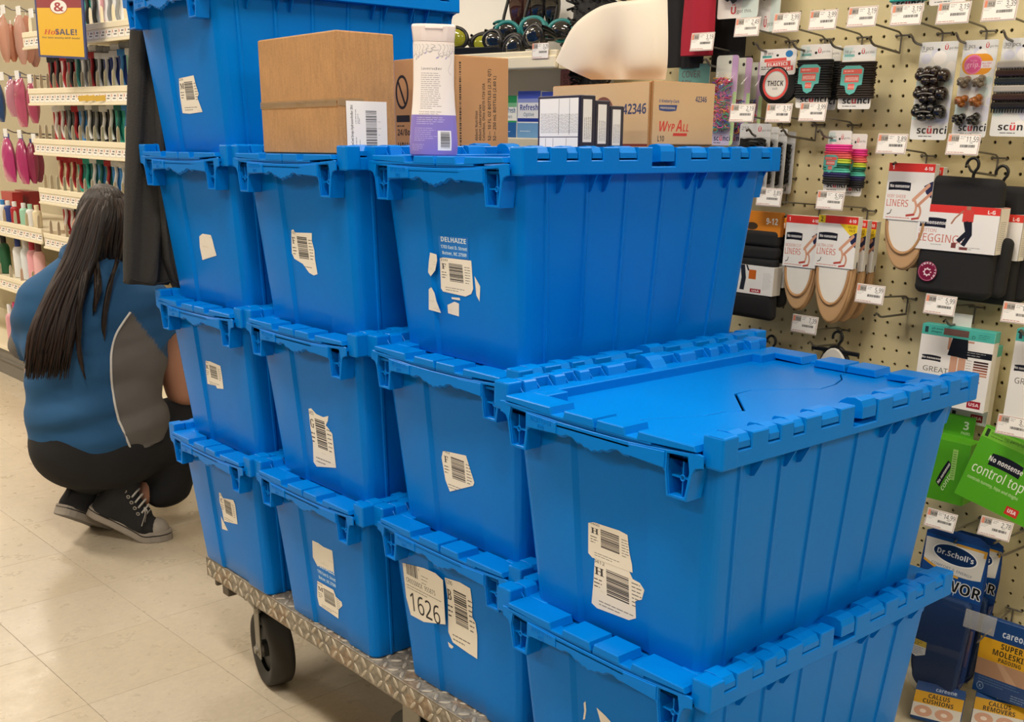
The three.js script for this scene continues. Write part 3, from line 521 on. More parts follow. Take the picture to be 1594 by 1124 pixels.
{ // THICK elastics: card over an oval black coil with a round red badge
  const s = spot(BX - 0.075, [1187, 78], [1243, 74], [1184, 162]), t = hang('thick_elastics', 'thick black hair elastics with a round red and white badge', 'hair ties', s);
  const pr = print(170, 130, (c, w, h) => { c.fillStyle = '#eeecea'; c.fillRect(0, 0, w, h); txt(c, '10 pcs', 12, 26, 17, '#555'); c.fillStyle = '#5aaea8'; c.fillRect(10, 32, 44, 12); c.fillStyle = '#2b7fc4'; c.beginPath(); c.arc(w - 34, 26, 17, 0, 7); c.fill(); c.save(); c.translate(20, 50); c.rotate(-0.06); c.fillStyle = '#e2564f'; c.fillRect(0, 0, 105, 16); c.fillRect(12, 18, 112, 24); c.fillRect(70, 42, 66, 24); txt(c, 'ELASTICS', 16, 39, 22, '#fff', { bold: true }); txt(c, 'EVER!', 74, 62, 20, '#fff', { bold: true }); c.restore(); lines(c, 8, 88, 80, 2, 10, 7, '#333'); scunci(c, 60, 122, 24); c.fillStyle = '#111'; c.beginPath(); c.arc(w * 0.48, 32, 6, 0, 7); c.fill(); });
  const hc = s.h * 0.47, yc = s.h - hc, w = s.w;
  const cg = ext(roundRect(w, hc, 0.004, yc), 0.0012); mesh('backing_card', cg, cardStock, t).position.z = 0.0075;
  mesh('card_print', polyCard(pr, roundRect(w, hc, 0.004, yc)), pr.paper, t).position.z = 0.0091;
  const coil = []; for (let k = 0; k < 10; k++) { const p = []; for (let i = 0; i < 22; i++) { const a = i / 22 * Math.PI * 2; p.push(V(Math.cos(a) * w * (0.5 - 0.035 * (k % 5)), s.h * 0.38 + Math.sin(a) * s.h * (0.37 - 0.02 * (k % 5)), (k - 4.5) * 0.0016)); } coil.push(new THREE.TubeGeometry(new THREE.CatmullRomCurve3(p, true), 40, 0.003, 5, true)); }
  mesh('elastic_coil', coil, bk, t);
  const bp = print(130, 130, (c, W) => { c.fillStyle = '#1b1b1d'; c.fillRect(0, 0, W, W); c.fillStyle = '#e2504c'; c.beginPath(); c.arc(W / 2, W / 2, 64, 0, 7); c.fill(); c.fillStyle = '#bcd9d8'; c.beginPath(); c.arc(W / 2, W / 2, 53, 0, 7); c.fill(); c.fillStyle = '#ece9e4'; c.beginPath(); c.arc(W / 2, W / 2, 49, 0, 7); c.fill(); txt(c, 'THICK', W / 2, 72, 28, '#1c1c1e', { bold: true, align: 'center' }); txt(c, 'HAIR', W / 2, 88, 12, '#777', { align: 'center' }); });
  const g = mapUV(new THREE.CircleGeometry(w * 0.36, 36), bp); mesh('badge', [ext(Array.from({ length: 32 }, (_, i) => [Math.cos(i / 16 * Math.PI) * w * 0.36, Math.sin(i / 16 * Math.PI) * w * 0.36]), 0.002).translate(0, s.h * 0.36, 0.0085)], cardStock, t);
  mesh('badge_print', g, bp.gloss, t).position.set(0, s.h * 0.36, 0.0108);
}
function clipCardPrint(pcs, extra) { return print(190, 500, (c, w, h) => { c.fillStyle = '#e4e6e6'; c.fillRect(0, 0, w, h); for (let i = 0; i < 12; i++) { c.fillStyle = ['#cfe3e3', '#f2f0ee', '#d9dcec'][i % 3]; c.beginPath(); c.arc(hash(i, 1) * w, hash(i, 2) * h, 18 + 30 * hash(i, 4), 0, 7); c.fill(); } txt(c, pcs, 8, 40, 26, '#444'); lines(c, 8, 46, 44, 1, 6, 6, '#777'); got(c, w * 0.64, 42, 32); c.fillStyle = '#1a1a1a'; c.beginPath(); c.arc(w * 0.5, 40, 7, 0, 7); c.fill(); if (extra) extra(c, w, h); scunci(c, w * 0.17, h - 32, 52); lines(c, w * 0.24, h - 20, w * 0.6, 1, 6, 7, '#333'); }); }
const shell = (col, tr = 0) => phy(col, 0.12, { clearcoat: 0.6, clearcoatRoughness: 0.1, transmission: tr, thickness: tr ? 0.004 : 0 });
function lump(list, n = 10) { return merge(list.map(([x, y, z, a, b, c]) => new THREE.SphereGeometry(1, n, Math.round(n * 0.7)).scale(a, b, c).translate(x, y, z))); }
{
  const s = spot(BX - 0.08, [1438, 66], [1497, 63], [1412, 217]), t = hang('claw_clip_card', 'card with three dark claw clips', 'hair clips', s, 'hair clip cards');
  backing(t, s.w, s.h, clipCardPrint('3 pcs'), { gloss: true });
  const u = s.w, g = lump([[-0.3 * u, 0, 0.008, 0.17 * u, 0.15 * u, 0.012], [-0.1 * u, 0.06 * u, 0.01, 0.15 * u, 0.17 * u, 0.013], [0.1 * u, 0.09 * u, 0.01, 0.13 * u, 0.15 * u, 0.013], [0.3 * u, 0, 0.009, 0.17 * u, 0.17 * u, 0.013], [-0.12 * u, -0.13 * u, 0.011, 0.16 * u, 0.12 * u, 0.012], [0.1 * u, -0.12 * u, 0.01, 0.15 * u, 0.12 * u, 0.012], [-0.34 * u, 0.1 * u, 0.008, 0.08 * u, 0.1 * u, 0.01], [0.36 * u, -0.08 * u, 0.008, 0.09 * u, 0.1 * u, 0.01]]);
  const bar = merge([tube([[-0.25 * u, -0.03 * u, 0.022], [-0.05 * u, 0, 0.0245], [0.15 * u, -0.02 * u, 0.022]], 0.0012)]);
  [[0.66, 0x241812], [0.475, 0x1d1412], [0.29, 0x0f0f11]].forEach(([y, c], i) => { const m = mesh('claw_clip', g, shell(c), t); m.position.set(0.01 * u * (i - 1), s.h * y, 0.002); mesh('spring_bar', bar, wireMat, m); });
}
{
  const s = spot(BX - 0.08, [1505, 63], [1560, 58], [1477, 213]), t = hang('mini_clip_card', 'card with six small flower claw clips, clear, amber and black', 'hair clips', s, 'hair clip cards');
  backing(t, s.w, s.h, clipCardPrint('6 pcs', (c, w) => { c.fillStyle = '#f2a12c'; c.beginPath(); c.roundRect(6, 70, 170, 106, 52); c.fill(); c.fillStyle = '#e77fae'; c.beginPath(); c.arc(68, 124, 50, 0, 7); c.fill(); c.fillStyle = '#df5a97'; c.beginPath(); c.arc(68, 124, 42, 0, 7); c.fill(); txt(c, 'grip.', 68, 138, 36, '#f4b6cf', { bold: true, align: 'center' }); txt(c, 'no-slip', 68, 108, 13, '#f4b6cf', { align: 'center' }); c.fillStyle = '#f3eef0'; c.fillRect(112, 108, 68, 36); txt(c, 'ALL-DAY', 116, 124, 14, '#d8577a'); txt(c, 'HOLD', 122, 139, 14, '#d8577a'); }), { gloss: true });
  const u = s.w, g = lump([[-0.1 * u, 0.04 * u, 0.01, 0.1 * u, 0.1 * u, 0.01], [0.09 * u, 0.06 * u, 0.01, 0.1 * u, 0.11 * u, 0.01], [0.02 * u, -0.09 * u, 0.01, 0.12 * u, 0.1 * u, 0.01], [0, 0, 0.014, 0.09 * u, 0.13 * u, 0.01], [-0.14 * u, -0.05 * u, 0.008, 0.08 * u, 0.05 * u, 0.007]]);
  [[0.57, 0x8d7f6c, 0.5], [0.375, 0xa8611a, 0.35], [0.185, 0x0e0e10, 0]].forEach(([y, c, tr]) => { for (const x of [-0.24, 0.2]) { const m = mesh('claw_clip', g, shell(c, tr), t); m.position.set(x * u, s.h * y, 0.002); m.rotation.z = x > 0 ? 0.35 : 0; } });
}
{
  const s = spot(BX - 0.08, [1563, 60], [1632, 55], [1539, 212]), t = hang('snap_clip_card', 'card with rows of clear and brown comb clips', 'hair clips', s, 'hair clip cards');
  backing(t, s.w, s.h, clipCardPrint('30 pcs'), { gloss: true });
  [[0.73, 0xb9b4ac], [0.645, 0x35221c], [0.565, 0x1c262a], [0.485, 0xaaa7a0], [0.40, 0x35221c], [0.315, 0x14161a]].forEach(([y, c]) => { const m = mesh('comb_clip', [rb(-0.46 * s.w, 0.46 * s.w, -0.005, 0.006, 0.001, 0.009, 0.003, 2), ...Array.from({ length: 14 }, (_, i) => rb(-0.45 * s.w + i * 0.065 * s.w, -0.43 * s.w + i * 0.065 * s.w, -0.011, -0.003, 0.002, 0.006, 0.0008))], shell(c), t); m.position.set(-0.005, s.h * y, 0); });
}
// bags of tiny coloured rubber bands
[[1124, 1146, 87, 1111, 226, BX - 0.10, 'bag of tiny multicoloured rubber bands in front, held on a hook', 1], [1146, 1164, 91, 1135, 226, BX - 0.07, 'bag of tiny rubber bands tucked second on its hook', 0.5], [1164, 1181, 98, 1156, 226, BX - 0.04, 'bag of tiny rubber bands with a lilac edge, third on its hook', 0.2]].forEach(([x0, x1, y0, xb, yb, X, lab, fill], k) => {
  const s = spot(X, [x1 - 34, y0], [x1, y0 - 2], [xb, yb]), t = hang('rubber_band_bag', lab, 'hair ties', s, 'bags of rubber bands');
  const pr = print(130, 420, (c, w, h) => { c.fillStyle = '#cdd2c2'; c.fillRect(0, 0, w, h); c.fillStyle = '#c7a4cf'; c.fillRect(w * 0.72, 0, w * 0.28, h); c.fillStyle = '#d9dccf'; c.fillRect(0, 0, w * 0.7, h * 0.3); c.fillStyle = '#b9b4d6'; c.fillRect(0, h * 0.84, w, h * 0.16); c.fillStyle = '#b7d79a'; c.fillRect(w * 0.85, h * 0.4, w * 0.15, h * 0.6); c.fillStyle = '#222'; c.beginPath(); c.arc(w * 0.62, 32, 8, 0, 7); c.fill(); scunci(c, 14, h - 22, 34, '#2a2340'); lines(c, 16, h - 14, 70, 1, 6, 6, '#333'); });
  backing(t, s.w, s.h, pr, { gloss: true, r: 0.006 });
  const bl = [], cols = [0xe04a9a, 0x37a06a, 0xe0703a, 0x7a3fb0, 0xd83a3a, 0xe59a2a, 0x3a62b8, 0xc83a7a, 0x8a3030, 0x36a8a0];
  const tor = clean(new THREE.TorusGeometry(0.0062, 0.0009, 4, 12));
  for (let i = 0; i < 190 * (k ? 0.45 : 1); i++) { const g = tor.clone(); g.rotateX(rr(0, 3)); g.rotateY(rr(0, 3)); g.scale(1, rr(0.6, 1.1), 0.6); g.translate(rr(-0.40, 0.30) * s.w, s.h * rr(0.17, 0.17 + 0.58 * (k ? 0.6 : 1)), rr(0.004, 0.013)); bl.push(paint(g, cols[Math.floor(rnd() * cols.length)])); }
  const m = mesh('rubber_bands', bl, std(0xffffff, 0.5, { vertexColors: true }), t); m.userData.kind = 'stuff';
  mesh('plastic_front', sheet((u, v) => V((u - 0.5) * s.w * 0.92, s.h * (0.13 + 0.68 * v), 0.004 + 0.014 * Math.sin(Math.PI * u) * Math.pow(Math.sin(Math.PI * v), 0.4)), 8, 10), phy(0xffffff, 0.1, { transmission: 0.95, thickness: 0 }), t);
});
// cards of black bobby pins
[[1152, 1200, 193, 1145, 302, BX - 0.095, 'front'], [1199, 1211, 198, 1194, 302, BX - 0.07, 'second'], [1212, 1226, 201, 1206, 302, BX - 0.045, 'third'], [1226, 1241, 205, 1218, 299, BX - 0.02, 'rearmost']].forEach(([x0, x1, y0, xb, yb, X, nth]) => {
  const s = spot(X, [x1 - 48, y0 - 1], [x1, y0], [xb - (nth === 'front' ? 0 : 36), yb]), t = hang('bobby_pin_card', `${nth} card of black elastics on the hook beside the rubber band bags`, 'hair ties', s, 'bobby pin cards');
  const pr = print(160, 380, (c, w, h) => { c.fillStyle = '#d5d6d8'; c.fillRect(0, 0, w, h); txt(c, '250', 8, 34, 24, '#555'); got(c, w * 0.58, 42, 30); c.fillStyle = '#bfc1c4'; c.fillRect(0, 70, w, h - 120); scunci(c, 16, h - 14, 40); });
  backing(t, s.w, s.h, pr, { gloss: true });
  const co = []; for (let k = 0; k < 26; k++) { const p = []; for (let i = 0; i < 14; i++) { const a = i / 14 * Math.PI * 2; p.push(V(Math.cos(a) * s.w * rr(0.38, 0.44), s.h * (0.2 + 0.0225 * k) + Math.sin(a) * 0.004 + rr(-0.002, 0.002), 0.007 + 0.005 * Math.sin(a))); } co.push(new THREE.TubeGeometry(new THREE.CatmullRomCurve3(p, true), 24, 0.0022, 5, true)); }
  mesh('elastic_bundle', co, bk, t);
});
// headbands and dark garments at the top left of the board
function cloth(name, label, cat, X, TL, TR, BL, depth, mat, o = {}) {
  const s = spot(X, TL, TR, BL), t = hang(name, label, cat, s, o.group);
  const f = (sg) => (u, v) => V((u - 0.5) * s.w * (1 + 0.03 * Math.sin(7 * v)), v * s.h, sg * depth / 2 * Math.pow(Math.max(0, Math.sin(Math.PI * u)), 0.4) + 0.002 * Math.sin(u * 14 + v * 3) * Math.sin(Math.PI * u));
  mesh('fabric', [sheet(f(1), 16, 12), sheet((u, v) => f(-1)(1 - u, v), 16, 12), sheet((u, v) => V((u - 0.5) * s.w * 1.0, s.h, (v - 0.5) * depth * -Math.pow(Math.max(0, Math.sin(Math.PI * u)), 0.4)), 8, 1), sheet((u, v) => V((u - 0.5) * s.w, 0, (v - 0.5) * depth * Math.pow(Math.max(0, Math.sin(Math.PI * u)), 0.4)), 8, 1)], mat, t);
  return { t, s };
}
{
  const red = std(0xa3152f, 0.85, { side: THREE.DoubleSide }), blk = std(0x17171a, 0.9, { side: THREE.DoubleSide });
  const a = cloth('headband', 'wide red knitted headband', 'headband', BX - 0.12, [1072, -60], [1122, -62], [1058, 88], 0.03, red);
  cloth('headband', 'black headband hanging below the red one', 'headband', BX - 0.095, [1072, 20], [1106, 18], [1054, 107], 0.02, blk);
  cloth('headband', 'black headband hanging between the pulled wipe and the red headband', 'headband', BX - 0.1, [1030, -50], [1070, -52], [1022, 106], 0.02, blk);
  cloth('headband', 'black knitted headband behind the red one', 'headband', BX - 0.05, [1118, -40], [1170, -44], [1106, 112], 0.02, blk);
  // fuzzy scrunchies on printed cards
  [[1122, 1186, 4, 1121, 30, BX - 0.11, 'black fuzzy scrunchie on a white card with red lettering'], [1182, 1218, 4, 1184, 50, BX - 0.08, 'black fuzzy scrunchie on a card beside the 3.99 ticket']].forEach(([x0, x1, y0, xb, yb, X, lab], k) => {
    const s = spot(X, [x0, -120], [x1, -122], [xb, yb]), t = hang('scrunchie', lab, 'hair ties', s, 'scrunchie cards');
    const pr = print(200, 420, (c, w, h) => { c.fillStyle = '#e9e6e2'; c.fillRect(0, 0, w, h); c.fillStyle = '#d3e2de'; c.fillRect(w * 0.6, h - 120, w * 0.4, 120); got(c, w * 0.32, h - 18, 46); });
    backing(t, s.w, s.h, pr);
    const p = []; const N = 420; const g = new THREE.SphereGeometry(1, 28, 20), P = g.attributes.position; for (let i = 0; i < P.count; i++) { const x = P.getX(i), y = P.getY(i), z = P.getZ(i), n = 1 + 0.22 * (vnoise(x * 6 + 9, y * 6 + z * 5 + 3) - 0.5); P.setXYZ(i, x * s.w * 0.52 * n, s.h * (k ? 0.66 : 0.62) + y * s.h * (k ? 0.36 : 0.45) * n, 0.014 + z * 0.02 * n); } g.computeVertexNormals();
    mesh('scrunchie_coil', g, std(0x16161a, 0.95), t);
  });
  // curly hairpiece left of them
  const q = onX(925, 30, BX - 0.14), t = thing('hairpiece', 'curly black hairpiece hanging beside the swim goggle shelf', 'hairpiece', q), cs = [];
  for (let i = 0; i < 420; i++) { const a = rr(0, 6.28), y = rr(-0.13, 0.12), w = 0.06 * Math.sqrt(Math.max(0.1, 1 - Math.pow((y + 0.02) / 0.14, 2))), r0 = rr(0.006, 0.013), cx = rr(-0.022, 0.022), cz = w * rr(-1, 1), pts = []; for (let k = 0; k < 9; k++) { const b = a + k * 0.9; pts.push(V(cx + Math.cos(b) * r0, y + k * 0.003, cz + Math.sin(b) * r0)); } cs.push(new THREE.TubeGeometry(new THREE.CatmullRomCurve3(pts), 16, 0.0024, 4)); }
  cs.push(new THREE.SphereGeometry(1, 16, 12).scale(0.024, 0.14, 0.058).translate(0, -0.02, 0));
  mesh('curls', cs, std(0x121113, 0.7), t);
  // small cards half hidden behind the wipes box
  const sm = (x0, y0, x1, xb, yb, X, bgc, s1, s2, lab) => { const s = spot(X, [x0, y0], [x1, y0 + 1], [xb, yb]), t2 = hang('sleeve_card', lab, 'card', s, 'cards behind the wipes box'); backing(t2, s.w, s.h, print(200, 260, (c, w, h) => { c.fillStyle = bgc; c.fillRect(0, 0, w, h); txt(c, s1, 20, 60, 40, '#5a3a40'); txt(c, s2, 20, 100, 40, '#5a3a40'); }), {}); };
  sm(876, 108, 922, 868, 170, BX - 0.12, '#b97a78', 'COVER', 'SLEEP', 'dusty pink printed card behind the wipes box');
  sm(1060, 100, 1108, 1050, 190, BX - 0.10, '#5d8f86', 'COVER', '10X', 'teal green printed card behind the wipes box');
}

{ // the gondola across the aisle, behind the camera: it closes the aisle and shades it from the next row of lamps
  const w = struct(new THREE.Group()); w.name = 'wall_opposite_gondola'; scene.add(w);
  mesh('back_panel', bx(-1.95, -1.9, 0, 2.0, -9, 3.2), std(0x9a8f78, 0.7), w);
  for (const y of [0.16, 0.55, 0.92, 1.3, 1.68]) mesh('shelf', rb(-1.9, -1.5, y - 0.025, y, -9, 3.2, 0.003), cream, w);
  for (const [y, h, c] of [[0.16, 0.28, 0x6f7a80], [0.55, 0.26, 0x8a6f60], [0.92, 0.26, 0x77806a], [1.3, 0.26, 0x80747c]]) mesh('stock', rb(-1.88, -1.58, y, y + h, -8.9, 3.1, 0.01), std(c, 0.6), w);
}
// ---------------------------------------------------------------- hosiery
function noNonsense(c, x, y, w, h) { c.save(); c.fillStyle = '#1c1a22'; c.beginPath(); c.moveTo(x, y + h * 0.12); c.quadraticCurveTo(x + w * 0.5, y - h * 0.12, x + w, y + h * 0.1); c.lineTo(x + w, y + h); c.quadraticCurveTo(x + w * 0.5, y + h * 0.86, x, y + h); c.fill(); txt(c, 'No nonsense', x + w / 2, y + h * 0.68, h * 0.52, '#f3f1ee', { align: 'center', bold: true, sx: 0.86 }); c.restore(); }
function leg(c, x, y, s, col) { c.save(); c.strokeStyle = col; c.lineCap = 'round'; c.lineJoin = 'round'; c.lineWidth = 15 * s; c.beginPath(); c.moveTo(x, y); c.quadraticCurveTo(x - 40 * s, y + 34 * s, x - 70 * s, y + 62 * s); c.stroke(); c.lineWidth = 11 * s; c.beginPath(); c.moveTo(x - 66 * s, y + 60 * s); c.quadraticCurveTo(x - 40 * s, y + 90 * s, x - 60 * s, y + 122 * s); c.stroke(); c.strokeStyle = '#b8463c'; c.lineWidth = 9 * s; c.beginPath(); c.moveTo(x - 60 * s, y + 122 * s); c.lineTo(x - 96 * s, y + 128 * s); c.stroke(); c.restore(); }
function linerPrint(sub, o = {}) {
  return print(270, 270, (c, w, h) => {
    c.fillStyle = '#f0eeeb'; c.fillRect(0, 0, w, h); c.fillStyle = '#df3a30'; c.fillRect(0, 0, w, 40); txt(c, o.n || '1', o.two ? 12 : 20, 31, 28, o.two ? '#333' : '#fff', { bold: true }); if (o.two) { c.fillStyle = '#f2d32c'; c.fillRect(0, 0, 48, 40); txt(c, '2', 14, 33, 34, '#333', { bold: true }); txt(c, 'PAIR', 6, 8, 7, '#333'); c.fillStyle = '#f2d32c'; c.beginPath(); c.moveTo(150, 40); c.lineTo(w, 40); c.lineTo(w, 130); c.fill(); txt(c, 'VALUE', 206, 60, 17, '#8a6a10', { bold: true }); txt(c, 'PACK', 214, 78, 17, '#8a6a10', { bold: true }); }
    txt(c, '4-10', w - 12, 31, 24, '#fff', { align: 'right', bold: true });
    c.fillStyle = '#2b2c4c'; c.beginPath(); c.moveTo(w - 12, 84); c.lineTo(w, 80); c.lineTo(w, 160); c.lineTo(w - 34, 138); c.lineTo(w - 50, 104); c.fill(); leg(c, w - 22, 100, 1.15, '#d9a386'); leg(c, w - 2, 134, 1.0, '#cf9478');
    noNonsense(c, 12, 88, 130, 42); txt(c, sub, 8, 166, 21, '#cf8f84'); txt(c, 'LINERS', 6, 206, 46, '#cf6a58', { sx: 0.92 }); txt(c, '⌐', 22, 244, 26, '#333'); c.strokeStyle = '#222'; c.lineWidth = 4; c.beginPath(); c.moveTo(44, 222); c.lineTo(38, 240); c.lineTo(20, 246); c.stroke(); lines(c, 14, h - 12, w - 30, 1, 6, 5, '#c4554c');
  });
}
const nude = std(0xc09a70, 0.9, { side: THREE.DoubleSide }), nudeRim = std(0xb48a60, 0.9), insert = std(0xe9e6df, 0.6);
function linerPack(label, X, TL, TR, BL, low, pr, group) {   // BL: bottom left of printed card; low: pixel y of the toe
  const s = spot(X, TL, TR, BL), foot = onX(BL[0], BL[1], X).y - onX(BL[0], low, X).y;
  s.p.y -= foot; const t = hang('liner_sock_pack', label, 'socks', s, group);
  const w = s.w, H = s.h;
  mesh('header_card', rb(-w / 2, w / 2, foot, foot + H, -0.008, 0.008, 0.0008), cardStock, t);
  mesh('card_print', polyCard(pr, [[-w / 2, foot], [w / 2, foot], [w / 2, foot + H], [-w / 2, foot + H]]), pr.gloss, t).position.z = 0.0085;
  const oval = (k, n = 26) => { const o = []; for (let i = 0; i <= n; i++) { const a = Math.PI + i / n * Math.PI; o.push([Math.cos(a) * w * 0.5 * k, foot + Math.sin(a) * foot * (k > 0.9 ? 1 : 0.62)]); } return o; };
  const outer = [...oval(1), [w * 0.5, foot + 0.012], [-w * 0.5, foot + 0.012]];
  mesh('sock', [ext(outer, 0.012, 0.004, [], 3).translate(0, 0, -0.010), ext(outer.map(([a, b]) => [a * 0.94, foot + (b - foot) * 0.97]), 0.008, 0.003, [], 2).translate(0, 0, -0.002)], nude, t);
  const rim = oval(0.8).map(([a, b]) => V(a, b, 0.0072)); mesh('sock_opening', [tube(rim.map(q => V(q.x, q.y - 0.003, q.z)), 0.0026, 6, 60)], nudeRim, t);
  mesh('insert_card', new THREE.ShapeGeometry(shp([...oval(0.8), [w * 0.4, foot + 0.006], [-w * 0.4, foot + 0.006]])), insert, t).position.z = 0.0066;
  return t;
}
const prV = linerPrint('VERY SHEER'), prU = linerPrint('ULTRA LOW', { two: true, n: '2' }), prH = linerPrint('MODERN CUT');
linerPack('very sheer liner socks pack in front, beside the leggings', BX - 0.11, [1389, 253], [1461, 254], [1378, 340], 418, prV, 'liner sock packs');
linerPack('very sheer liner socks pack behind the front one, beside the leggings', BX - 0.085, [1405, 258], [1473, 259], [1394, 344], 415, prV, 'liner sock packs');
linerPack('liner socks pack with a red header beside the value packs', BX - 0.12, [1231, 334], [1283, 335], [1220, 412], 480, prH, 'liner sock packs');
linerPack('yellow value pack of liner socks, foremost on its hook', BX - 0.125, [1283, 334], [1345, 337], [1267, 412], 500, prU, 'liner sock packs');
linerPack('yellow value pack of liner socks, second on its hook', BX - 0.09, [1300, 339], [1358, 341], [1286, 416], 498, prU, 'liner sock packs');
linerPack('yellow value pack of liner socks, rearmost on its hook', BX - 0.055, [1316, 341], [1371, 343], [1304, 418], 494, prU, 'liner sock packs');
function softBox(w, h, d, y0, wob = 0.003, k = 0) {
  const g = new RoundedBoxGeometry(w, h, d, 6, Math.min(d * 0.45, 0.02)); const p = g.attributes.position;
  for (let i = 0; i < p.count; i++) { const x = p.getX(i), y = p.getY(i), z = p.getZ(i); p.setXYZ(i, x + wob * (vnoise(y * 40 + k, z * 30) - 0.5), y + y0 + h / 2 + wob * (vnoise(x * 30 + k, 5) - 0.5), z + wob * (vnoise(x * 30 + k, y * 30) - 0.5)); }
  g.computeVertexNormals(); return g;
}
const blackCloth = std(0x1a1a1d, 0.9);
function hangerHook(t, y, z) { const p = []; for (let i = 0; i <= 12; i++) { const a = -0.9 + i / 12 * 4.4; p.push(V(0.002 + Math.cos(a) * 0.010, y + 0.018 + Math.sin(a) * 0.011, z)); } mesh('hanger', [tube([V(0.006, y - 0.008, z), V(0.006, y + 0.004, z), ...p], 0.0026, 6, 40), rb(-0.05, 0.05, y - 0.012, y - 0.004, z - 0.003, z + 0.003, 0.002)], std(0x121214, 0.4), t); }
function leggings(label, X, TL, TR, BL, band, k) {
  const s = spot(X, TL, TR, BL), t = hang('leggings_pack', label, 'leggings', s, 'leggings packs');
  const w = s.w, h = s.h, d = 0.03;
  mesh('folded_leggings', [softBox(w * 0.98, h, d, 0, 0.006, k), softBox(w * 0.9, h * 0.5, d * 0.8, 0.008, 0.006, k + 9).translate(w * 0.16, -0.004, -0.016)], blackCloth, t);
  hangerHook(t, h, -0.004);
  const y0 = h * band[0], y1 = h * band[1], bw = w * 1.02;
  const pr = print(400, 230, (c, W, H) => { c.fillStyle = '#f1efed'; c.fillRect(0, 0, W, H); c.fillStyle = '#e03a30'; c.fillRect(0, 0, W, 38); txt(c, '1', 24, 33, 30, '#fff', { bold: true }); txt(c, 'L-G', W - 22, 32, 25, '#fff', { align: 'right', bold: true }); noNonsense(c, 12, 66, 132, 50); txt(c, 'COTTON', 10, 140, 24, '#d99a8e'); txt(c, 'LEGGINGS', 6, 188, 54, '#cf7a6a', { sx: 0.95 }); lines(c, 80, 200, 90, 1, 6, 5, '#999'); lines(c, 220, 204, 110, 2, 8, 5, '#999');
    c.fillStyle = '#d8473c'; c.fillRect(222, 18, 54, 60); c.fillStyle = '#b07a62'; c.fillRect(236, 0, 22, 18); c.strokeStyle = '#b07a62'; c.lineWidth = 8; c.beginPath(); c.moveTo(222, 24); c.lineTo(186, 62); c.lineTo(170, 92); c.stroke(); c.strokeStyle = '#1b1a20'; c.lineWidth = 22; c.beginPath(); c.moveTo(240, 76); c.lineTo(256, 128); c.lineTo(214, 178); c.stroke(); c.beginPath(); c.moveTo(260, 76); c.lineTo(268, 140); c.lineTo(240, 196); c.stroke(); c.fillStyle = '#7d4038'; c.fillRect(184, 186, 24, 26); c.fillRect(226, 204, 40, 14); });
  mesh('paper_band', rb(-bw / 2, bw / 2, y0, y1, -d * 0.62, d * 0.58, 0.002), std(0xdfdcd6, 0.6), t);
  mesh('band_print', polyCard(pr, [[-bw / 2, y0], [bw / 2, y0], [bw / 2, y1], [-bw / 2, y1]]), pr.gloss, t).position.z = d * 0.58 + 0.0006;
  const side = print(60, 230, (c, W, H) => { c.fillStyle = '#e6e3de'; c.fillRect(0, 0, W, H); c.fillStyle = '#d8473c'; c.fillRect(0, 0, W, 3); lines(c, 8, 70, 42, 16, 9, 4, '#888'); });
  const sp = mesh('band_side_print', card(side, d * 1.15, y1 - y0), side.paper, t); sp.rotation.y = Math.PI / 2; sp.position.set(bw / 2 + 0.0006, (y0 + y1) / 2, 0);
  if (!k) { const st = print(120, 120, (c, W) => { c.fillStyle = '#7d1533'; c.beginPath(); c.arc(60, 60, 60, 0, 7); c.fill(); c.strokeStyle = '#d8a5b4'; c.lineWidth = 2; c.beginPath(); c.arc(60, 60, 54, 0, 7); c.stroke(); for (let i = 0; i < 10; i++) { const a = -2.4 + i * 0.36; txt(c, 'SMART TEMP'[i], 60 + Math.cos(a) * 44, 60 + Math.sin(a) * 44, 16, '#fff', { bold: true, align: 'center', rot: a + Math.PI / 2 }); } c.strokeStyle = '#f0dfe4'; c.lineWidth = 7; c.beginPath(); c.arc(60, 64, 18, 0.5, 5.6); c.stroke(); for (let i = 0; i < 8; i++) { c.beginPath(); c.moveTo(60 + 17 * Math.cos(i * 0.785), 64 + 17 * Math.sin(i * 0.785)); c.lineTo(60 + 27 * Math.cos(i * 0.785), 64 + 27 * Math.sin(i * 0.785)); c.stroke(); } });
    const q = onX(1445, 422, X - d * 0.5); mesh('round_sticker', mapUV(new THREE.CircleGeometry(0.017, 28), st), st.gloss, t).position.set(q.z - s.p.z, q.y - s.p.y, d * 0.5 + 0.004); }
  return t;
}
leggings('black cotton leggings pack with a round maroon sticker', BX - 0.10, [1453, 272], [1577, 285], [1418, 452], [0.38, 0.76], 0);
leggings('black leggings pack hanging behind the one with the maroon sticker', BX - 0.05, [1506, 284], [1612, 294], [1472, 462], [0.38, 0.76], 1);
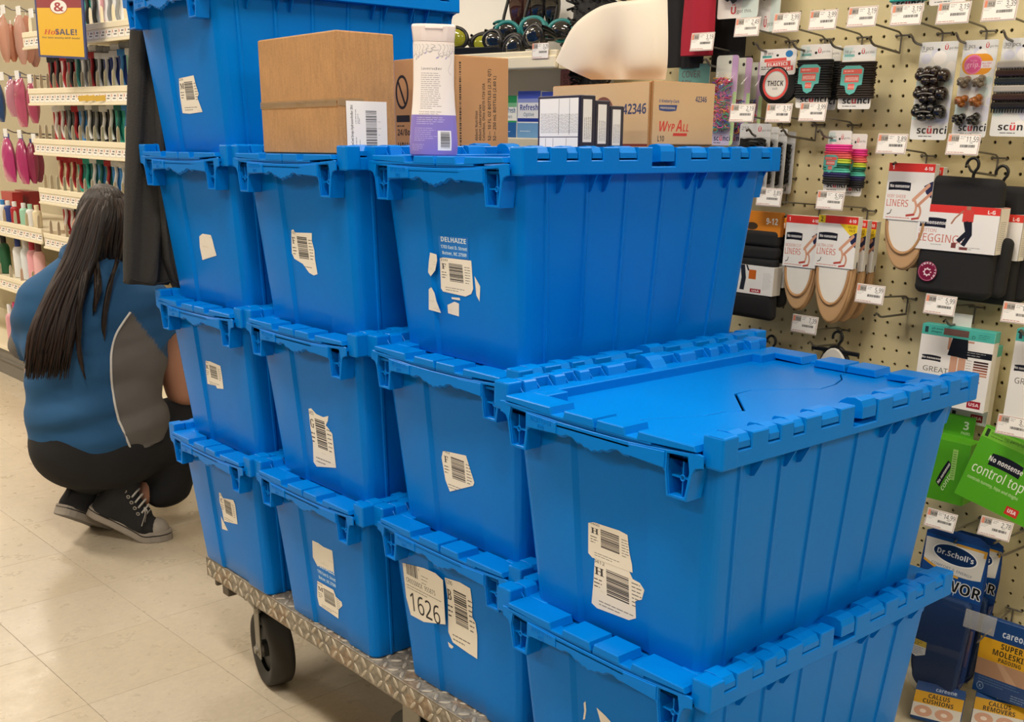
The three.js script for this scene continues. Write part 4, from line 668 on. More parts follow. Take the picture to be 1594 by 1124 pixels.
{ // tights with an orange header
  [[BX - 0.12, [1146, 326], [1222, 326], [1130, 487], 'orange headed black tights pack, front', 0], [BX - 0.085, [1172, 335], [1236, 336], [1160, 470], 'orange headed black tights pack tucked behind the front one', 1]].forEach(([X, TL, TR, BL, lab, k]) => {
    const s = spot(X, TL, TR, BL), t = hang('tights_pack', lab, 'tights', s, 'orange tights packs'), w = s.w, h = s.h;
    const pr = print(280, 90, (c, W, H) => { c.fillStyle = '#e08a2a'; c.fillRect(0, 0, W, H); txt(c, '9-12', W - 16, 46, 34, '#fff', { align: 'right', bold: true }); c.fillStyle = '#4a3a2a'; c.beginPath(); c.ellipse(W * 0.42, 56, 34, 14, 0, 0, 7); c.fill(); });
    mesh('header', rb(-w / 2, w / 2, h * 0.78, h, -0.006, 0.006, 0.001), std(0xd07a20, 0.6), t);
    mesh('header_print', polyCard(pr, [[-w / 2, h * 0.78], [w / 2, h * 0.78], [w / 2, h], [-w / 2, h]]), pr.gloss, t).position.z = 0.0066;
    mesh('folded_tights', [softBox(w, h * 0.16, 0.024, h * 0.68, 0.004, k), softBox(w, h * 0.14, 0.024, h * 0.55, 0.004, k + 3), softBox(w * 0.99, h * 0.14, 0.022, h * 0.44, 0.004, k + 5), softBox(w, h * 0.26, 0.026, 0, 0.006, k + 7)], blackCloth, t);
    const p2 = print(280, 260, (c, W, H) => { c.fillStyle = '#efedea'; c.fillRect(0, 0, W, H); c.strokeStyle = '#2a2c38'; c.lineWidth = 26; c.beginPath(); c.moveTo(66, 0); c.lineTo(60, 110); c.lineTo(52, 220); c.moveTo(96, 0); c.lineTo(108, 120); c.lineTo(100, 230); c.stroke(); c.strokeStyle = '#2a2c38'; c.lineWidth = 9; c.beginPath(); c.moveTo(120, 0); c.lineTo(134, 50); c.stroke(); c.fillStyle = '#cf6a24'; c.fillRect(136, 40, 42, 84); c.fillStyle = '#a8242e'; c.fillRect(150, 210, 62, 34); txt(c, 'USA', 181, 236, 24, '#fff', { align: 'center', bold: true }); lines(c, 220, 60, 50, 14, 11, 4, '#aaa'); });
    mesh('paper_band', rb(-w / 2, w / 2, h * 0.23, h * 0.5, -0.014, 0.013, 0.001), std(0xd9d6d0, 0.6), t);
    mesh('band_print', polyCard(p2, [[-w / 2, h * 0.23], [w / 2, h * 0.23], [w / 2, h * 0.5], [-w / 2, h * 0.5]]), p2.gloss, t).position.z = 0.0136;
  });
}
// boxes of shapewear with a teal header
function shapesPrint() {
  return print(340, 460, (c, W, H) => {
    c.fillStyle = '#efedeb'; c.fillRect(0, 0, W, H); c.fillStyle = '#4fb5aa'; c.fillRect(0, 0, W, 60); c.fillStyle = '#6d5048'; c.beginPath(); c.roundRect(104, 10, 118, 38, 4); c.fill(); txt(c, 'all-over', 44, 26, 16, '#1f4a46', { bold: true }); txt(c, 'shaper', 44, 43, 16, '#1f4a46', { bold: true }); txt(c, 'D', 236, 50, 26, '#1f4a46'); lines(c, 266, 22, 60, 3, 10, 5, '#2f7069'); c.fillStyle = '#344'; c.fillRect(14, 14, 16, 34);
    c.fillStyle = '#c8957c'; c.fillRect(132, 60, 14, 70); c.fillRect(212, 66, 40, 10); c.fillStyle = '#1b1b1f'; c.beginPath(); c.moveTo(150, 60); c.lineTo(222, 60); c.lineTo(232, 170); c.lineTo(136, 162); c.fill(); c.fillRect(214, 120, 126, 36); lines(c, 226, 128, 100, 2, 14, 7, '#aaa'); c.fillStyle = '#cf9f86'; c.fillRect(152, 164, 34, 190); c.fillRect(190, 168, 34, 186);
    noNonsense(c, 16, 176, 92, 34); txt(c, 'GREAT', 26, 272, 42, '#6a6662'); txt(c, 'SHAPES', 172, 300, 42, '#a5766a', { sx: 0.9 }); ['#3a2320', '#5a352c', '#7c4a3a', '#9c624c', '#b87c62', '#c8937a'].forEach((k, i) => { c.fillStyle = k; c.fillRect(262, 172 + i * 15, 66, 10); }); lines(c, 228, 174, 28, 6, 15, 5, '#8a8680');
    c.fillStyle = '#a02232'; c.fillRect(258, H - 58, 62, 42); txt(c, 'USA', 289, H - 28, 26, '#f2e6e6', { bold: true, align: 'center' }); c.fillStyle = '#222'; c.fillRect(160, H - 60, 20, 44);
  });
}
const prS = shapesPrint();
function shapeBox(label, X, TL, TR, BL, d = 0.02) {
  const s = spot(X, TL, TR, BL), t = hang('shapewear_box', label, 'box', s, 'teal topped shapewear boxes');
  mesh('carton', [rb(-s.w / 2, s.w / 2, 0, s.h, -d, 0, 0.0012), rb(-s.w * 0.16, s.w * 0.1, s.h, s.h + 0.022, -d, -d + 0.002, 0.0008)], std(0xe4e1dc, 0.5), t);
  mesh('front_print', polyCard(prS, [[-s.w / 2, 0], [s.w / 2, 0], [s.w / 2, s.h], [-s.w / 2, s.h]]), prS.gloss, t).position.z = 0.0006;
  mesh('teal_top', rb(-s.w / 2 - 0.0004, s.w / 2 + 0.0004, s.h * 0.87, s.h + 0.0004, -d - 0.0004, -0.0006, 0.0008), std(0x4fb5aa, 0.5), t);
}
shapeBox('teal topped shapewear box behind the front one', BX - 0.05, [1462, 526], [1566, 540], [1424, 642]);
shapeBox('teal topped shapewear box, front of its pair', BX - 0.1, [1438, 503], [1552, 516], [1420, 622]);
shapeBox('teal topped shapewear box behind the 3.99 ticket', BX - 0.1, [1588, 512], [1700, 524], [1557, 650]);
{ // green packets
  const g1 = std(0x55a81c, 0.5);
  const s = spot(BX - 0.12, [1557, 680], [1690, 705], [1493, 782]), t = hang('control_top_packet', 'bright green control top packet tilted outward', 'packet', s);
  const w = s.w, h = s.h;
  const pr = print(460, 420, (c, W, H) => { c.fillStyle = '#58ad1e'; c.fillRect(0, 0, W, H); c.fillStyle = '#7cc23a'; c.fillRect(0, 10, W, 56); c.fillStyle = '#2c3a20'; c.fillRect(16, 14, 20, 44); txt(c, 'control top pantyhose', 48, 36, 22, '#27431a'); lines(c, 50, 46, 120, 1, 6, 6, '#3a5a26'); c.save(); c.translate(104, 120); c.rotate(0.02); noNonsense(c, 0, 0, 190, 76); c.restore(); txt(c, 'control top', 26, 262, 76, '#eef6e6', { sx: 0.85 }); txt(c, 'controls tummy, hips and thighs', 26, 306, 24, '#d8ecc6', { sx: 0.9 }); c.fillStyle = '#d2362c'; c.fillRect(W - 160, H - 66, 76, 46); txt(c, 'USA', W - 122, H - 34, 28, '#fff', { bold: true, align: 'center' }); });
  const m = mesh('envelope', rb(-w / 2, w / 2, 0, h, -0.006, 0.006, 0.002), g1, t); m.rotation.set(-0.15, 0, -0.22); m.position.set(-0.032, 0.004, 0.01);
  mesh('front_print', polyCard(pr, [[-w / 2, 0], [w / 2, 0], [w / 2, h], [-w / 2, h]]), pr.gloss, m).position.z = 0.0066;
  const s2 = spot(BX - 0.09, [1462, 664], [1522, 682], [1440, 770]), t2 = hang('control_top_box', 'open green pantyhose box beside the tilted control top packet', 'box', s2);
  const p2 = print(260, 260, (c, W, H) => { c.fillStyle = '#52a41e'; c.fillRect(0, 0, W, H); c.save(); c.translate(60, 180); c.rotate(-1.0); noNonsense(c, 0, 0, 120, 40); txt(c, 'control', 0, 70, 36, '#e4f2d6'); c.restore(); c.fillStyle = '#9bcf6a'; c.fillRect(150, 30, 34, 130); lines(c, 156, 40, 22, 12, 10, 4, '#3d6a20'); });
  mesh('carton', rb(-s2.w / 2, s2.w / 2, 0, s2.h * 0.86, -0.03, 0.012, 0.0015), g1, t2);
  mesh('front_print', polyCard(p2, [[-s2.w / 2, 0], [s2.w / 2, 0], [s2.w / 2, s2.h * 0.86], [-s2.w / 2, s2.h * 0.86]]), p2.gloss, t2).position.z = 0.0126;
  const p3 = print(120, 80, (c, W, H) => { c.fillStyle = '#5cb024'; c.fillRect(0, 0, W, H); txt(c, '3', 76, 50, 42, '#f2f8ea', { bold: true }); txt(c, 'PAIRS', 70, 68, 14, '#f2f8ea'); });
  mesh('hang_tab', rb(-s2.w / 2, s2.w * 0.28, s2.h * 0.84, s2.h * 1.16, -0.03, -0.028, 0.0006), g1, t2);
  mesh('tab_print', polyCard(p3, [[-s2.w / 2, s2.h * 0.86], [s2.w * 0.28, s2.h * 0.86], [s2.w * 0.28, s2.h * 1.16], [-s2.w / 2, s2.h * 1.16]]), p3.gloss, t2).position.z = -0.0274;
}
// insole blisters
function insoles(label, X, TL, TR, BL, k) {
  const s = spot(X, TL, TR, BL), t = hang('insole_blister', label, 'insoles', s, 'insole blisters'), w = s.w, h = s.h;
  const foot = (q, d = 0) => { const o = []; for (let i = 0; i <= 16; i++) { const a = Math.PI + i / 16 * Math.PI; o.push([Math.cos(a) * w * 0.42 * q, h * 0.2 + Math.sin(a) * h * 0.19 * q]); } o.push([w * 0.46 * q, h * 0.55], [w * 0.49 * q, h * 0.75], [w * 0.46 * q, h * 0.955], [w * 0.3, h * 0.985], [-w * 0.3, h * 0.985], [-w * 0.46 * q, h * 0.955], [-w * 0.49 * q, h * 0.75], [-w * 0.44 * q, h * 0.5]); return o; };
  mesh('backing_card', ext(foot(1), 0.001), std(0x123a78, 0.5), t).position.z = -0.001;
  const pr = print(300, 340, (c, W, H) => { c.fillStyle = '#16498f'; c.fillRect(0, 0, W, H); c.fillStyle = '#d9d7d2'; c.beginPath(); c.moveTo(0, 20); c.lineTo(W, 20); c.lineTo(W - 12, 200); c.quadraticCurveTo(W / 2, 236, 0, 150); c.fill(); c.strokeStyle = '#d8a23a'; c.lineWidth = 14; c.beginPath(); c.moveTo(W * 0.5, 24); c.lineTo(W - 8, 26); c.lineTo(W - 10, 60); c.stroke(); c.beginPath(); c.moveTo(0, 156); c.quadraticCurveTo(W * 0.3, 210, W * 0.6, 218); c.stroke(); c.fillStyle = '#f2f2f0'; c.beginPath(); c.ellipse(W * 0.5, 92, 112, 60, 0.1, 0, 7); c.fill(); c.fillStyle = '#14305e'; c.beginPath(); c.ellipse(W * 0.5, 92, 106, 54, 0.1, 0, 7); c.fill(); txt(c, "Dr.Scholl's", W * 0.5, 106, 44, '#e8eaee', { bold: true, align: 'center', rot: 0.06, sx: 0.84 }); txt(c, 'COMFORT & ENERGY', W * 0.47, 186, 22, '#5a6a86', { align: 'center', rot: 0.12 }); txt(c, 'WORK', 118, 306, 92, '#111', { bold: true, stroke: '#e6e6e6', lw: 10, sx: 0.85, rot: 0.04 }); });
  mesh('card_print', polyCard(pr, [[-w * 0.45, h * 0.62], [w * 0.45, h * 0.62], [w * 0.45, h * 0.94], [-w * 0.45, h * 0.94]]), pr.gloss, t).position.z = 0.0006;
  mesh('insole', [ext(foot(0.8).map(([a, b]) => [a, b * 0.62 + h * 0.015]), 0.016, 0.004, [], 2)], std(0x10325f, 0.6), t);
  const st = print(90, 120, (c, W, H) => { c.fillStyle = '#e6e4de'; c.fillRect(0, 0, W, H); c.fillStyle = '#d6b43a'; c.fillRect(0, 0, W, 44); lines(c, 8, 10, 70, 3, 11, 7, '#3a3a20'); lines(c, 10, 54, 70, 5, 11, 5, '#5a6a9a'); });
  mesh('side_sticker', polyCard(st, [[-w * 0.42, h * 0.255], [-w * 0.3, h * 0.235], [-w * 0.16, h * 0.26], [-w * 0.16, h * 0.335], [-w * 0.42, h * 0.34]]), st.paper, t).position.z = 0.0168;
  mesh('clear_shell', ext(foot(1.0).map(([a, b]) => [a, Math.min(b, h * 0.6)]), 0.026, 0.007, [], 3), phy(0xf4f8ff, 0.04, { transmission: 1, thickness: 0, ior: 1.3 }), t);
}
insoles('clear insole blister with a blue insole, front', BX - 0.12, [1424, 806], [1530, 826], [1420, 1074], 0);
insoles('clear insole blister behind the front one', BX - 0.065, [1472, 815], [1560, 832], [1452, 1052], 1);
{ // foot care packs low down
  const s = spot(BX - 0.09, [1538, 958], [1640, 990], [1512, 1070]), t = hang('moleskin_pack', 'blue and yellow moleskin padding pack', 'packet', s), w = s.w, h = s.h;
  const pr = print(300, 320, (c, W, H) => { c.fillStyle = '#123f7c'; c.fillRect(0, 0, W, H); txt(c, 'careone', 96, 62, 40, '#cfd8e6', { bold: true, sx: 0.9 }); c.fillStyle = '#d9a420'; c.fillRect(0, 82, W, 92); txt(c, 'SUPER', W * 0.5, 112, 34, '#1c1c1c', { bold: true, align: 'center' }); txt(c, 'MOLESKIN', W * 0.5, 144, 34, '#1c1c1c', { bold: true, align: 'center' }); txt(c, 'PADDING', W * 0.5, 168, 24, '#1c1c1c', { bold: true, align: 'center' }); c.fillStyle = '#b08a70'; c.fillRect(0, 174, W, 70); c.fillStyle = '#c09c82'; c.beginPath(); c.moveTo(90, 174); c.lineTo(150, 244); c.lineTo(200, 244); c.lineTo(120, 174); c.fill(); lines(c, 20, 252, 200, 3, 11, 5, '#5a7aa8'); c.strokeStyle = '#8fa6c8'; c.lineWidth = 3; c.beginPath(); c.arc(34, 292, 15, 0, 7); c.stroke(); txt(c, 'K', 34, 299, 18, '#b9c8de', { align: 'center' }); lines(c, 180, 288, 100, 3, 10, 5, '#8fa6c8'); });
  mesh('pouch', rb(-w / 2, w / 2, 0, h, -0.008, 0.006, 0.004, 2), std(0x123f7c, 0.4), t);
  mesh('front_print', polyCard(pr, [[-w / 2, 0.001], [w / 2, 0.001], [w / 2, h - 0.001], [-w / 2, h - 0.001]]), pr.gloss, t).position.z = 0.0066;
  const lay = (name, lab, px, w, d, turn, l1, l2, hi) => {
    const q = onY(px[0], px[1], 0.228), t2 = thing(name, lab, 'packet', V(q.x, 0.222, q.z), 'foot care pouches lying on the base deck'); t2.rotation.set(0, turn, 0);
    const pr2 = print(300, 220, (c, W, H) => { c.fillStyle = '#124a8c'; c.fillRect(0, 0, W, H); txt(c, 'careone', 120, 44, 34, '#d5deea', { bold: true }); c.fillStyle = '#d9a420'; c.fillRect(0, 58, W, 76); txt(c, l1, W / 2, 94, 38, '#1a1a1a', { bold: true, align: 'center' }); txt(c, l2, W / 2, 128, 38, '#1a1a1a', { bold: true, align: 'center' }); c.fillStyle = '#d9d4cc'; c.fillRect(0, 134, W, 86); for (const x of [70, 200]) { c.fillStyle = '#cf9f86'; c.beginPath(); c.ellipse(x, 180, 56, 34, 0, 0, 7); c.fill(); c.fillStyle = '#e9d9cc'; c.beginPath(); c.ellipse(x, 180, 20, 12, 0, 0, 7); c.fill(); } });
    const b = mesh('pouch', rb(-w / 2, w / 2, 0, 0.014, -d / 2, d / 2, 0.006, 2), std(0x124a8c, 0.35), t2); b.rotation.x = 0; b.position.y = 0.0;
    const f = mesh('front_print', card(pr2, w * 0.97, d * 0.95), pr2.gloss, b); f.rotation.x = -Math.PI / 2; f.position.y = 0.0146;
    t2.rotation.order = 'YXZ'; t2.rotation.x = 0.62; t2.position.y += d / 2 * Math.sin(0.62);
  };
  lay('callus_cushion_pouch', 'blue and yellow callus cushions pouch lying on the base deck', [1458, 1112], 0.085, 0.075, -1.25, 'CALLUS', 'CUSHIONS', 0);
  lay('callus_remover_pouch', 'blue and yellow callus remover pouch lying beside the cushions pouch', [1552, 1124], 0.085, 0.075, -1.25, 'CALLUS', 'REMOVERS', 0);
  // slipper on a small hanger just above the tote lid
  const q = onX(1300, 548, BX - 0.09), t3 = thing('insole_liner', 'white insole liner on a black plastic hook just above the bare tote lid', 'insole', V(BX - 0.09, q.y - 0.12, q.z), 'white insole liners'); t3.rotation.y = -Math.PI / 2;
  const oval = Array.from({ length: 28 }, (_, i) => { const a = i / 28 * 6.283; return [Math.cos(a) * 0.034, 0.06 + Math.sin(a) * 0.068]; });
  mesh('liner', ext(oval, 0.006, 0.002), std(0xd8d6d0, 0.6), t3); mesh('liner_edge', [new THREE.TubeGeometry(new THREE.CatmullRomCurve3(oval.map(([a, b]) => V(a * 1.04, b * 1.01, -0.004)), true), 50, 0.004, 6, true)], std(0x1a1a1c, 0.5), t3);
  hangerHook(t3, 0.13, 0.0);
  const c3 = t3.clone(); c3.name = numbered('insole_liner'); const q2 = onX(1198, 545, BX - 0.09); c3.position.set(BX - 0.09, q2.y - 0.13, q2.z); c3.userData = { label: 'white insole liner on a black hook behind the bare tote rim', category: 'insole', group: 'white insole liners' }; scene.add(c3);
}
// ---------------------------------------------------------------- shelf with swim goggles and eye drops, beyond the pegboard
{
  const SX = 0.8, yT = onX(860, 77, SX).y, yB = onX(860, 106, SX).y, ZR = onX(866, 95, SX).z, ZL = -2.1;
  const sh = thing('goggle_shelf', 'cream metal shelf with swim goggles, beyond the pegboard', 'shelf', [0, 0, 0]);
  mesh('shelf_board', rb(SX + 0.006, BX, yT - 0.02, yT - 0.004, ZL, ZR, 0.002), cream, sh);
  mesh('front_lip', [rb(SX, SX + 0.01, yT - 0.012, yT, ZL, ZR, 0.003, 2), rb(SX - 0.004, SX + 0.008, yB, yT - 0.010, ZL, ZR, 0.004, 2)], cream, sh);
  mesh('end_bracket', [bx(SX + 0.01, BX, yB, yT - 0.004, ZR - 0.003, ZR)], cream, sh);
  const pr = ticket('3.29', '3.29'); const q = onX(841, 79, SX - 0.006); const tk = mesh('price_ticket', card(pr, 0.048, 0.03), pr.paper, sh); tk.rotation.y = -Math.PI / 2; tk.position.copy(q);
  const y2 = onX(820, 216, 0.84).y;
  const s2 = thing('eye_drop_shelf', 'cream metal shelf carrying the eye drop boxes behind the bottle', 'shelf', [0, 0, 0]);
  mesh('shelf_board', rb(0.8, BX, y2 - 0.02, y2, ZL, -0.72, 0.002), cream, s2); mesh('front_lip', rb(0.79, 0.8, y2 - 0.034, y2 + 0.002, ZL, -0.72, 0.003), cream, s2);
  // eye drop boxes
  const dropBox = (lab, x0, x1, y0, green, txt2) => {
    const X = 0.84, a = onX(x0, y0, X), b = onX(x1, y0, X), h = a.y - y2, w = b.z - a.z;
    const t = thing('eye_drop_box', lab, 'box', V(X, y2, (a.z + b.z) / 2), 'eye drop boxes'); t.rotation.y = -Math.PI / 2;
    const p = print(160, 240, (c, W, H) => { const g = c.createLinearGradient(0, 0, 0, H); if (green) { c.fillStyle = '#f0f2ee'; c.fillRect(0, 0, W, H); c.fillStyle = '#2c8a4c'; c.fillRect(0, 0, W, 40); c.fillStyle = '#7cba8c'; c.fillRect(0, 40, W, 24); c.fillStyle = '#2a62a4'; c.fillRect(0, 150, W, 90); c.fillStyle = '#38a05c'; c.fillRect(0, 140, W, 10); } else { c.fillStyle = '#e9ebf0'; c.fillRect(0, 0, W, H); c.fillStyle = '#4a5ab8'; c.fillRect(0, 0, W, 38); c.fillStyle = '#8f9ad2'; c.fillRect(0, 38, W, 20); c.fillStyle = '#6f9fd0'; c.fillRect(0, 160, W, 80); c.fillStyle = '#2a3f98'; c.fillRect(0, 136, W, 18); } txt(c, 'Refresh', W / 2, 96, 40, green ? '#2a5a8a' : '#2b3a90', { align: 'center', bold: true, sx: 0.9 }); txt(c, txt2, W / 2, 126, 26, '#3a5a7a', { align: 'center' }); lines(c, 20, 200, W - 40, 1, 8, 6, '#dfe6ee'); });
    mesh('carton', rb(-w / 2, w / 2, 0, h, -0.04, 0, 0.001), std(0xd8dde6, 0.5), t); mesh('front_print', polyCard(p, [[-w / 2, 0], [w / 2, 0], [w / 2, h], [-w / 2, h]]), p.gloss, t).position.z = 0.0006;
  };
  dropBox('small green topped eye drop box behind the bottle', 783, 805, 149, true, 'Tears');
  dropBox('blue eye drop box beside the green topped one', 807, 842, 142, false, 'Optive');
  dropBox('blue eye drop box partly hidden by the leaflet cartons', 844, 880, 143, false, 'Relief');
  // swim goggles heaped on the upper shelf
  const gog = (lab, px, X, k, frame, lens, turn, yo = 0) => {
    const q = onX(px[0], px[1], X), t = thing('swim_goggles', lab, 'goggles', V(X, yT - 0.004 + yo, q.z), 'swim goggles'); t.rotation.set(0.25 * Math.sin(k * 7), turn, 0.3 * Math.sin(k * 5 + 1), 'YXZ');
    const cup = (x) => { const p = []; for (let i = 0; i < 20; i++) { const a = i / 20 * 6.283; p.push(V(x + Math.cos(a) * 0.028, 0.026 + Math.sin(a) * 0.021, 0.004 * Math.cos(a * 2))); } return p; };
    for (const s of [-1, 1]) { mesh('eye_cup', [new THREE.TubeGeometry(new THREE.CatmullRomCurve3(cup(s * 0.034), true), 30, 0.0048, 6, true)], frame, t); mesh('lens', new THREE.SphereGeometry(1, 14, 10, 0, 6.3, 0, 1.2).rotateX(Math.PI / 2).scale(0.027, 0.02, 0.012).translate(s * 0.034, 0.026, 0.0), lens, t); }
    const st = []; for (let i = 0; i <= 16; i++) { const a = i / 16 * Math.PI; st.push(V(-Math.cos(a) * 0.064, 0.026 + 0.012 * Math.sin(a * 2 + k), -Math.sin(a) * 0.07)); }
    mesh('strap', [tube(st, 0.004, 5, 40), tube(st.map(p => p.clone().add(V(0, 0.009, 0))), 0.0035, 5, 40), tube([[-0.008, 0.026, 0], [0, 0.029, 0.003], [0.008, 0.026, 0]], 0.003, 5)], frame, t);
  };
  const blkR = std(0x141416, 0.4), tealR = std(0x1f7f82, 0.4), smoke = phy(0x1c1e22, 0.08, { clearcoat: 1 }), yel = phy(0x9a9a20, 0.1, { clearcoat: 1 }), clr = phy(0xc9ced2, 0.08, { transmission: 0.7, thickness: 0 });
  gog('teal framed swim goggles standing on the cream shelf', [850, 45], 0.9, 0.5, tealR, smoke, -1.2, 0.03);
  gog('teal rimmed swim goggles leaning behind the other teal pair', [815, 40], 0.95, 1.1, tealR, smoke, -1.0, 0.035);
  gog('black swim goggles lying over the ticket end of the shelf', [822, 66], 0.835, 0.1, blkR, smoke, -1.57);
  gog('black swim goggles with yellow lenses beside the cardboard box', [728, 60], 0.86, 0.9, blkR, yel, -0.9, 0.012);
  gog('clear lens swim goggles among the black pairs', [766, 50], 0.93, 1.6, blkR, clr, -1.4, 0.02);
  gog('black swim goggles at the middle of the heap', [784, 66], 0.84, 2.2, blkR, smoke, -1.57);
  { // flat clear case leaning at the front
    const q = onX(742, 80, 0.83), t = thing('goggle_case', 'flat black edged clear goggle case lying on the shelf', 'case', V(0.86, yT - 0.003, q.z)); t.rotation.set(0, -1.3, 0);
    mesh('tray', [rb(-0.075, 0.075, 0, 0.004, -0.045, 0.045, 0.002), ...[-1, 1].map(s => rb(s * 0.072 - 0.003, s * 0.072 + 0.003, 0, 0.018, -0.045, 0.045, 0.002)), ...[-1, 1].map(s => rb(-0.075, 0.075, 0, 0.018, s * 0.043 - 0.002, s * 0.043 + 0.002, 0.0015))], blkR, t);
    mesh('clear_lid', rb(-0.072, 0.072, 0.016, 0.018, -0.042, 0.042, 0.0008), phy(0xd5dade, 0.06, { transmission: 0.8, thickness: 0 }), t);
  }
  { // dark goggles hanging above, on the white panel
    [[805, 6, 'brown tinted goggles hanging on the white back panel', 0x3a2020], [838, 4, 'dark goggles hanging on the white back panel beside the brown pair', 0x15171c]].forEach(([x, y, lab, c]) => { const q = onX(x, y, 0.98), t = thing('hanging_goggles', lab, 'goggles', q, 'goggles hanging on the white panel'); t.rotation.y = -1.2; mesh('lens', [new THREE.SphereGeometry(1, 16, 12).scale(0.02, 0.05, 0.012), new THREE.SphereGeometry(1, 16, 12).scale(0.02, 0.05, 0.012).translate(0.035, -0.005, 0)], phy(c, 0.08, { clearcoat: 1 }), t); mesh('strap', [tube([[-0.02, 0.02, 0], [-0.03, -0.06, 0.01], [0, -0.1, 0.0], [0.04, -0.06, 0.01], [0.05, 0.03, 0]], 0.004, 5, 30)], blkR, t); });
  }
}
// ---------------------------------------------------------------- stickers on the tote ends
const WSLOPE = (TOP_HX - BOT_HX) / (TH - 0.037);
function endPt(key, px, py) {                  // where the lens ray meets the end wall of a tote, in the frame of that tote
  const M = TOTE[key].M, inv = M.clone().invert(), o = CAM.clone().applyMatrix4(inv), d = CAM.clone().add(ray(px, py)).applyMatrix4(inv).sub(o);
  return o.addScaledVector(d, -(BOT_HX + WSLOPE * o.y + o.x) / (d.x + WSLOPE * d.y));
}
function sticker(key, poly, pr, name = 'sticker', lift = 0.0007) {
  const q = poly.map(([x, y]) => endPt(key, x, y)), c = V(0, 0, 0); q.forEach(p => c.add(p)); c.multiplyScalar(1 / q.length);
  const k = Math.sqrt(1 + WSLOPE * WSLOPE), pts = q.map(p => [p.z - c.z, (p.y - c.y) * k]);
  let area = 0; pts.forEach((p, i) => { const r = pts[(i + 1) % pts.length]; area += p[0] * r[1] - r[0] * p[1]; }); if (area < 0) pts.reverse();
  const inner = Math.max(...q.map(p => Math.abs(p.z))) < 0.0605;
  const g = polyCard(pr, pts); const m = mesh(name, g, pr.paper, TOTE[key].o);
  const u = V(0, 0, 1), v = V(-WSLOPE, 1, 0).normalize(), n = u.clone().cross(v);
  m.quaternion.setFromRotationMatrix(new THREE.Matrix4().makeBasis(u, v, n));
  m.position.copy(c).add(V(inner ? 0.005 : 0, 0, 0)).addScaledVector(n, lift);
  return m;
}
const paperBg = (c, w, h, col = '#e9e3d6') => { c.fillStyle = col; c.fillRect(0, 0, w, h); for (let i = 0; i < 6; i++) { c.fillStyle = 'rgba(190,178,156,0.25)'; c.fillRect(rnd() * w, rnd() * h, 30 * rnd(), 3); } };
const shipLabel = (letter, no) => print(150, 170, (c, w, h) => { paperBg(c, w, h); txt(c, no, 10, 18, 15, '#2b2826'); txt(c, letter, 12, 56, 34, '#2b2826', { font: 'serif', bold: true }); bars(c, 46, 26, 62, 84, 20, true); lines(c, 10, 70, 26, 3, 12, 6, '#3a3633'); lines(c, 116, 34, 26, 7, 12, 5, '#4a4642'); lines(c, 22, h - 30, w - 50, 2, 11, 5, '#6a655e'); });
const tornPaper = () => print(60, 60, (c, w, h) => paperBg(c, w, h, '#e6e0d4'));
sticker(42, [[912, 815], [920, 814], [960, 827], [973, 834], [976, 862], [980, 880], [981, 893], [918, 869], [912, 862]], shipLabel('H', '0400'));
sticker(42, [[922, 868], [975, 890], [981, 903], [992, 909], [999, 920], [995, 935], [985, 937], [986, 964], [975, 967], [925, 948], [917, 940], [920, 905]], shipLabel('H', '0412'), 'sticker', 0.0004);
const addr = () => print(230, 160, (c, w, h) => { c.fillStyle = '#0074d0'; c.fillRect(0, 0, w, h); txt(c, 'DELHAIZE', w / 2, 46, 46, '#dfe9f0', { bold: true, align: 'center', sx: 0.92 }); txt(c, '1703 East D. Street', w / 2, 92, 32, '#cfdfeb', { bold: true, align: 'center', sx: 0.7 }); txt(c, 'Butner, NC 27509', w / 2, 134, 32, '#cfdfeb', { bold: true, align: 'center', sx: 0.7 }); });
sticker(33, [[678, 367], [725, 370], [726, 404], [681, 401]], addr(), 'address_print', 0.0005);
sticker(33, [[681, 402], [686, 401], [730, 406], [733, 450], [730, 458], [721, 462], [686, 454], [683, 449]], shipLabel('F', '2143'));
for (const p of [[[670, 393], [680, 396], [681, 405], [678, 421], [671, 430], [667, 424], [668, 408]], [[668, 450], [672, 447], [677, 456], [680, 469], [687, 487], [668, 482]], [[693, 475], [704, 470], [711, 473], [711, 493], [694, 488]], [[735, 430], [744, 446], [743, 470], [738, 460]], [[699, 463], [712, 464], [713, 468], [700, 466]]]) sticker(33, p, tornPaper(), 'torn_sticker');
sticker(23, [[450, 359], [453, 357], [456, 362], [482, 363], [482, 375], [486, 390], [487, 404], [491, 427], [485, 429], [478, 425], [468, 411], [455, 403], [451, 394]], shipLabel('F', '1187'));
sticker(13, [[307, 368], [312, 364], [325, 366], [328, 375], [330, 384], [334, 398], [312, 405], [308, 385]], tornPaper(), 'torn_sticker');
sticker(14, [[275, 122], [298, 117], [301, 130], [306, 146], [304, 152], [312, 174], [292, 177], [281, 176], [277, 150]], shipLabel('M', '2204'));
sticker(12, [[317, 562], [324, 563], [340, 570], [343, 588], [345, 606], [335, 605], [333, 601], [320, 598], [318, 580]], shipLabel('K', '3061'));
sticker(11, [[338, 767], [341, 769], [344, 776], [360, 779], [363, 786], [367, 817], [346, 812], [343, 796], [339, 782]], shipLabel('C', '2750'));
sticker(11, [[341, 804], [352, 827], [343, 824]], tornPaper(), 'torn_sticker');
sticker(22, [[477, 637], [481, 636], [489, 645], [500, 650], [508, 648], [507, 656], [504, 662], [514, 676], [520, 729], [490, 727], [485, 720], [484, 690], [480, 665]], shipLabel('G', '2455'));
sticker(21, [[483, 842], [492, 846], [500, 852], [514, 858], [516, 876], [517, 892], [490, 880], [484, 868]], tornPaper(), 'torn_sticker');
sticker(21, [[488, 876], [519, 888], [521, 918], [491, 905]], addr(), 'address_print', 0.0004);
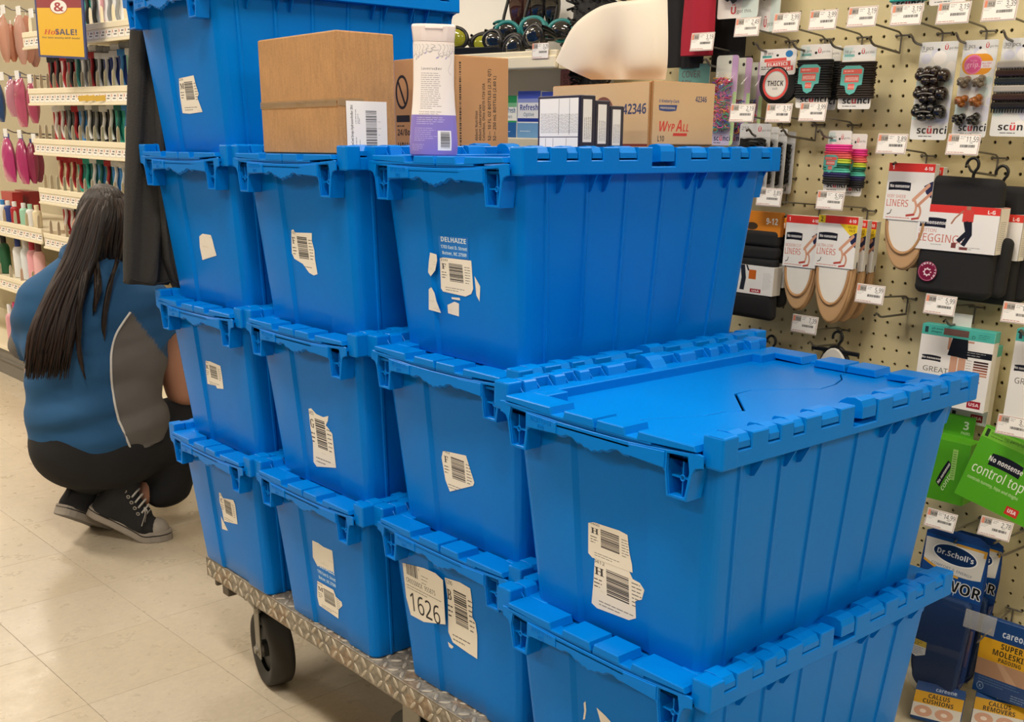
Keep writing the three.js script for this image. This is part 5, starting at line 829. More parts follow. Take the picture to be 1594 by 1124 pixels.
sticker(21, [[491, 905], [516, 919], [520, 930], [529, 938], [530, 944], [524, 950], [524, 964], [494, 943], [491, 930]], shipLabel('M', '3318'), 'sticker', 0.0009);
sticker(32, [[686, 703], [690, 703], [722, 710], [729, 733], [735, 752], [733, 757], [697, 766], [690, 748], [684, 713]], shipLabel('F', '1902'));
sticker(31, [[627, 876], [660, 884], [678, 892], [690, 903], [694, 972], [660, 968], [640, 957], [633, 930]], print(330, 300, (c, w, h) => { paperBg(c, w, h); bars(c, 30, 10, 90, 70, 14); txt(c, 'F', 130, 34, 18, '#333'); txt(c, 'CROSSDOCK 955875', 18, 122, 32, '#2c2926', { font: 'monospace', sx: 0.78 }); lines(c, 20, 136, 280, 2, 14, 6, '#5a564f'); lines(c, 150, 50, 60, 3, 18, 6, '#6a665f'); txt(c, '1626', 26, 268, 136, '#1f1d1b', { sx: 0.86 }); }));
sticker(31, [[689, 900], [712, 907], [729, 917], [732, 940], [732, 962], [737, 970], [740, 990], [740, 1027], [726, 1018], [702, 1001], [695, 985], [694, 930]], shipLabel('B', '1290'), 'sticker', 0.001);
sticker(31, [[694, 1000], [703, 1008], [700, 1011], [696, 1008]], tornPaper(), 'torn_sticker');
for (const p of [[[905, 1096], [908, 1093], [909, 1108], [907, 1121], [904, 1122], [906, 1108]], [[925, 1103], [938, 1115], [948, 1126], [932, 1128]]]) sticker(41, p, tornPaper(), 'torn_sticker');

// ---------------------------------------------------------------- things standing on the totes
function onTote(key, name, label, cat, x, y, z, turn = 0, group) {   // group at a point of the lid of a tote
  const t = thing(name, label, cat, null, group);
  t.applyMatrix4(TOTE[key].M.clone().multiply(new THREE.Matrix4().compose(V(x, y, z), new THREE.Quaternion().setFromEuler(new THREE.Euler(0, turn, 0)), V(1, 1, 1)))); t.updateMatrixWorld(true); return t;
}
const kraftTex = dataTex(256, (u, v) => { const g = 0.62 + 0.05 * (vnoise(u * 90, v * 12, 0, 2) - 0.5) + 0.05 * (vnoise(u * 120, v * 120, 0, 4) - 0.5) + 0.03 * (vnoise(u * 6, v * 6, 6, 5) - 0.5); return [g * 1.1, g * 0.83, g * 0.54]; });
const kraft = std(0xffffff, 0.8, { map: kraftTex }), kraftPale = std(0xf6ead8, 0.8, { map: kraftTex }), tapeMat = phy(0xcdb48c, 0.12, { transmission: 0.6, thickness: 0, clearcoat: 1, clearcoatRoughness: 0.08 });
const uvBox = (g, k = 5) => { g = clean(g); const p = g.attributes.position, n = g.attributes.normal, uv = g.attributes.uv; for (let i = 0; i < p.count; i++) { const ax = Math.abs(n.getX(i)), ay = Math.abs(n.getY(i)), az = Math.abs(n.getZ(i)); if (ax > ay && ax > az) uv.setXY(i, p.getZ(i) * k, p.getY(i) * k); else if (ay > az) uv.setXY(i, p.getX(i) * k, p.getZ(i) * k); else uv.setXY(i, p.getX(i) * k, p.getY(i) * k); } return g; };
function faceX(t, name, pr, x, y0, y1, z0, z1, gloss) { const m = mesh(name, card(pr, Math.abs(z1 - z0), y1 - y0), gloss ? pr.gloss : pr.paper, t); m.rotation.y = -Math.PI / 2; m.position.set(x, (y0 + y1) / 2, (z0 + z1) / 2); return m; }
function faceZ(t, name, pr, z, x0, x1, y0, y1, gloss) { const m = mesh(name, card(pr, x1 - x0, y1 - y0), gloss ? pr.gloss : pr.paper, t); m.position.set((x0 + x1) / 2, (y0 + y1) / 2, z); return m; }
{ // taped carton
  const h = 0.186, wx = 0.112, wz = 0.247, t = onTote(23, 'taped_carton', 'closed cardboard carton with clear tape and a white barcode label', 'box', -0.25 + wx / 2, TH - 0.0137, 0.0105);
  const hx = wx / 2, hz = wz / 2;
  mesh('carton', uvBox(rb(-hx + 0.002, hx, 0, h, -hz, hz, 0.0025, 2)), kraft, t);
  mesh('flap', uvBox(rb(-hx, -hx + 0.004, h * 0.432, h - 0.0015, -hz + 0.001, hz - 0.001, 0.0015)), kraft, t);
  const f2 = mesh('flap', uvBox(rb(-hx, -hx + 0.004, 0.0015, h * 0.418, -hz + 0.001, hz - 0.001, 0.0015)), kraft, t);
  mesh('tape', [sheet((u, v) => V(-hx - 0.0009 - 0.0006 * (vnoise(u * 30, v * 4) - 0.5), h * (0.395 + 0.062 * v), -hz + wz * u), 40, 3), sheet((u, v) => V(-hx + 0.05 * u, h * (0.395 + 0.062 * v) + 0.002 * vnoise(u * 9, 3), hz + 0.0008), 6, 2)], tapeMat, t);
  const pr = print(230, 300, (c, w, h2) => { c.fillStyle = '#e9e7e4'; c.fillRect(0, 0, w, h2); c.save(); c.translate(36, h2 - 14); c.rotate(-Math.PI / 2); txt(c, 'VapoCool Drops HydrasootheBar 20ct', 0, 0, 17, '#3c3a38', { bold: true, sx: 0.86 }); lines(c, 0, 14, 120, 1, 6, 6, '#777'); lines(c, 150, 14, 100, 2, 12, 6, '#888'); lines(c, 0, 34, 90, 1, 6, 6, '#888'); lines(c, 150, 34, 60, 1, 6, 6, '#888'); c.restore(); bars(c, 108, 56, 62, 226, 34, true, '#4a4a4c'); lines(c, 178, 120, 18, 3, 40, 5, '#999'); });
  const l = faceZ(t, 'shipping_label', pr, hz + 0.0009, -hx + 0.016, hx - 0.018, 0.005, 0.082, false);
}
{ // second carton, printed sideways
  const h = 0.1755, wx = 0.122, wz = 0.183, t = onTote(23, 'printed_carton', 'cardboard carton with black sideways bottle count print, behind the lotion bottle', 'box', wx / 2, TH - 0.0255, 0.0265);
  mesh('carton', uvBox(rb(-wx / 2, wx / 2, 0, h, -wz / 2, wz / 2, 0.002, 2)), kraft, t);
  const bg = (c, w, h2) => { c.fillStyle = '#b98a5c'; c.fillRect(0, 0, w, h2); for (let i = 0; i < 500; i++) { c.fillStyle = i % 2 ? 'rgba(170,120,76,0.12)' : 'rgba(205,160,116,0.12)'; c.fillRect(rnd() * w, rnd() * h2, 14 * rnd(), 1.5); } };
  const p1 = print(256, 370, (c, w, h2) => { bg(c, w, h2); c.save(); c.translate(w * 0.66, h2 - 70); c.rotate(-Math.PI / 2); txt(c, '52— 10 FL OZ BOTTLES (2.75 QT)', 0, 0, 21, '#2a211a', { bold: true, sx: 0.82 }); txt(c, '52— 250 mL BOTTLES (2.60 L)', 0, 26, 21, '#2a211a', { bold: true, sx: 0.82 }); txt(c, 'Columbus, Ohio 43215-1724 USA', 0, -30, 17, '#2a211a', { bold: true, sx: 0.8 }); txt(c, 'Abbott Laboratories', 0, -48, 17, '#2a211a', { bold: true, sx: 0.8 }); txt(c, 'Abbott Nutrition', 0, -66, 17, '#2a211a', { bold: true, sx: 0.8 }); c.restore(); bars(c, 14, 20, 9, h2 - 30, 60, true, '#2a211a'); });
  faceZ(t, 'side_print', p1, wz / 2 + 0.0007, -wx / 2 + 0.002, wx / 2 - 0.002, 0.002, h - 0.002);
  const p2 = print(300, 290, (c, w, h2) => { bg(c, w, h2); c.strokeStyle = '#241c16'; c.lineWidth = 8; c.beginPath(); c.ellipse(40, 92, 30, 46, 0, 0, 7); c.stroke(); c.beginPath(); c.moveTo(20, 60); c.lineTo(56, 130); c.stroke(); c.fillStyle = '#241c16'; c.fillRect(8, 160, 70, 20); txt(c, '24/8oz', 10, 220, 26, '#241c16', { bold: true }); txt(c, 'HPHC', 10, 262, 28, '#241c16', { bold: true }); lines(c, 10, 190, 64, 1, 6, 6, '#241c16'); });
  faceX(t, 'end_print', p2, -wx / 2 - 0.0007, 0.002, h - 0.002, -wz / 2 + 0.002, wz / 2 - 0.002);
}
{ // lotion bottle
  const P = V(-0.238, TH - 0.0137, -0.058), base = P.clone().applyMatrix4(TOTE[33].M), dir = CAM.clone().sub(base);
  const t = thing('lotion_bottle', 'white and lilac lotion bottle standing on its base with a flip cap', 'bottle', base); t.rotation.y = Math.atan2(dir.x, dir.z) + 0.02;
  const S = 0.000905, rows = [[0, 0.0335], [0.003, 0.0355], [0.02, 0.036], [0.045, 0.034], [0.075, 0.0312], [0.1, 0.0298], [0.13, 0.0296], [0.155, 0.0302], [0.1585, 0.0302]], ring = (y, a, b, n = 40, e = 0.75) => Array.from({ length: n }, (_, i) => { const q = -i / n * Math.PI * 2, c = Math.cos(q), s = Math.sin(q); return V(Math.sign(c) * Math.pow(Math.abs(c), e) * a, y, Math.sign(s) * Math.pow(Math.abs(s), e) * b); });
  const lilac = std(0x8a7cc8, 0.35), white = std(0xefe6e6, 0.3);
  const dep = (a) => a * 0.62;
  mesh('lower_body', loft(rows.slice(0, 4).concat([[0.0565, 0.0332]]).map(([y, a]) => ring(y, a, dep(a))), true, true, 1.2), lilac, t);
  mesh('upper_body', loft([[0.0565, 0.0331], [0.075, 0.0312], [0.1, 0.0298], [0.13, 0.0296], [0.155, 0.0302], [0.1585, 0.0302]].map(([y, a]) => ring(y, a, dep(a))), true, true, 1.2), white, t);
  mesh('cap', loft([[0.159, 0.0296], [0.1605, 0.0302], [0.17, 0.0312], [0.178, 0.0322], [0.1812, 0.0322], [0.1822, 0.0312]].map(([y, a]) => ring(y, a, dep(a))), true, true, 0.9), std(0xe9dede, 0.35), t);
  mesh('cap_hinge', rb(-0.013, 0.013, 0.1752, 0.1785, dep(0.032) - 0.0012, dep(0.032) + 0.0012, 0.0008), std(0xe9dede, 0.35), t);
  const pr = print(300, 700, (c, w, h) => { const sp = h * (1 - 0.0565 / 0.155); c.fillStyle = '#ebe5e4'; c.fillRect(0, 0, w, sp); c.fillStyle = '#8577c6'; c.fillRect(0, sp, w, h - sp);
    c.strokeStyle = '#b9b3b6'; c.lineWidth = 3; for (let i = 0; i < 12; i++) { const x = 30 + i * 22, y = 30 + 60 * hash(i, 2); c.beginPath(); c.moveTo(x, 0); c.bezierCurveTo(x + 40, y * 0.4, x - 30, y * 0.8, x + 20, y); c.stroke(); c.beginPath(); c.arc(x + 14, y - 6, 10, 0, 5); c.stroke(); c.fillStyle = ['#a7a0c8', '#b4aeb2'][i % 2]; c.beginPath(); c.ellipse(x, y + 10, 4, 9, 0.6, 0, 7); c.fill(); }
    c.strokeStyle = '#c4bdbf'; c.beginPath(); c.moveTo(220, 40); c.bezierCurveTo(300, 120, 170, 150, 250, 190); c.stroke(); txt(c, 'Lavender', 90, 160, 22, '#6a6468'); lines(c, 90, 180, 90, 18, 13, 6, '#8d878a'); lines(c, 84, 424, 100, 5, 13, 6, '#8d878a'); lines(c, 70, sp + 16, 130, 4, 13, 6, '#c7c0e6'); lines(c, 60, sp + 84, 100, 7, 13, 6, '#b9b0e0'); c.fillStyle = '#eeeef0'; c.fillRect(160, sp + 100, 66, 128); bars(c, 170, sp + 108, 46, 108, 24, true); lines(c, 40, sp + 190, 80, 4, 12, 6, '#b9b0e0'); });
  const wAt = (y) => { for (let i = 0; i < rows.length - 1; i++) if (y <= rows[i + 1][0]) { const k = (y - rows[i][0]) / (rows[i + 1][0] - rows[i][0]); return rows[i][1] + (rows[i + 1][1] - rows[i][1]) * k; } return 0.03; };
  mesh('label_print', mapUV(sheet((u, v) => { const y = 0.002 + 0.153 * v, a = wAt(y) + 0.0005, q = Math.PI * (0.94 - 0.88 * u), c = Math.cos(q), s = Math.sin(q); return V(Math.sign(c) * Math.pow(Math.abs(c), 0.75) * a, y, Math.pow(Math.abs(s), 0.75) * (dep(a) + 0.0004)); }, 24, 30), pr), pr.gloss, t);
}
{ // leaflet cartons, three in a row
  const w = 0.091, navy = std(0x1c1d3a, 0.4);
  [['front small carton printed with dense leaflet text, beside the wipes box', 0.0955], ['middle small carton of the three navy edged ones', 0.089], ['rear small carton of the three, touching the wipes box', 0.0825]].forEach(([lab, h], i) => {
    const t = onTote(33, 'leaflet_carton', lab, 'box', -0.13 + i * 0.0305, TH - 0.0255, 0.1015 - i * 0.002, i * 0.02, 'small navy cartons');
    mesh('carton', rb(0, 0.0285, 0, h, -w / 2, w / 2, 0.001), navy, t);
    const pr = print(260, 280, (c, W, H) => { c.fillStyle = '#1c1d3a'; c.fillRect(0, 0, W, H); c.fillStyle = '#eceae6'; c.fillRect(10, 8, W - 18, H * 0.56); c.fillRect(10, H * 0.6, W - 18, H * 0.4); c.save(); c.translate(16, H * 0.55); c.rotate(-Math.PI / 2); for (let k = 0; k < 26; k++) lines(c, 4, 4 + k * 9, k < 12 ? 136 : 130, 1, 9, 4.5, '#6e6c6a'); c.restore(); c.strokeStyle = '#3a3a4a'; c.lineWidth = 2; for (const x of [132, 198]) { c.beginPath(); c.moveTo(x, 10); c.lineTo(x, H * 0.56); c.stroke(); } for (const x of [50, 98, 180]) { c.beginPath(); c.moveTo(x, H * 0.61); c.lineTo(x, H); c.stroke(); } c.save(); c.translate(16, H); c.rotate(-Math.PI / 2); for (let k = 0; k < 24; k++) lines(c, 4, 4 + k * 10, 96, 1, 9, 4.5, '#6e6c6a'); c.restore(); });
    faceX(t, 'front_print', pr, -0.0006, 0.001, h - 0.001, -w / 2 + 0.001, w / 2 - 0.001, true);
    const sp = print(70, 280, (c, W, H) => { c.fillStyle = '#1b1c34'; c.fillRect(0, 0, W, H); c.fillStyle = '#e4e2de'; c.fillRect(10, 14, W - 26, H * 0.62); c.save(); c.translate(14, H * 0.64); c.rotate(-Math.PI / 2); for (let k = 0; k < 4; k++) lines(c, 4, 4 + k * 9, 150, 1, 9, 4.5, '#777'); c.restore(); });
    faceZ(t, 'spine_print', sp, w / 2 + 0.0006, 0.0006, 0.028, 0.001, h - 0.001, true);
  });
}
{ // wipes dispenser box with a pulled sheet
  const wx = 0.145, wz = 0.217, h = 0.1195, t = onTote(33, 'wipes_box', 'tan dispenser box of paper wipes with a sheet pulled up', 'box', 0.0925, TH - 0.0255, 0.0285);
  mesh('carton', [uvBox(rb(-wx / 2, wx / 2, 0, h, -wz / 2, wz / 2, 0.0015))], kraftPale, t);
  mesh('front_flap', uvBox(rb(-wx / 2 + 0.003, wx / 2 - 0.001, 0.028, h + 0.001, wz / 2, wz / 2 + 0.003, 0.0012)), kraftPale, t);
  const bg = (c, w, h2) => { c.fillStyle = '#c9a981'; c.fillRect(0, 0, w, h2); for (let i = 0; i < 500; i++) { c.fillStyle = i % 2 ? 'rgba(170,135,96,0.12)' : 'rgba(220,192,156,0.12)'; c.fillRect(rnd() * w, rnd() * h2, 14 * rnd(), 1.5); } };
  const p1 = print(440, 290, (c, w, h2) => { bg(c, w, h2); c.fillStyle = '#2a3f7a'; c.beginPath(); c.moveTo(40, 108); c.lineTo(170, 106); c.lineTo(164, 132); c.quadraticCurveTo(105, 142, 44, 132); c.fill(); txt(c, '© Kimberly-Clark', 40, 96, 20, '#2a3f7a', { bold: true, sx: 0.86 }); txt(c, 'PROFESSIONAL', 50, 126, 15, '#d5c3a4', { bold: true }); txt(c, '42346', 300, 88, 38, '#2b3560', { bold: true, sx: 0.8 }); c.save(); c.translate(40, 230); c.transform(1, 0, -0.2, 1, 0, 0); txt(c, 'W', 0, 0, 66, '#c8372c', { bold: true }); txt(c, 'YP', 62, 0, 50, '#c8372c', { bold: true, sx: 0.9 }); txt(c, 'A', 126, 0, 76, '#c8372c', { bold: true, sx: 0.9 }); txt(c, 'LL', 172, 0, 50, '#c8372c', { bold: true, sx: 0.9 }); c.fillStyle = '#c8372c'; c.fillRect(112, 8, 100, 14); c.restore(); txt(c, 'L10', 38, 278, 38, '#4a3c30', { bold: true, sx: 0.8 }); });
  faceZ(t, 'flap_print', p1, wz / 2 + 0.0036, -wx / 2 + 0.004, wx / 2 - 0.002, 0.030, h);
  const p2 = print(440, 260, (c, w, h2) => { bg(c, w, h2); c.fillStyle = '#6e3f30'; c.beginPath(); c.ellipse(w * 0.55, 92, 46, 50, 0, 0, 7); c.fill(); c.strokeStyle = '#7a4a3a'; c.lineWidth = 5; c.beginPath(); c.ellipse(70, 90, 70, 46, 0, Math.PI, 0); c.stroke(); txt(c, '42346', 330, 100, 46, '#2b3560', { bold: true, sx: 0.8 }); c.fillStyle = '#7a2c20'; c.fillRect(0, 196, w, 8); c.fillStyle = '#b8362a'; c.fillRect(0, 208, w, 52); });
  faceX(t, 'side_print', p2, -wx / 2 - 0.0006, 0.001, h - 0.001, -wz / 2 + 0.001, wz / 2 - 0.001);
  // the sheet
  const M = t.matrixWorld.clone(), P = (px, py, x) => onPlane(px, py, M, 0, x);
  const rows = [
    [P(920, 124, -0.006), P(938, 124, 0.0), P(955, 124, 0.006), P(966, 124, 0.002), P(985, 124, -0.012), P(1012, 124, -0.016), P(1036, 124, -0.008)],
    [P(893, 112, -0.026), P(918, 102, -0.02), P(944, 97, -0.006), P(962, 98, -0.002), P(982, 102, -0.026), P(1016, 100, -0.026), P(1039, 100, -0.012)],
    [P(874, 102, -0.032), P(908, 70, -0.028), P(940, 60, -0.016), P(959, 58, -0.014), P(980, 58, -0.028), P(1014, 56, -0.028), P(1040, 58, -0.014)],
    [P(866, 96, -0.034), P(897, 44, -0.03), P(930, 20, -0.02), P(955, 12, -0.018), P(982, 8, -0.022), P(1012, 5, -0.02), P(1039, 2, -0.01)],
    [P(865, 94, -0.034), P(893, 40, -0.028), P(928, 13, -0.018), P(955, 4, -0.016), P(982, 1, -0.018), P(1012, -2, -0.016), P(1039, -6, -0.01)]];
  const curves = rows.map(r => new THREE.CatmullRomCurve3(r));
  const sh = mesh('pulled_sheet', sheet((u, v) => new THREE.CatmullRomCurve3(curves.map(c => c.getPoint(u))).getPoint(v), 30, 24), std(0xe2d8c8, 0.9, { side: THREE.DoubleSide }), t);
}
// ---------------------------------------------------------------- far gondola: shelves of razors and pegs of bath goods
const FX = 0.955, FB = 1.37, ZA = -4.12, ZE = -2.72, ZF = -6.2;
{
  const w = struct(new THREE.Group()); w.name = 'wall_far_gondola'; scene.add(w);
  mesh('back_panel', bx(FB, FB + 0.03, 0, 2.1, ZF, ZE), std(0xb3a98f, 0.7), w);
  mesh('upright', [bx(FB - 0.02, FB, 0, 2.1, ZA - 0.015, ZA + 0.015), bx(FB - 0.02, FB, 0, 2.1, ZE - 0.03, ZE)], gondMat, w);
  mesh('base_deck', [rb(FX, FB, 0.135, 0.155, ZF, ZE, 0.004)], cream, w);
  mesh('kick_plate', [bx(FX + 0.012, FB, 0, 0.135, ZF, ZE), bx(FX + 0.004, FX + 0.02, 0.075, 0.085, ZF, ZE)], std(0x6f6b63, 0.6), w);
}
const tagStrip = print(700, 30, (c, w, h) => { c.fillStyle = '#dcd5c4'; c.fillRect(0, 0, w, h); for (let x = 4; x < w - 20; x += 27) { c.fillStyle = '#f1ede8'; c.fillRect(x, 4, 23, 22); c.fillStyle = '#c98a78'; c.fillRect(x + 1, 5, 4, 8); c.fillStyle = '#777'; c.fillRect(x + 11, 7, 10, 5); c.fillRect(x + 6, 16, 13, 4); } });
const dividerMat = std(0xd8cfb8, 0.5), pushMat = phy(0xe6e2d6, 0.25, { transmission: 0.5, thickness: 0 });
function farShelf(label, y, z0, z1, n) {
  const t = thing('display_shelf', label, 'shelf', [0, 0, 0], 'cream shelves of the far gondola');
  mesh('shelf_board', rb(FX + 0.01, FB, y - 0.022, y - 0.006, z0, z1, 0.002), cream, t);
  mesh('front_rail', [rb(FX, FX + 0.012, y - 0.018, y + 0.004, z0, z1, 0.003)], cream, t);
  mesh('ticket_rail', [rb(FX - 0.004, FX + 0.006, y - 0.064, y - 0.055, z0, z1, 0.002), bx(FX + 0.003, FX + 0.006, y - 0.058, y - 0.016, z0, z1)], cream, t);
  const st = mesh('ticket_strip', card(tagStrip, z1 - z0 - 0.01, 0.034), tagStrip.paper, t); st.rotation.y = -Math.PI / 2; st.position.set(FX + 0.0022, y - 0.037, (z0 + z1) / 2);
  for (let i = 0; i < n; i++) { const z = z0 + (i + 0.5) * (z1 - z0) / n; const d = mesh('divider', [ext([[0, 0], [0.024, 0], [0.024, 0.03], [0.019, 0.058], [0.011, 0.066], [0.002, 0.06], [0, 0.05]], 0.0022, 0.0006).rotateY(-Math.PI / 2).translate(0, 0, 0)], dividerMat, t); d.rotation.y = -0.9; d.position.set(FX + 0.02, y - 0.004, z + 0.02); }
  return t;
}
function razorPack(label, group, pos, c1, c2, h, kind) {
  const t = thing('razor_pack', label, 'razor', pos, group); t.rotation.y = -Math.PI / 2 + 0.45 + rr(-0.1, 0.1);
  const w = 0.05;
  mesh('pack_body', ext(roundRect(w, h * 0.84, 0.012), 0.03, 0.006, [], 2), c1, t).position.z = -0.032;
  mesh('handle', [tube([[0.004, 0.015, 0.003], [-0.004, h * 0.3, 0.006], [0.004, h * 0.55, 0.005], [0, h * 0.72, 0.002]], 0.007, 8, 16), rb(-0.02, 0.02, h * 0.7, h * 0.84, -0.004, 0.008, 0.003)], c2, t);
  mesh('cap', ext(roundRect(w * 0.9, h * 0.17, 0.01, h * 0.83), 0.026, 0.006, [], 2).translate(0, 0, -0.03), kind, t);
}
{
  const K = (c, r = 0.45) => std(c, r), clr = phy(0xf2f4f4, 0.12, { transmission: 0.92, thickness: 0 });
  const red = K(0xa8202c), dk = K(0x3a3f44), blk = K(0x1d1f22), teal = K(0x2aa294), grn = K(0x1f6a66), blu = K(0x3a86cc), wht = K(0xe4e6e8), crm = K(0xe2d5b4), gry = K(0x8b8f92), nvy = K(0x2a3f86), mint = K(0x9fd0b8), pink = K(0xd8a0a8), org = K(0xd0842e);
  const yS = { top: onX(160, 36, FX).y, s2: onX(120, 137, FX).y, s3: onX(118, 220, FX).y, s4: onX(90, 297, FX).y, s5: onX(75, 365, FX).y };
  const ZB = ZE - 0.02;
  farShelf('top cream shelf of razors behind the red and yellow sale sign', yS.top, ZA, ZB, 14);
  farShelf('cream shelf below the sale sign, with black and clear razors', yS.s2, ZA, ZB, 20);
  farShelf('cream shelf with red, grey and teal razors above the yellow tags', yS.s3, ZA, ZB, 20);
  farShelf('cream shelf with cream, green and blue razors level with the dark hair', yS.s4, ZA, ZB, 20);
  farShelf('lower cream shelf of red packs behind the long hair', yS.s5, ZA, ZB, 16);
  const row = (y, h, list, nm, x = FX + 0.075) => list.forEach(([a, b, word], i) => { const z = ZA + 0.045 + i * 0.068; const dup = list.filter(q => q[2] === word).length > 1, nx = i < list.length - 1 ? list[i + 1][2] : list[i - 1][2]; razorPack(dup ? `${word} razor pack next to the ${nx} one ${nm}` : `${word} razor pack ${nm}`, 'razor packs on the far shelves', V(x + 0.02, y - 0.005, z), a, b, h * rr(0.96, 1.06), i % 3 ? gry : wht); });
  row(yS.s2, 0.165, [[red, blk, 'red and black'], [red, blk, 'red and black'], [wht, red, 'white and red'], [red, blk, 'red and black'], [gry, grn, 'grey and green'], [wht, gry, 'white and grey'], [dk, red, 'dark grey with red'], [dk, wht, 'dark grey with white'], [nvy, wht, 'navy and white'], [nvy, wht, 'navy and white'], [nvy, blu, 'navy and blue'], [mint, wht, 'mint green'], [mint, wht, 'mint green']], 'under the sale sign');
  row(yS.s3, 0.175, [[red, wht, 'red and white'], [red, wht, 'red and white'], [dk, gry, 'dark grey'], [dk, red, 'dark grey with red'], [blu, gry, 'blue capped grey'], [dk, wht, 'dark grey with white'], [blk, gry, 'black and grey'], [blk, wht, 'black and white'], [blk, wht, 'black and white'], [teal, grn, 'teal'], [teal, blu, 'teal and blue'], [teal, grn, 'teal']], 'under the yellow tags');
  row(yS.s4, 0.165, [[crm, red, 'cream and red'], [crm, red, 'cream and red'], [crm, red, 'cream and red'], [teal, red, 'red capped green'], [grn, teal, 'dark green'], [grn, wht, 'dark green and white'], [blu, grn, 'blue and green'], [grn, red, 'green with red'], [blu, wht, 'bright blue'], [blu, wht, 'bright blue'], [blu, wht, 'bright blue']], 'beside the dark hair');
  row(yS.top, 0.16, [[wht, teal, 'white and teal'], [wht, teal, 'white and teal'], [gry, blk, 'grey and black'], [teal, blk, 'teal and black'], [wht, org, 'white and orange'], [wht, blu, 'white and blue'], [teal, blk, 'teal and black'], [gry, blk, 'grey and black'], [wht, pink, 'white and pink'], [wht, gry, 'white and grey'], [wht, gry, 'white and grey']], 'behind the sale sign');
  row(yS.s5, 0.15, [[red, wht, 'bright red'], [red, wht, 'bright red'], [red, blk, 'red and black'], [red, wht, 'bright red']], 'behind the long hair');
  // yellow tags stuck to the rail of the razor shelf
  for (const [x, k] of [[130, 0], [140, 1], [156, 2]]) { const q = onX(x, 153, FX - 0.01); const t = thing('shelf_tag', 'yellow paper tag flag on the razor shelf rail', 'tag', q, 'yellow shelf tags'); mesh('paper', new THREE.PlaneGeometry(0.05, 0.02, 4, 1).rotateY(-1.1).rotateZ(0.2), std(0xdcb650, 0.6, { side: THREE.DoubleSide }), t); }
  // sale sign hung across the aisle end of the section
  {
    const pTL = onX(60, -8, 0.86), pBR = onX(124, 98, 0.86), pBL = onX(68, 91, 0.86);
    const h = pTL.y - onX(66, 93, 0.86).y, wd = 0.27;
    const t = thing('sale_sign', 'red and yellow sale sign with a blue border hanging above the razor shelves', 'sign', V(0.86, pTL.y - h, (onX(64, 40, 0.86).z + onX(122, 40, 0.86).z) / 2)); t.rotation.y = -Math.PI / 2 + 0.12; t.rotation.order = 'YXZ'; t.rotation.z = -0.05;
    const W = onX(122, 40, 0.86).z - onX(64, 40, 0.86).z;
    const pr = print(420, 700, (c, w, h2) => { c.fillStyle = '#2f3f78'; c.fillRect(0, 0, w, h2); c.fillStyle = '#8e2836'; c.fillRect(16, 10, w - 32, 200); c.fillStyle = '#e2b32c'; c.fillRect(16, 170, w - 32, h2 - 192); c.fillStyle = '#f1ece8'; c.beginPath(); c.arc(w / 2, 160, 72, 0, 7); c.fill(); c.strokeStyle = '#8e2836'; c.lineWidth = 6; c.beginPath(); c.arc(w / 2, 160, 74, 0, 7); c.stroke(); txt(c, '&', w / 2, 206, 128, '#9c2836', { bold: true, align: 'center' }); txt(c, 'Hot', 60, 452, 72, '#c23a2c', { italic: true, bold: true, font: 'serif' }); txt(c, 'SALE!', 164, 452, 84, '#2b3a72', { bold: true, sx: 0.9 }); txt(c, 'Our best weekly MVP deals!', w / 2, 494, 25, '#3a3550', { align: 'center', bold: true }); });
    mesh('board', rb(-W / 2, W / 2, 0, h, -0.006, 0, 0.002), std(0x2f3f78, 0.5), t);
    mesh('sign_print', polyCard(pr, [[-W / 2, 0], [W / 2, 0], [W / 2, h], [-W / 2, h]]), pr.gloss, t).position.z = 0.0008;
    mesh('hanging_wire', [tube([[-W * 0.4, h, -0.003], [-W * 0.4, h + 0.5, -0.003]], 0.0015, 5, 4), tube([[W * 0.4, h, -0.003], [W * 0.4, h + 0.5, -0.003]], 0.0015, 5, 4)], wireMat, t);
  }
  // pegs with clear orange packs, pink bags and red bags
  const pillow = (name, label, cat, group, x0, x1, y0, y1, X, mat, o = {}) => {
    const a = onX(x0, y0, X), b = onX(x1, y1, X), w = b.z - a.z, h = a.y - b.y, t = thing(name, label, cat, V(X, b.y, (a.z + b.z) / 2), group); t.rotation.y = -Math.PI / 2 + (o.turn || 0);
    const f = (s) => (u, v) => { const k = Math.pow(Math.max(0, Math.sin(Math.PI * u)), 0.55) * Math.pow(Math.max(0, Math.sin(Math.PI * Math.min(1, v * 0.96 + 0.02))), 0.5), sh = o.point ? 1 - 0.55 * Math.pow(v, 4) : 1 - 0.12 * Math.pow(2 * v - 1, 4); return V((u - 0.5) * w * sh, v * h, s * (0.028 * k + 0.004 * (vnoise(u * 7 + x0, v * 9) - 0.5) * k)); };
    mesh('bag', [sheet(f(1), 12, 14), sheet((u, v) => f(-1)(1 - u, v), 12, 14)], mat, t);
    mesh('header', rb(-w * 0.28, w * 0.28, h * 0.96, h * 1.1, -0.001, 0.001, 0.0006), o.head || wht, t);
    if (o.sponge) mesh('contents', new THREE.SphereGeometry(1, 14, 10).scale(w * 0.34, h * 0.34, 0.018).translate(0, h * 0.42, 0), o.sponge, t);
    if (o.tagc) mesh('insert', rb(-w * 0.3, w * 0.05, h * 0.35, h * 0.8, 0.02, 0.024, 0.001), o.tagc, t);
    return t;
  };
  const film = (c, tr = 0.35) => phy(c, 0.18, { transmission: tr, thickness: 0, side: THREE.DoubleSide, clearcoat: 0.7, clearcoatRoughness: 0.15 });
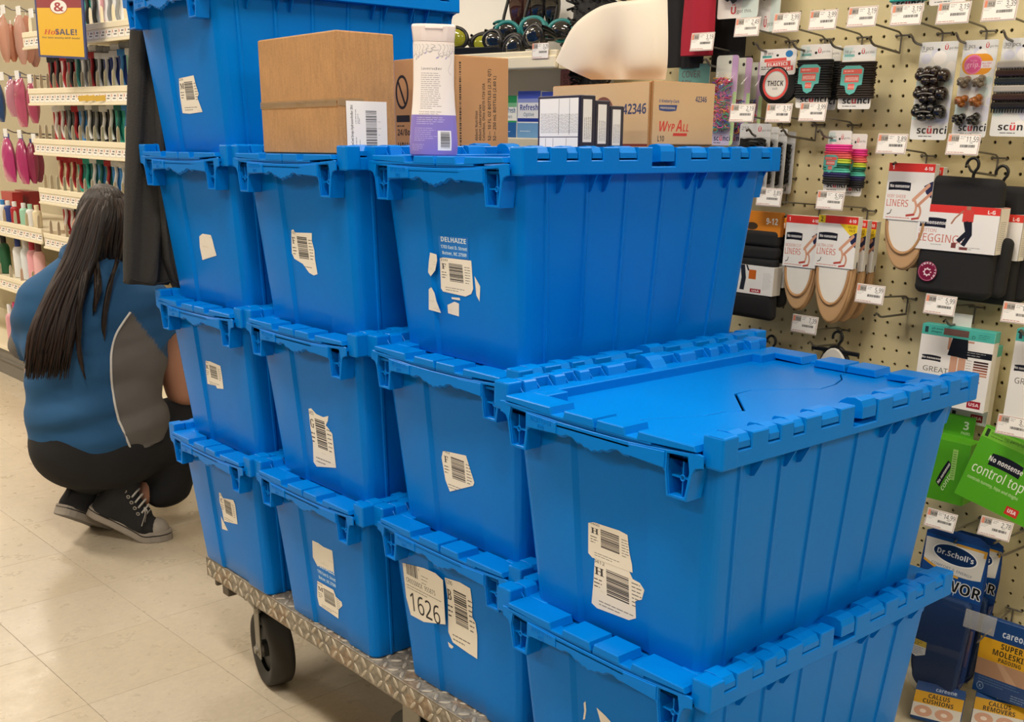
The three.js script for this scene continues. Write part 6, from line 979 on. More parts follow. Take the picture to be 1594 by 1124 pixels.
  [[0, 14, 24, 97, 0xdcb09a, 0xd98a2c], [14, 24, 38, 96, 0xcf8f70, 0xb55a3a], [25, 40, 22, 100, 0xe0b8a8, 0xc8402c], [40, 48, 24, 98, 0xd09a84, 0xc24a34], [48, 58, 60, 104, 0xcfa090, 0xb8503c]].forEach(([x0, x1, y0, y1, c, k], i) => pillow('bath_brush_pack', ['clear pack with an orange tipped brush at the outer peg', 'clear pack with a tan brush next to the orange one', 'clear pack with a bright red tipped brush', 'clear pack with a pale red brush tucked behind', 'short clear pack with a pink brush beside the shelf'][i], 'brush', 'clear brush packs on the far pegs', x0, x1, y0, y1, FX + 0.1 + i * 0.03, film(c, 0.45), { sponge: std(k, 0.5), head: wht }));
  [[-12, 8, 132, 190, 0x2a4a7a], [12, 27, 124, 182, 0xc6879a], [22, 44, 122, 198, 0xc25a7c], [44, 60, 128, 192, 0xb24a6c]].forEach(([x0, x1, y0, y1, c], i) => pillow('bath_glove_pack', ['dark blue bath pack on the middle peg row', 'pale pink bath pack with a white insert card', 'deep pink glossy bath pack on the middle peg row', 'dull pink bath pack tucked beside the razors'][i], 'bath pack', 'bath packs on the middle pegs', x0, x1, y0, y1, FX + 0.1 + i * 0.02, film(c, 0.15), { tagc: i === 1 ? wht : null, head: nvy }));
  [[2, 26, 214, 284, 0xb93a7c], [26, 46, 216, 287, 0xb63a74], [45, 57, 222, 286, 0x9a3058], [55, 64, 226, 284, 0x8a2c4e]].forEach(([x0, x1, y0, y1, c], i) => pillow('sponge_bag', ['plump pink sponge bag at the outer peg', 'plump pink sponge bag beside the first one', 'dark pink sponge bag tucked third on its peg', 'dark pink sponge bag tucked against the razor shelf'][i], 'bag', 'pink sponge bags', x0, x1, y0, y1, FX + 0.09 + i * 0.03, film(c, 0.1), { point: true, head: nvy }));
  [[8, 30, 297, 346, 0xa81a22, 'bright red gift bag standing on the far low shelf'], [30, 56, 295, 345, 0x8e1820, 'dark red gift bag tucked behind the bright red one']].forEach(([x0, x1, y0, y1, c, lab], i) => { const X = FX + 0.13 + i * 0.07, a = onX(x0, y0, X), b = onX(x1, y1, X), w = b.z - a.z, yb = onX(30, 351, FX).y - 0.004, h = a.y - yb, t = thing('gift_bag', lab, 'bag', V(X, yb, (a.z + b.z) / 2), 'red gift bags'); t.rotation.y = -Math.PI / 2; mesh('bag', [loft([[0, 0.46], [h * 0.8, 0.5], [h, 0.54]].map(([y, k]) => [V(-w * k, y, 0.02), V(w * k, y, 0.02), V(w * k, y, -0.03), V(-w * k, y, -0.03)]), true, true, 0.3)], K(c, 0.3), t); });
  // pegs of the far section
  for (const [x, y, l] of [[6, 14, 'top'], [30, 16, 'top'], [50, 20, 'top'], [4, 118, 'middle'], [28, 116, 'middle'], [48, 122, 'middle'], [10, 206, 'lower'], [32, 208, 'lower'], [54, 214, 'lower']]) { const q = onX(x, y, FX + 0.05), t = thing('peg_hook', `wire hook in the ${l} peg row of the far section`, 'hook', V(FB, q.y, q.z), `${l} row of far pegs`); mesh('arm', [wire([[0, -0.012, 0], [-0.34, 0, 0], [-0.36, 0.012, 0]], 0.003)], wireMat, t); mesh('ticket_holder', rb(-0.372, -0.368, -0.02, 0.016, -0.022, 0.022, 0.001), wht, t); }
  // lower shelves of the peg section
  const yl5 = onX(30, 351, FX).y, yl6 = onX(18, 434, FX).y;
  farShelf('cream shelf with small bath bottles below the red gift bags', yl5, ZF + 0.1, ZA - 0.02, 14);
  farShelf('cream shelf of tubes and bottles above the spray cans', yl6, ZF + 0.1, ZA - 0.02, 14);
  const bottle = (label, px, yb, X, h, r, c, cc) => { const q = onX(px, 300, X), t = thing('toiletry_bottle', label, 'bottle', V(X, yb, q.z), 'toiletries on the low far shelves'); mesh('body', lathe([[0, 0], [r * 0.96, 0], [r, 0.006], [r, h * 0.66], [r * 0.8, h * 0.74], [r * 0.42, h * 0.78]], 18), c, t); mesh('cap', lathe([[r * 0.5, h * 0.76], [r * 0.52, h * 0.98], [r * 0.46, h], [0, h]], 16), cc, t); };
  const b0 = 0.155;
  [[-6, pink, wht], [3, K(0xb8306a), K(0xd8407a)], [12, K(0x4a3a8a), K(0x2a86b8)], [22, K(0x6a3a8a), K(0xb04a8a)], [30, K(0xe04a9a), K(0xf07ab8)], [38, K(0xe8745a), K(0xd04a4a)]].forEach(([x, c, cc], i) => bottle(['pale pink spray can on the base deck', 'magenta spray can on the base deck', 'violet can with a blue cap on the base deck', 'purple spray can on the base deck', 'bright pink spray can on the base deck', 'coral spray can beside the crouching person'][i], x, b0, FX + 0.06, 0.2 + 0.02 * (i % 2), 0.026, c, cc));
  [[18, wht, nvy], [30, K(0xd9e2e6), wht], [40, K(0xe6a8b0), K(0xb8304a)], [50, K(0xe7b4b8), K(0x6a3a3a)], [-4, K(0x1f5a3a), blk]].forEach(([x, c, cc], i) => bottle(['white bottle with a navy cap above the spray cans', 'clear pale blue bottle above the spray cans', 'pink tube with a red cap above the spray cans', 'pink tube with a brown cap beside the long hair', 'dark green bottle at the far end of the shelf'][i], x, yl6 - 0.005, FX + 0.07, 0.19, 0.026, c, cc));
  [[2, wht, blu], [10, nvy, wht], [20, red, wht], [34, mint, wht], [44, wht, mint], [54, crm, crm]].forEach(([x, c, cc], i) => bottle(['small white bottle with a blue cap below the gift bags', 'small navy bottle below the gift bags', 'small red bottle below the gift bags', 'small mint bottle below the gift bags', 'small white bottle with a mint cap below the gift bags', 'small cream bottle below the gift bags'][i], x, yl5 - 0.005, FX + 0.05, 0.1, 0.02, c, cc));
}
// ---------------------------------------------------------------- crouching person at the far shelves, and the hanging jacket
function sdfMesh(f, c, half, res) {            // smooth surface of a distance field inside a cube
  const mc = new MarchingCubes(res, new THREE.MeshStandardMaterial(), false, false, 120000); mc.isolation = 0;
  const n = res, h = n / 2, q = V(0, 0, 0);
  for (let z = 0; z < n; z++) for (let y = 0; y < n; y++) for (let x = 0; x < n; x++) { q.set(c.x + (x - h) / h * half, c.y + (y - h) / h * half, c.z + (z - h) / h * half); mc.field[x + y * n + z * n * n] = -f(q); }
  mc.update();
  const k = mc.count, p = new Float32Array(k * 3);
  for (let i = 0; i < k; i++) { p[i * 3] = c.x + mc.positionArray[i * 3] * half; p[i * 3 + 1] = c.y + mc.positionArray[i * 3 + 1] * half; p[i * 3 + 2] = c.z + mc.positionArray[i * 3 + 2] * half; }
  const nrm = new Float32Array(k * 3), e = 0.004, a = V(0, 0, 0);
  for (let i = 0; i < k; i++) { q.set(p[i * 3], p[i * 3 + 1], p[i * 3 + 2]); const g = V(0, 0, 0); for (let d = 0; d < 3; d++) { a.copy(q); a.setComponent(d, q.getComponent(d) + e); const u = f(a); a.setComponent(d, q.getComponent(d) - e); g.setComponent(d, u - f(a)); } g.normalize(); nrm[i * 3] = g.x; nrm[i * 3 + 1] = g.y; nrm[i * 3 + 2] = g.z; }
  // make the winding agree with the normals
  for (let i = 0; i < k; i += 3) { const A = V(p[i * 3], p[i * 3 + 1], p[i * 3 + 2]), Bq = V(p[i * 3 + 3], p[i * 3 + 4], p[i * 3 + 5]), Cq = V(p[i * 3 + 6], p[i * 3 + 7], p[i * 3 + 8]); const fn = Bq.sub(A).cross(Cq.sub(A)); if (fn.x * nrm[i * 3] + fn.y * nrm[i * 3 + 1] + fn.z * nrm[i * 3 + 2] < 0) for (const arr of [p, nrm]) for (let d = 0; d < 3; d++) { const t = arr[i * 3 + 3 + d]; arr[i * 3 + 3 + d] = arr[i * 3 + 6 + d]; arr[i * 3 + 6 + d] = t; } }
  const g = new THREE.BufferGeometry(); g.setAttribute('position', new THREE.BufferAttribute(p, 3)); g.setAttribute('normal', new THREE.BufferAttribute(nrm, 3)); g.setAttribute('uv', new THREE.BufferAttribute(new Float32Array(k * 2), 2));
  return g;
}
const smin = (a, b, k) => { const h = Math.max(k - Math.abs(a - b), 0) / k; return Math.min(a, b) - h * h * k * 0.25; };
function capsule(a, b, ra, rb2) { const ab = b.clone().sub(a), L2 = ab.lengthSq(); return (p) => { const t = Math.max(0, Math.min(1, ((p.x - a.x) * ab.x + (p.y - a.y) * ab.y + (p.z - a.z) * ab.z) / L2)); const dx = p.x - a.x - ab.x * t, dy = p.y - a.y - ab.y * t, dz = p.z - a.z - ab.z * t; return Math.sqrt(dx * dx + dy * dy + dz * dz) - (ra + (rb2 - ra) * t); }; }
const blob = (list, k) => (p) => { let d = 10; for (const f of list) d = smin(d, f(p), k); return d; };
{
  const B = V(0.42, 0, -2.3), F = V(B.x - CAM.x, 0, B.z - CAM.z).normalize(), R = V(-F.z, 0, F.x);
  const J = (px, py, df) => { const d = ray(px, py), n = F; const t = (n.dot(B) + df - n.dot(CAM)) / n.dot(d); return CAM.clone().addScaledVector(d, t); };
  const lat = (p) => (p.x - B.x) * R.x + (p.z - B.z) * R.z;
  const person = thing('person', 'crouching person with long dark hair in a blue polo and black trousers', 'person', B);
  const off = (g) => g.translate(-B.x, -B.y, -B.z);
  const hipL = J(112, 692, 0.02), hipR = J(190, 692, 0.02), shL = J(84, 470, 0.03), shR = J(212, 474, 0.03), kneeR = J(293, 662, 0.14), kneeL = J(170, 650, 0.44), ankR = J(222, 770, 0.03), ankL = J(138, 752, 0.02);
  const neck0 = J(132, 408, 0.02), neck1 = J(152, 372, 0.05), head = J(166, 350, 0.07), elbR = J(286, 606, 0.1), wrR = J(345, 652, 0.3), elbL = J(66, 580, 0.22), wrL = J(118, 640, 0.46);
  // skin figure
  const hd = (p) => { const q = p.clone().sub(head); const a = q.dot(R), b = q.y, c = q.dot(F); return (Math.sqrt((a / 0.078) ** 2 + (b / 0.108) ** 2 + (c / 0.095) ** 2) - 1) * 0.078; };
  const nose = head.clone().addScaledVector(F, 0.095).addScaledVector(V(0, 1, 0), -0.03), chin = head.clone().addScaledVector(F, 0.055).add(V(0, -0.085, 0));
  const core = blob([hd, capsule(nose.clone().add(V(0, 0.03, 0)), nose, 0.01, 0.014), capsule(chin, head, 0.03, 0.05), capsule(head.clone().addScaledVector(R, 0.078), head.clone().addScaledVector(R, 0.08).add(V(0, -0.03, 0)), 0.015, 0.012), capsule(head.clone().addScaledVector(R, -0.078), head.clone().addScaledVector(R, -0.08).add(V(0, -0.03, 0)), 0.015, 0.012), capsule(neck0, neck1, 0.056, 0.05), capsule(neck1, head, 0.05, 0.05), capsule(J(150, 660, 0.02), J(146, 470, 0.02), 0.1, 0.1), capsule(shL, shR, 0.06, 0.06), capsule(J(232, 482, 0.05), elbR, 0.058, 0.05), capsule(elbR, wrR, 0.046, 0.028), capsule(shL, elbL, 0.052, 0.045), capsule(elbL, wrL, 0.043, 0.028), capsule(hipL, kneeL, 0.075, 0.05), capsule(kneeL, ankL, 0.048, 0.034), capsule(hipR, kneeR, 0.075, 0.05), capsule(kneeR, ankR, 0.048, 0.034), capsule(hipL, hipR, 0.09, 0.09)], 0.03);
  const bodyGeo = [off(sdfMesh(core, V(B.x + 0.08, 0.52, B.z - 0.05), 0.66, 96))];
  for (const [w, dir, side] of [[wrR, wrR.clone().sub(elbR).normalize(), 1], [wrL, wrL.clone().sub(elbL).normalize(), -1]]) {   // hands with five curled fingers
    const up = V(0, 1, 0), sd = dir.clone().cross(up).normalize(), pal = w.clone().addScaledVector(dir, 0.05), dn = sd.clone().cross(dir).normalize();
    const parts = [capsule(w, w.clone().addScaledVector(dir, 0.03), 0.028, 0.026), capsule(pal.clone().addScaledVector(sd, -0.02), pal.clone().addScaledVector(sd, 0.02), 0.022, 0.022), capsule(pal.clone().addScaledVector(sd, -0.024).addScaledVector(dir, 0.03), pal.clone().addScaledVector(sd, 0.026).addScaledVector(dir, 0.03), 0.015, 0.014)];
    const fg = []; [[-0.028, 0.036], [-0.009, 0.042], [0.01, 0.04], [0.028, 0.031]].forEach(([o, L]) => { const a = pal.clone().addScaledVector(sd, o).addScaledVector(dir, 0.035), b = a.clone().addScaledVector(dir, L * 0.9).addScaledVector(dn, -0.008), c = b.clone().addScaledVector(dir, L * 0.45).addScaledVector(dn, -0.026); fg.push(capsule(a, b, 0.009, 0.008), capsule(b, c, 0.008, 0.0068)); });
    const t0 = pal.clone().addScaledVector(sd, -0.03 * side).addScaledVector(dir, -0.012), t1 = t0.clone().addScaledVector(sd, -0.028 * side).addScaledVector(dir, 0.03), t2 = t1.clone().addScaledVector(dir, 0.028).addScaledVector(dn, -0.012); fg.push(capsule(t0, t1, 0.012, 0.01), capsule(t1, t2, 0.01, 0.008));
    const pb = blob(parts, 0.02), fb = (p) => { let d = 10; for (const f of fg) d = Math.min(d, f(p)); return d; };
    bodyGeo.push(off(sdfMesh((p) => smin(pb(p), fb(p), 0.006), pal.clone().addScaledVector(dir, 0.025), 0.11, 66)));
  }
  mesh('body', bodyGeo, std(0xb98468, 0.6), person);
  // eyes and mouth
  mesh('eyes', [-1, 1].map(s => new THREE.SphereGeometry(0.011, 10, 8).translate(...off(new THREE.BufferGeometry()) && head.clone().addScaledVector(R, s * 0.032).addScaledVector(F, 0.086).sub(B).toArray())), std(0xe8e4de, 0.3), person);
  mesh('mouth', new THREE.SphereGeometry(1, 10, 6).scale(0.02, 0.005, 0.01).rotateY(Math.atan2(F.x, F.z)).translate(...head.clone().addScaledVector(F, 0.09).add(V(0, -0.06, 0)).sub(B).toArray()), std(0x8a4a44, 0.6), person);
  // trousers
  const tr = blob([capsule(hipL, hipR, 0.118, 0.116), capsule(J(135, 700, -0.02), J(170, 702, -0.02), 0.112, 0.11), capsule(hipL, kneeL, 0.1, 0.08), capsule(hipR, J(250, 678, 0.08), 0.1, 0.1), capsule(J(250, 678, 0.08), kneeR, 0.1, 0.092), capsule(kneeR, J(262, 752, 0.06), 0.085, 0.066), capsule(J(262, 752, 0.06), J(246, 772, 0.03), 0.05, 0.03), capsule(kneeL, J(140, 742, 0.04), 0.075, 0.055)], 0.05);
  const waist = J(150, 640, 0).y;
  mesh('trousers', off(sdfMesh((p) => Math.max(tr(p) + 0.003 * (vnoise(p.x * 30, p.y * 30 + p.z * 20) - 0.5), p.y - waist), V(B.x + 0.08, 0.33, B.z - 0.1), 0.5, 84)), std(0x151517, 0.92), person);
  // polo shirt
  const slv = (sh, el, k) => capsule(sh, sh.clone().lerp(el, k), 0.082, 0.078);
  const torso = blob([capsule(J(103, 660, 0.02), shL, 0.1, 0.088), capsule(J(196, 652, 0.02), shR, 0.1, 0.09), capsule(J(150, 672, -0.015), J(148, 470, 0), 0.12, 0.11), capsule(hipL.clone().add(V(0, 0.03, 0)), hipR.clone().add(V(0, 0.03, 0)), 0.124, 0.122), capsule(J(118, 432, 0.03), J(160, 430, 0.03), 0.06, 0.06)], 0.06);
  const sR0 = J(216, 470, 0.03), sR1 = J(242, 516, 0.05), sL0 = J(66, 474, 0.04), sL1 = J(54, 540, 0.14);
  const slR = capsule(sR0, sR1, 0.078, 0.08), slL = capsule(sL0, sL1, 0.07, 0.07), aR = sR1.clone().sub(sR0).normalize(), aL = sL1.clone().sub(sL0).normalize();
  const fold = (p) => { const y = p.y, a = lat(p); return 0.034 * (vnoise(a * 4 + y * 6, y * 20 - a * 5) - 0.5) * (1 - 0.6 * Math.min(1, Math.max(0, (y - 0.5) / 0.25))) + 0.003 * (vnoise(a * 16, y * 46) - 0.5); };
  const hemAt = (p) => { const a = lat(p); return J(150, 711, -0.1).y + 0.35 * (a + 0.0) * (a + 0.0) + (a > 0.02 ? 0.12 * (a - 0.02) : 0); };
  const shirt = (p) => { let d = torso(p); const cut = Math.max(slR(p), (p.x - sR1.x) * aR.x + (p.y - sR1.y) * aR.y + (p.z - sR1.z) * aR.z - 0.005), cutL = Math.max(slL(p), (p.x - sL1.x) * aL.x + (p.y - sL1.y) * aL.y + (p.z - sL1.z) * aL.z - 0.005); d = smin(smin(d, cut, 0.03), cutL, 0.03); return Math.max(d + fold(p), hemAt(p) - p.y); };
  const sg = sdfMesh(shirt, V(B.x - 0.02, 0.64, B.z), 0.42, 116);
  // grey side panels bounded by a curved seam
  const seamPx = [[203, 486], [193, 500], [180, 522], [174, 545], [173, 575], [175, 605], [179, 630], [185, 655], [191, 668], [200, 690], [204, 700]], seamJ = seamPx.map(([x, y]) => J(x, y, -0.1)).map(p => [p.y, lat(p)]).sort((a, b) => a[0] - b[0]);
  const seamA = (y) => { if (y <= seamJ[0][0]) return seamJ[0][1]; for (let i = 0; i < seamJ.length - 1; i++) if (y <= seamJ[i + 1][0]) { const k = (y - seamJ[i][0]) / (seamJ[i + 1][0] - seamJ[i][0]); return seamJ[i][1] + (seamJ[i + 1][1] - seamJ[i][1]) * k; } return 9; };
  const mid = lat(J(150, 580, -0.1));
  { const p = sg.attributes.position, col = new Float32Array(p.count * 3), b = new THREE.Color(0x184d78), gcol = new THREE.Color(0x625e5a), q = V(0, 0, 0); for (let i = 0; i < p.count; i++) { q.set(p.getX(i), p.getY(i), p.getZ(i)); const a = lat(q), s = seamA(q.y), armA = lat(J(203, 486, -0.1)), armY = J(203, 486, -0.1).y; const grey = q.y < armY && a > s && a < armA + (armY - q.y) * 0.62 || a < 2 * mid - s - 0.17; const c = grey ? gcol : b; col[i * 3] = c.r; col[i * 3 + 1] = c.g; col[i * 3 + 2] = c.b; } sg.setAttribute('color', new THREE.BufferAttribute(col, 3)); }
  const polo = mesh('polo_shirt', off(sg), std(0xffffff, 0.85, { vertexColors: true }), person);
  const surf = (px, py) => { const d = ray(px, py).normalize(), p = J(px, py, -0.3); for (let i = 0; i < 80; i++) { const s = shirt(p); if (s < 0.001) break; p.addScaledVector(d, Math.max(0.001, s * 0.8)); } return p; };
  const pip = std(0xcfccc6, 0.7);
  mesh('piping', off(merge([tube(seamPx.slice(0, 8).map(([x, y]) => surf(x, y)), 0.0035, 6, 60), tube(seamPx.slice(7).map(([x, y]) => surf(x, y)), 0.0035, 6, 30)])), pip, polo);
  mesh('collar', off(merge([new THREE.TorusGeometry(0.062, 0.016, 8, 24).scale(1, 1, 1.6).rotateX(Math.PI / 2 - 0.35).rotateY(Math.atan2(F.x, F.z)).translate(...J(136, 400, 0.03).toArray())])), std(0x18486f, 0.85), polo);
  // hair
  const hairMat = phy(0xffffff, 0.5, { vertexColors: true, specularIntensity: 0.6 });
  const strands = [], strand = (pts, r, c) => { const cv = new THREE.CatmullRomCurve3(pts), n = 16, rings = []; const fr = cv.computeFrenetFrames(n, false); for (let i = 0; i <= n; i++) { const t = i / n, q = cv.getPoint(t), rad = r * (0.5 + 0.9 * Math.sin(Math.PI * Math.min(1, t * 0.8 + 0.12))) * (t > 0.85 ? (1 - t) / 0.15 * 0.8 + 0.2 : 1); rings.push(Array.from({ length: 5 }, (_, k) => q.clone().addScaledVector(fr.normals[i], Math.cos(k / 5 * 6.283) * rad).addScaledVector(fr.binormals[i], Math.sin(k / 5 * 6.283) * rad))); } strands.push(paint(loft(rings, true, true, 2), c)); };
  const cols = [0x1c130f, 0x231814, 0x2b1d17, 0x17100d, 0x332319];
  const L = (a, b, s) => a + (b - a) * s;
  for (let i = 0; i < 230; i++) { const s = (i + rnd()) / 230, j = () => rr(-3, 3), d = rr(-0.012, 0.02); strand([J(L(158, 172, s) + j() * 0.4, 295 + 4 * Math.abs(s - 0.6) + rr(0, 2), 0.04), J(L(140, 170, s) + j() * 0.5, L(312, 304, s), -0.005), J(L(122, 164, s) + j() * 0.6, L(342, 336, s), -0.05 + d * 0.4), J(L(104, 148, s) + j(), 400, -0.085 + d), J(L(68, 126, s) + j(), 470, -0.125 + d), J(L(46, 113, s) + j(), 530, -0.15 + d), J(L(40, 104, s) + j() * 1.5, rr(566, 592), -0.145 + d)], 0.0052, cols[Math.floor(rnd() * 5)]); }
  for (let i = 0; i < 150; i++) { const s = (i + rnd()) / 150, j = () => rr(-2, 2), d = rr(-0.01, 0.02); strand([J(L(162, 178, s), 295 + 4 * s + rr(0, 2), 0.04), J(L(165, 200, s) + j() * 0.5, L(304, 308, s), -0.005 + 0.03 * s), J(L(163, 218, s) + j(), L(334, 336, s), -0.05 + 0.05 * s + d * 0.4), J(L(150, 224, s) + j(), L(376, 372, s), -0.06 + 0.09 * s + d), J(L(150, 214, s) + j(), L(405, 408, s), -0.04 + 0.12 * s), J(L(172, 208, s) + j(), rr(412, 428), 0.03 + 0.1 * s)], 0.005, cols[Math.floor(rnd() * 5)]); }
  for (const [pts, n] of [[[[140, 395, -0.08], [128, 450, -0.14], [122, 500, -0.15], [124, 550, -0.15], [131, 590, -0.14]], 5], [[[150, 405, -0.08], [152, 450, -0.13], [146, 490, -0.13]], 4], [[[182, 405, -0.06], [170, 450, -0.11], [161, 500, -0.125], [160, 528, -0.125]], 3], [[[208, 425, 0.12], [225, 500, 0.16], [240, 560, 0.14], [250, 618, 0.12]], 16]]) for (let i = 0; i < n; i++) strand(pts.map(([x, y, d]) => J(x + rr(-3, 3), y + rr(-4, 4), d + rr(-0.006, 0.01))), 0.0042, cols[i % 5]);
  for (let i = 0; i < 110; i++) { const s = (i + rnd()) / 110, e = rr(-2, 2), x = (s - 0.5) * 2, up = head.clone().add(V(0, 0.112, 0)); const on = (lat2, hgt) => { const a = lat2 * 0.086, c = -Math.sqrt(Math.max(0, 1 - (a / 0.088) ** 2 - (hgt / 0.118) ** 2)) * 0.106; return head.clone().addScaledVector(R, a).add(V(0, hgt, 0)).addScaledVector(F, c); }; strand([up.clone().addScaledVector(R, x * 0.012).addScaledVector(F, 0.02), on(x * 0.4, 0.1), on(x * 0.72, 0.07), on(x * 0.93, 0.02), on(x * 0.96, -0.03)].map(q => q.addScaledVector(R, e * 0.0005)), 0.0046, cols[Math.floor(rnd() * 5)]); }
  strands.push(paint(sdfMesh((p) => hd(p) - 0.006, head.clone(), 0.16, 40), 0x17100d));
  mesh('hair', off(merge(strands)), hairMat, person);
  // high-top canvas shoes
  const star = print(80, 80, (c) => { c.fillStyle = '#8f8a86'; c.beginPath(); c.arc(40, 40, 40, 0, 7); c.fill(); c.strokeStyle = '#4a4a4e'; c.lineWidth = 3; c.beginPath(); c.arc(40, 40, 36, 0, 7); c.stroke(); c.fillStyle = '#2c2e36'; c.beginPath(); for (let i = 0; i < 10; i++) { const a = -Math.PI / 2 + i * Math.PI / 5, r = i % 2 ? 9 : 23; c.lineTo(40 + r * Math.cos(a), 40 + r * Math.sin(a)); } c.fill(); });
  const shoe = (label, ballPx, dir, lift, patch, laces) => {
    const g = new THREE.Group(); g.name = 'shoe'; person.add(g); g.userData.label = label;
    const ball = onY(ballPx[0], ballPx[1], 0), yaw = Math.atan2(-dir.z, dir.x), X0 = 0.19;
    g.position.copy(ball.clone().sub(B)); g.rotation.y = yaw;
    const bend = (geo) => { const p = geo.attributes.position; for (let i = 0; i < p.count; i++) { let x = p.getX(i) - X0, y = p.getY(i); const t = Math.max(0, Math.min(1, (0.035 - x) / 0.07)), a = lift * t * t * (3 - 2 * t); if (a > 0) { const c = Math.cos(a), s = Math.sin(a), x2 = x * c + y * s, y2 = -x * s + y * c; x = x2; y = y2; } p.setX(i, x); p.setY(i, y); } geo.computeVertexNormals(); return geo; };
    const hw = [[0, 0.022], [0.008, 0.028], [0.03, 0.034], [0.08, 0.033], [0.13, 0.037], [0.18, 0.044], [0.215, 0.045], [0.245, 0.036], [0.262, 0.022], [0.27, 0.006]];
    const ringAt = (y, gsc) => { const o = []; const S = 6; const full = []; for (let i = 0; i < hw.length - 1; i++) for (let k = 0; k < 3; k++) { const t = k / 3; full.push([hw[i][0] + (hw[i + 1][0] - hw[i][0]) * t, hw[i][1] + (hw[i + 1][1] - hw[i][1]) * t]); } full.push(hw[hw.length - 1]); for (const [x, w] of full) o.push(V(x, y, w * gsc)); for (const [x, w] of [...full].reverse()) o.push(V(x, y, -w * gsc)); return o; };
    const rubber = std(0x9c948a, 0.7), tread = std(0x6f6a64, 0.85), canvas = std(0x1e1e20, 0.9);
    mesh('sole', bend(loft([ringAt(0, 0.97), ringAt(0.004, 1.02), ringAt(0.03, 1.02), ringAt(0.031, 0.9)], true, true, 0.5)), rubber, g);
    mesh('sole_stripe', bend(loft([ringAt(0.021, 1.022), ringAt(0.0215, 1.04), ringAt(0.024, 1.04), ringAt(0.0245, 1.022)], false, false, 2)), canvas, g);
    mesh('outsole', bend(loft([ringAt(-0.002, 0.93), ringAt(0.0005, 0.96)], true, true, 0.5)), tread, g);
    const up = blob([capsule(V(0.225, 0.03, 0), V(0.17, 0.04, 0), 0.034, 0.037), capsule(V(0.17, 0.042, 0), V(0.095, 0.085, 0), 0.038, 0.038), capsule(V(0.04, 0.035, 0), V(0.15, 0.035, 0), 0.034, 0.038), capsule(V(0.052, 0.04, 0), V(0.062, 0.15, 0), 0.038, 0.044)], 0.03);
    mesh('canvas_upper', bend(sdfMesh((p) => Math.max(up(p), 0.026 - p.y, p.y - 0.165), V(0.13, 0.1, 0), 0.17, 50)), canvas, g);
    mesh('toe_cap', bend(sdfMesh((p) => Math.max(up(p) - 0.003, 0.024 - p.y, 0.222 - p.x), V(0.24, 0.05, 0), 0.06, 26)), rubber, g);
    const lc = []; for (let k = 0; k < 6; k++) { const x = 0.165 - k * 0.015, y = 0.085 + k * 0.0115; lc.push(tube([[x, y - 0.012, -0.03], [x + 0.004, y + 0.006, -0.01], [x + 0.004, y + 0.006, 0.01], [x, y - 0.012, 0.03]], 0.003, 5, 10)); }
    mesh('laces', bend(merge([...lc, tube([[0.15, 0.1, 0.02], [0.17, 0.09, 0.05], [0.175, 0.06, 0.056]], 0.0026, 5, 10), tube([[0.15, 0.1, 0.02], [0.18, 0.1, 0.045], [0.19, 0.075, 0.052]], 0.0026, 5, 10)])), std(0xb9b4ac, 0.8), g);
    const ey = []; for (let k = 0; k < 6; k++) for (const s of [-1, 1]) ey.push(new THREE.TorusGeometry(0.0045, 0.0016, 5, 10).rotateY(0).translate(0.158 - k * 0.0155, 0.068 + k * 0.0125, s * 0.0365)); mesh('eyelets', bend(merge(ey)), std(0xb4b0a8, 0.4, { metalness: 0.6 }), g);
    if (patch) { const m = mesh('ankle_patch', bend(mapUV(new THREE.CircleGeometry(0.022, 20), star).translate(0.072, 0.112, 0.0455)), star.paper, g); }
    mesh('heel_strip', bend(merge([rb(0.004, 0.012, 0.03, 0.15, -0.008, 0.008, 0.003)])), canvas, g);
    return g;
  };
  shoe('black canvas high-top shoe turned sideways with white laces', [228, 838], R.clone().multiplyScalar(0.94).addScaledVector(F, -0.34), 0.46, false, true);
  shoe('black canvas high-top shoe seen from behind with a round star patch', [158, 822], F.clone().multiplyScalar(0.72).addScaledVector(R, 0.7), 0.55, true, false);
}
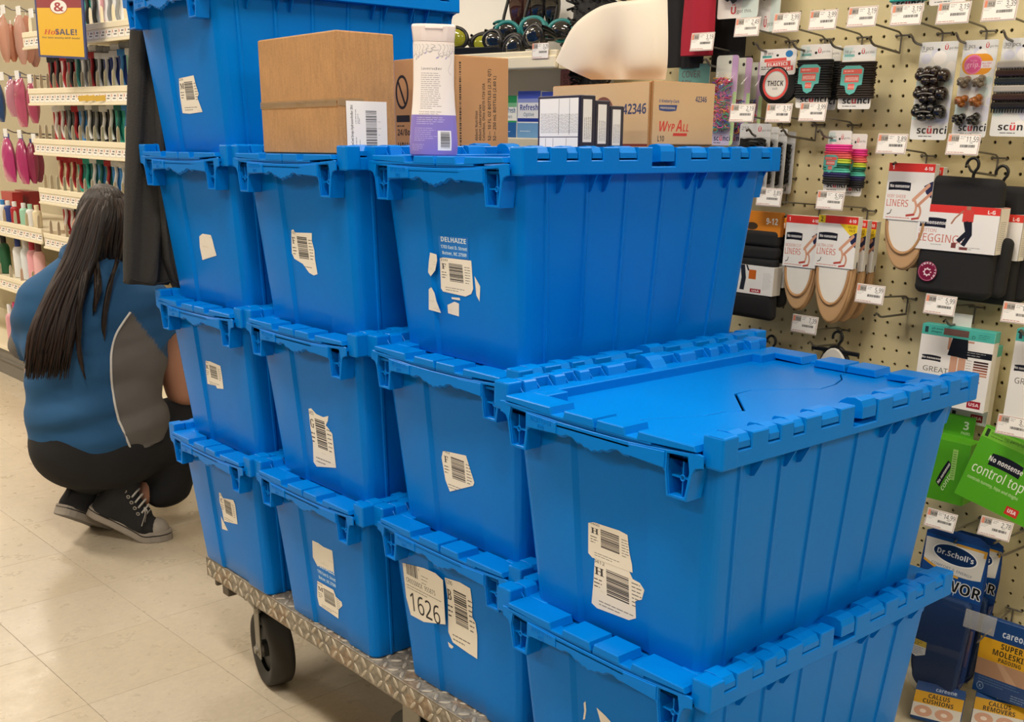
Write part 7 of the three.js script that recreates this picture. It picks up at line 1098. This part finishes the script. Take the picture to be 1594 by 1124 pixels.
{ // fleece jacket on the cart handle
  const M = CARTM, z0 = -1.41, P = (x, y) => onPlane(x, y, M, 2, z0);
  const fleeceTex = dataTex(256, (u, v) => { const g = 0.5 + 0.5 * (vnoise(u * 128, v * 128, 128, 3) * 0.6 + vnoise(u * 60, v * 60, 60, 5) * 0.4 - 0.5); return [g, g, g]; }, false);
  const fl = std(0x2b2a29, 1.0, { bumpMap: fleeceTex, bumpScale: 0.002, side: THREE.DoubleSide });
  const t = thing('fleece_jacket', 'dark grey fleece jacket hanging on the cart handle beside the tall stack', 'jacket');
  t.applyMatrix4(M);
  const ringAt = (v, x0, x1, dep, ph, zc) => { const o = []; const n = 44; for (let i = 0; i < n; i++) { const a = -i / n * Math.PI * 2, c = Math.cos(a), s = Math.sin(a), w = (x1 - x0) / 2; const k = 1 + 0.07 * Math.sin(3 * a + ph + v * 3) + 0.05 * Math.sin(5 * a - v * 4 + ph); o.push(V((x0 + x1) / 2 + c * w, 0, zc + s * dep * k + 0.012 * Math.sin(c * 7 + ph + v * 2))); } return o; };
  const panel = (rows, dep, ph, dz) => { const rings = rows.map(([y, xa, xb], i) => { const A = P(xa, y), Bq = P(xb, y), yy = (A.y + Bq.y) / 2, r = ringAt(i / rows.length, A.x, Bq.x, dep, ph, z0 + dz); r.forEach((q, k) => { q.y = yy + (Bq.y - A.y) * ((q.x - A.x) / (Bq.x - A.x) - 0.5); }); return r; }); const g = loft(rings.reverse(), true, true, 2.2); const p = g.attributes.position, uv = g.attributes.uv; for (let i = 0; i < p.count; i++) uv.setXY(i, p.getX(i) * 5 + p.getZ(i) * 5, p.getY(i) * 5); return g; };
  mesh('body', [panel([[-10, 206, 262], [40, 204, 262], [120, 199, 266], [200, 196, 270], [280, 193, 272], [350, 191, 270], [400, 190, 266], [430, 191, 262], [441, 192, 258]], 0.045, 0.4, 0)], fl, t);
  mesh('sleeve', [panel([[30, 224, 262], [110, 222, 264], [190, 224, 268], [280, 228, 272], [340, 232, 276], [400, 240, 278], [430, 250, 279], [449, 262, 280]], 0.04, 1.6, 0.055)], fl, t);
  mesh('hem', [tube([P(193, 432).add(V(0, 0, 0.047)), P(215, 437).add(V(0, 0, 0.052)), P(238, 437).add(V(0, 0, 0.05)), P(256, 433).add(V(0, 0, 0.046))], 0.002, 5, 20)], fl, t);
}
renderer.render(scene, camera);
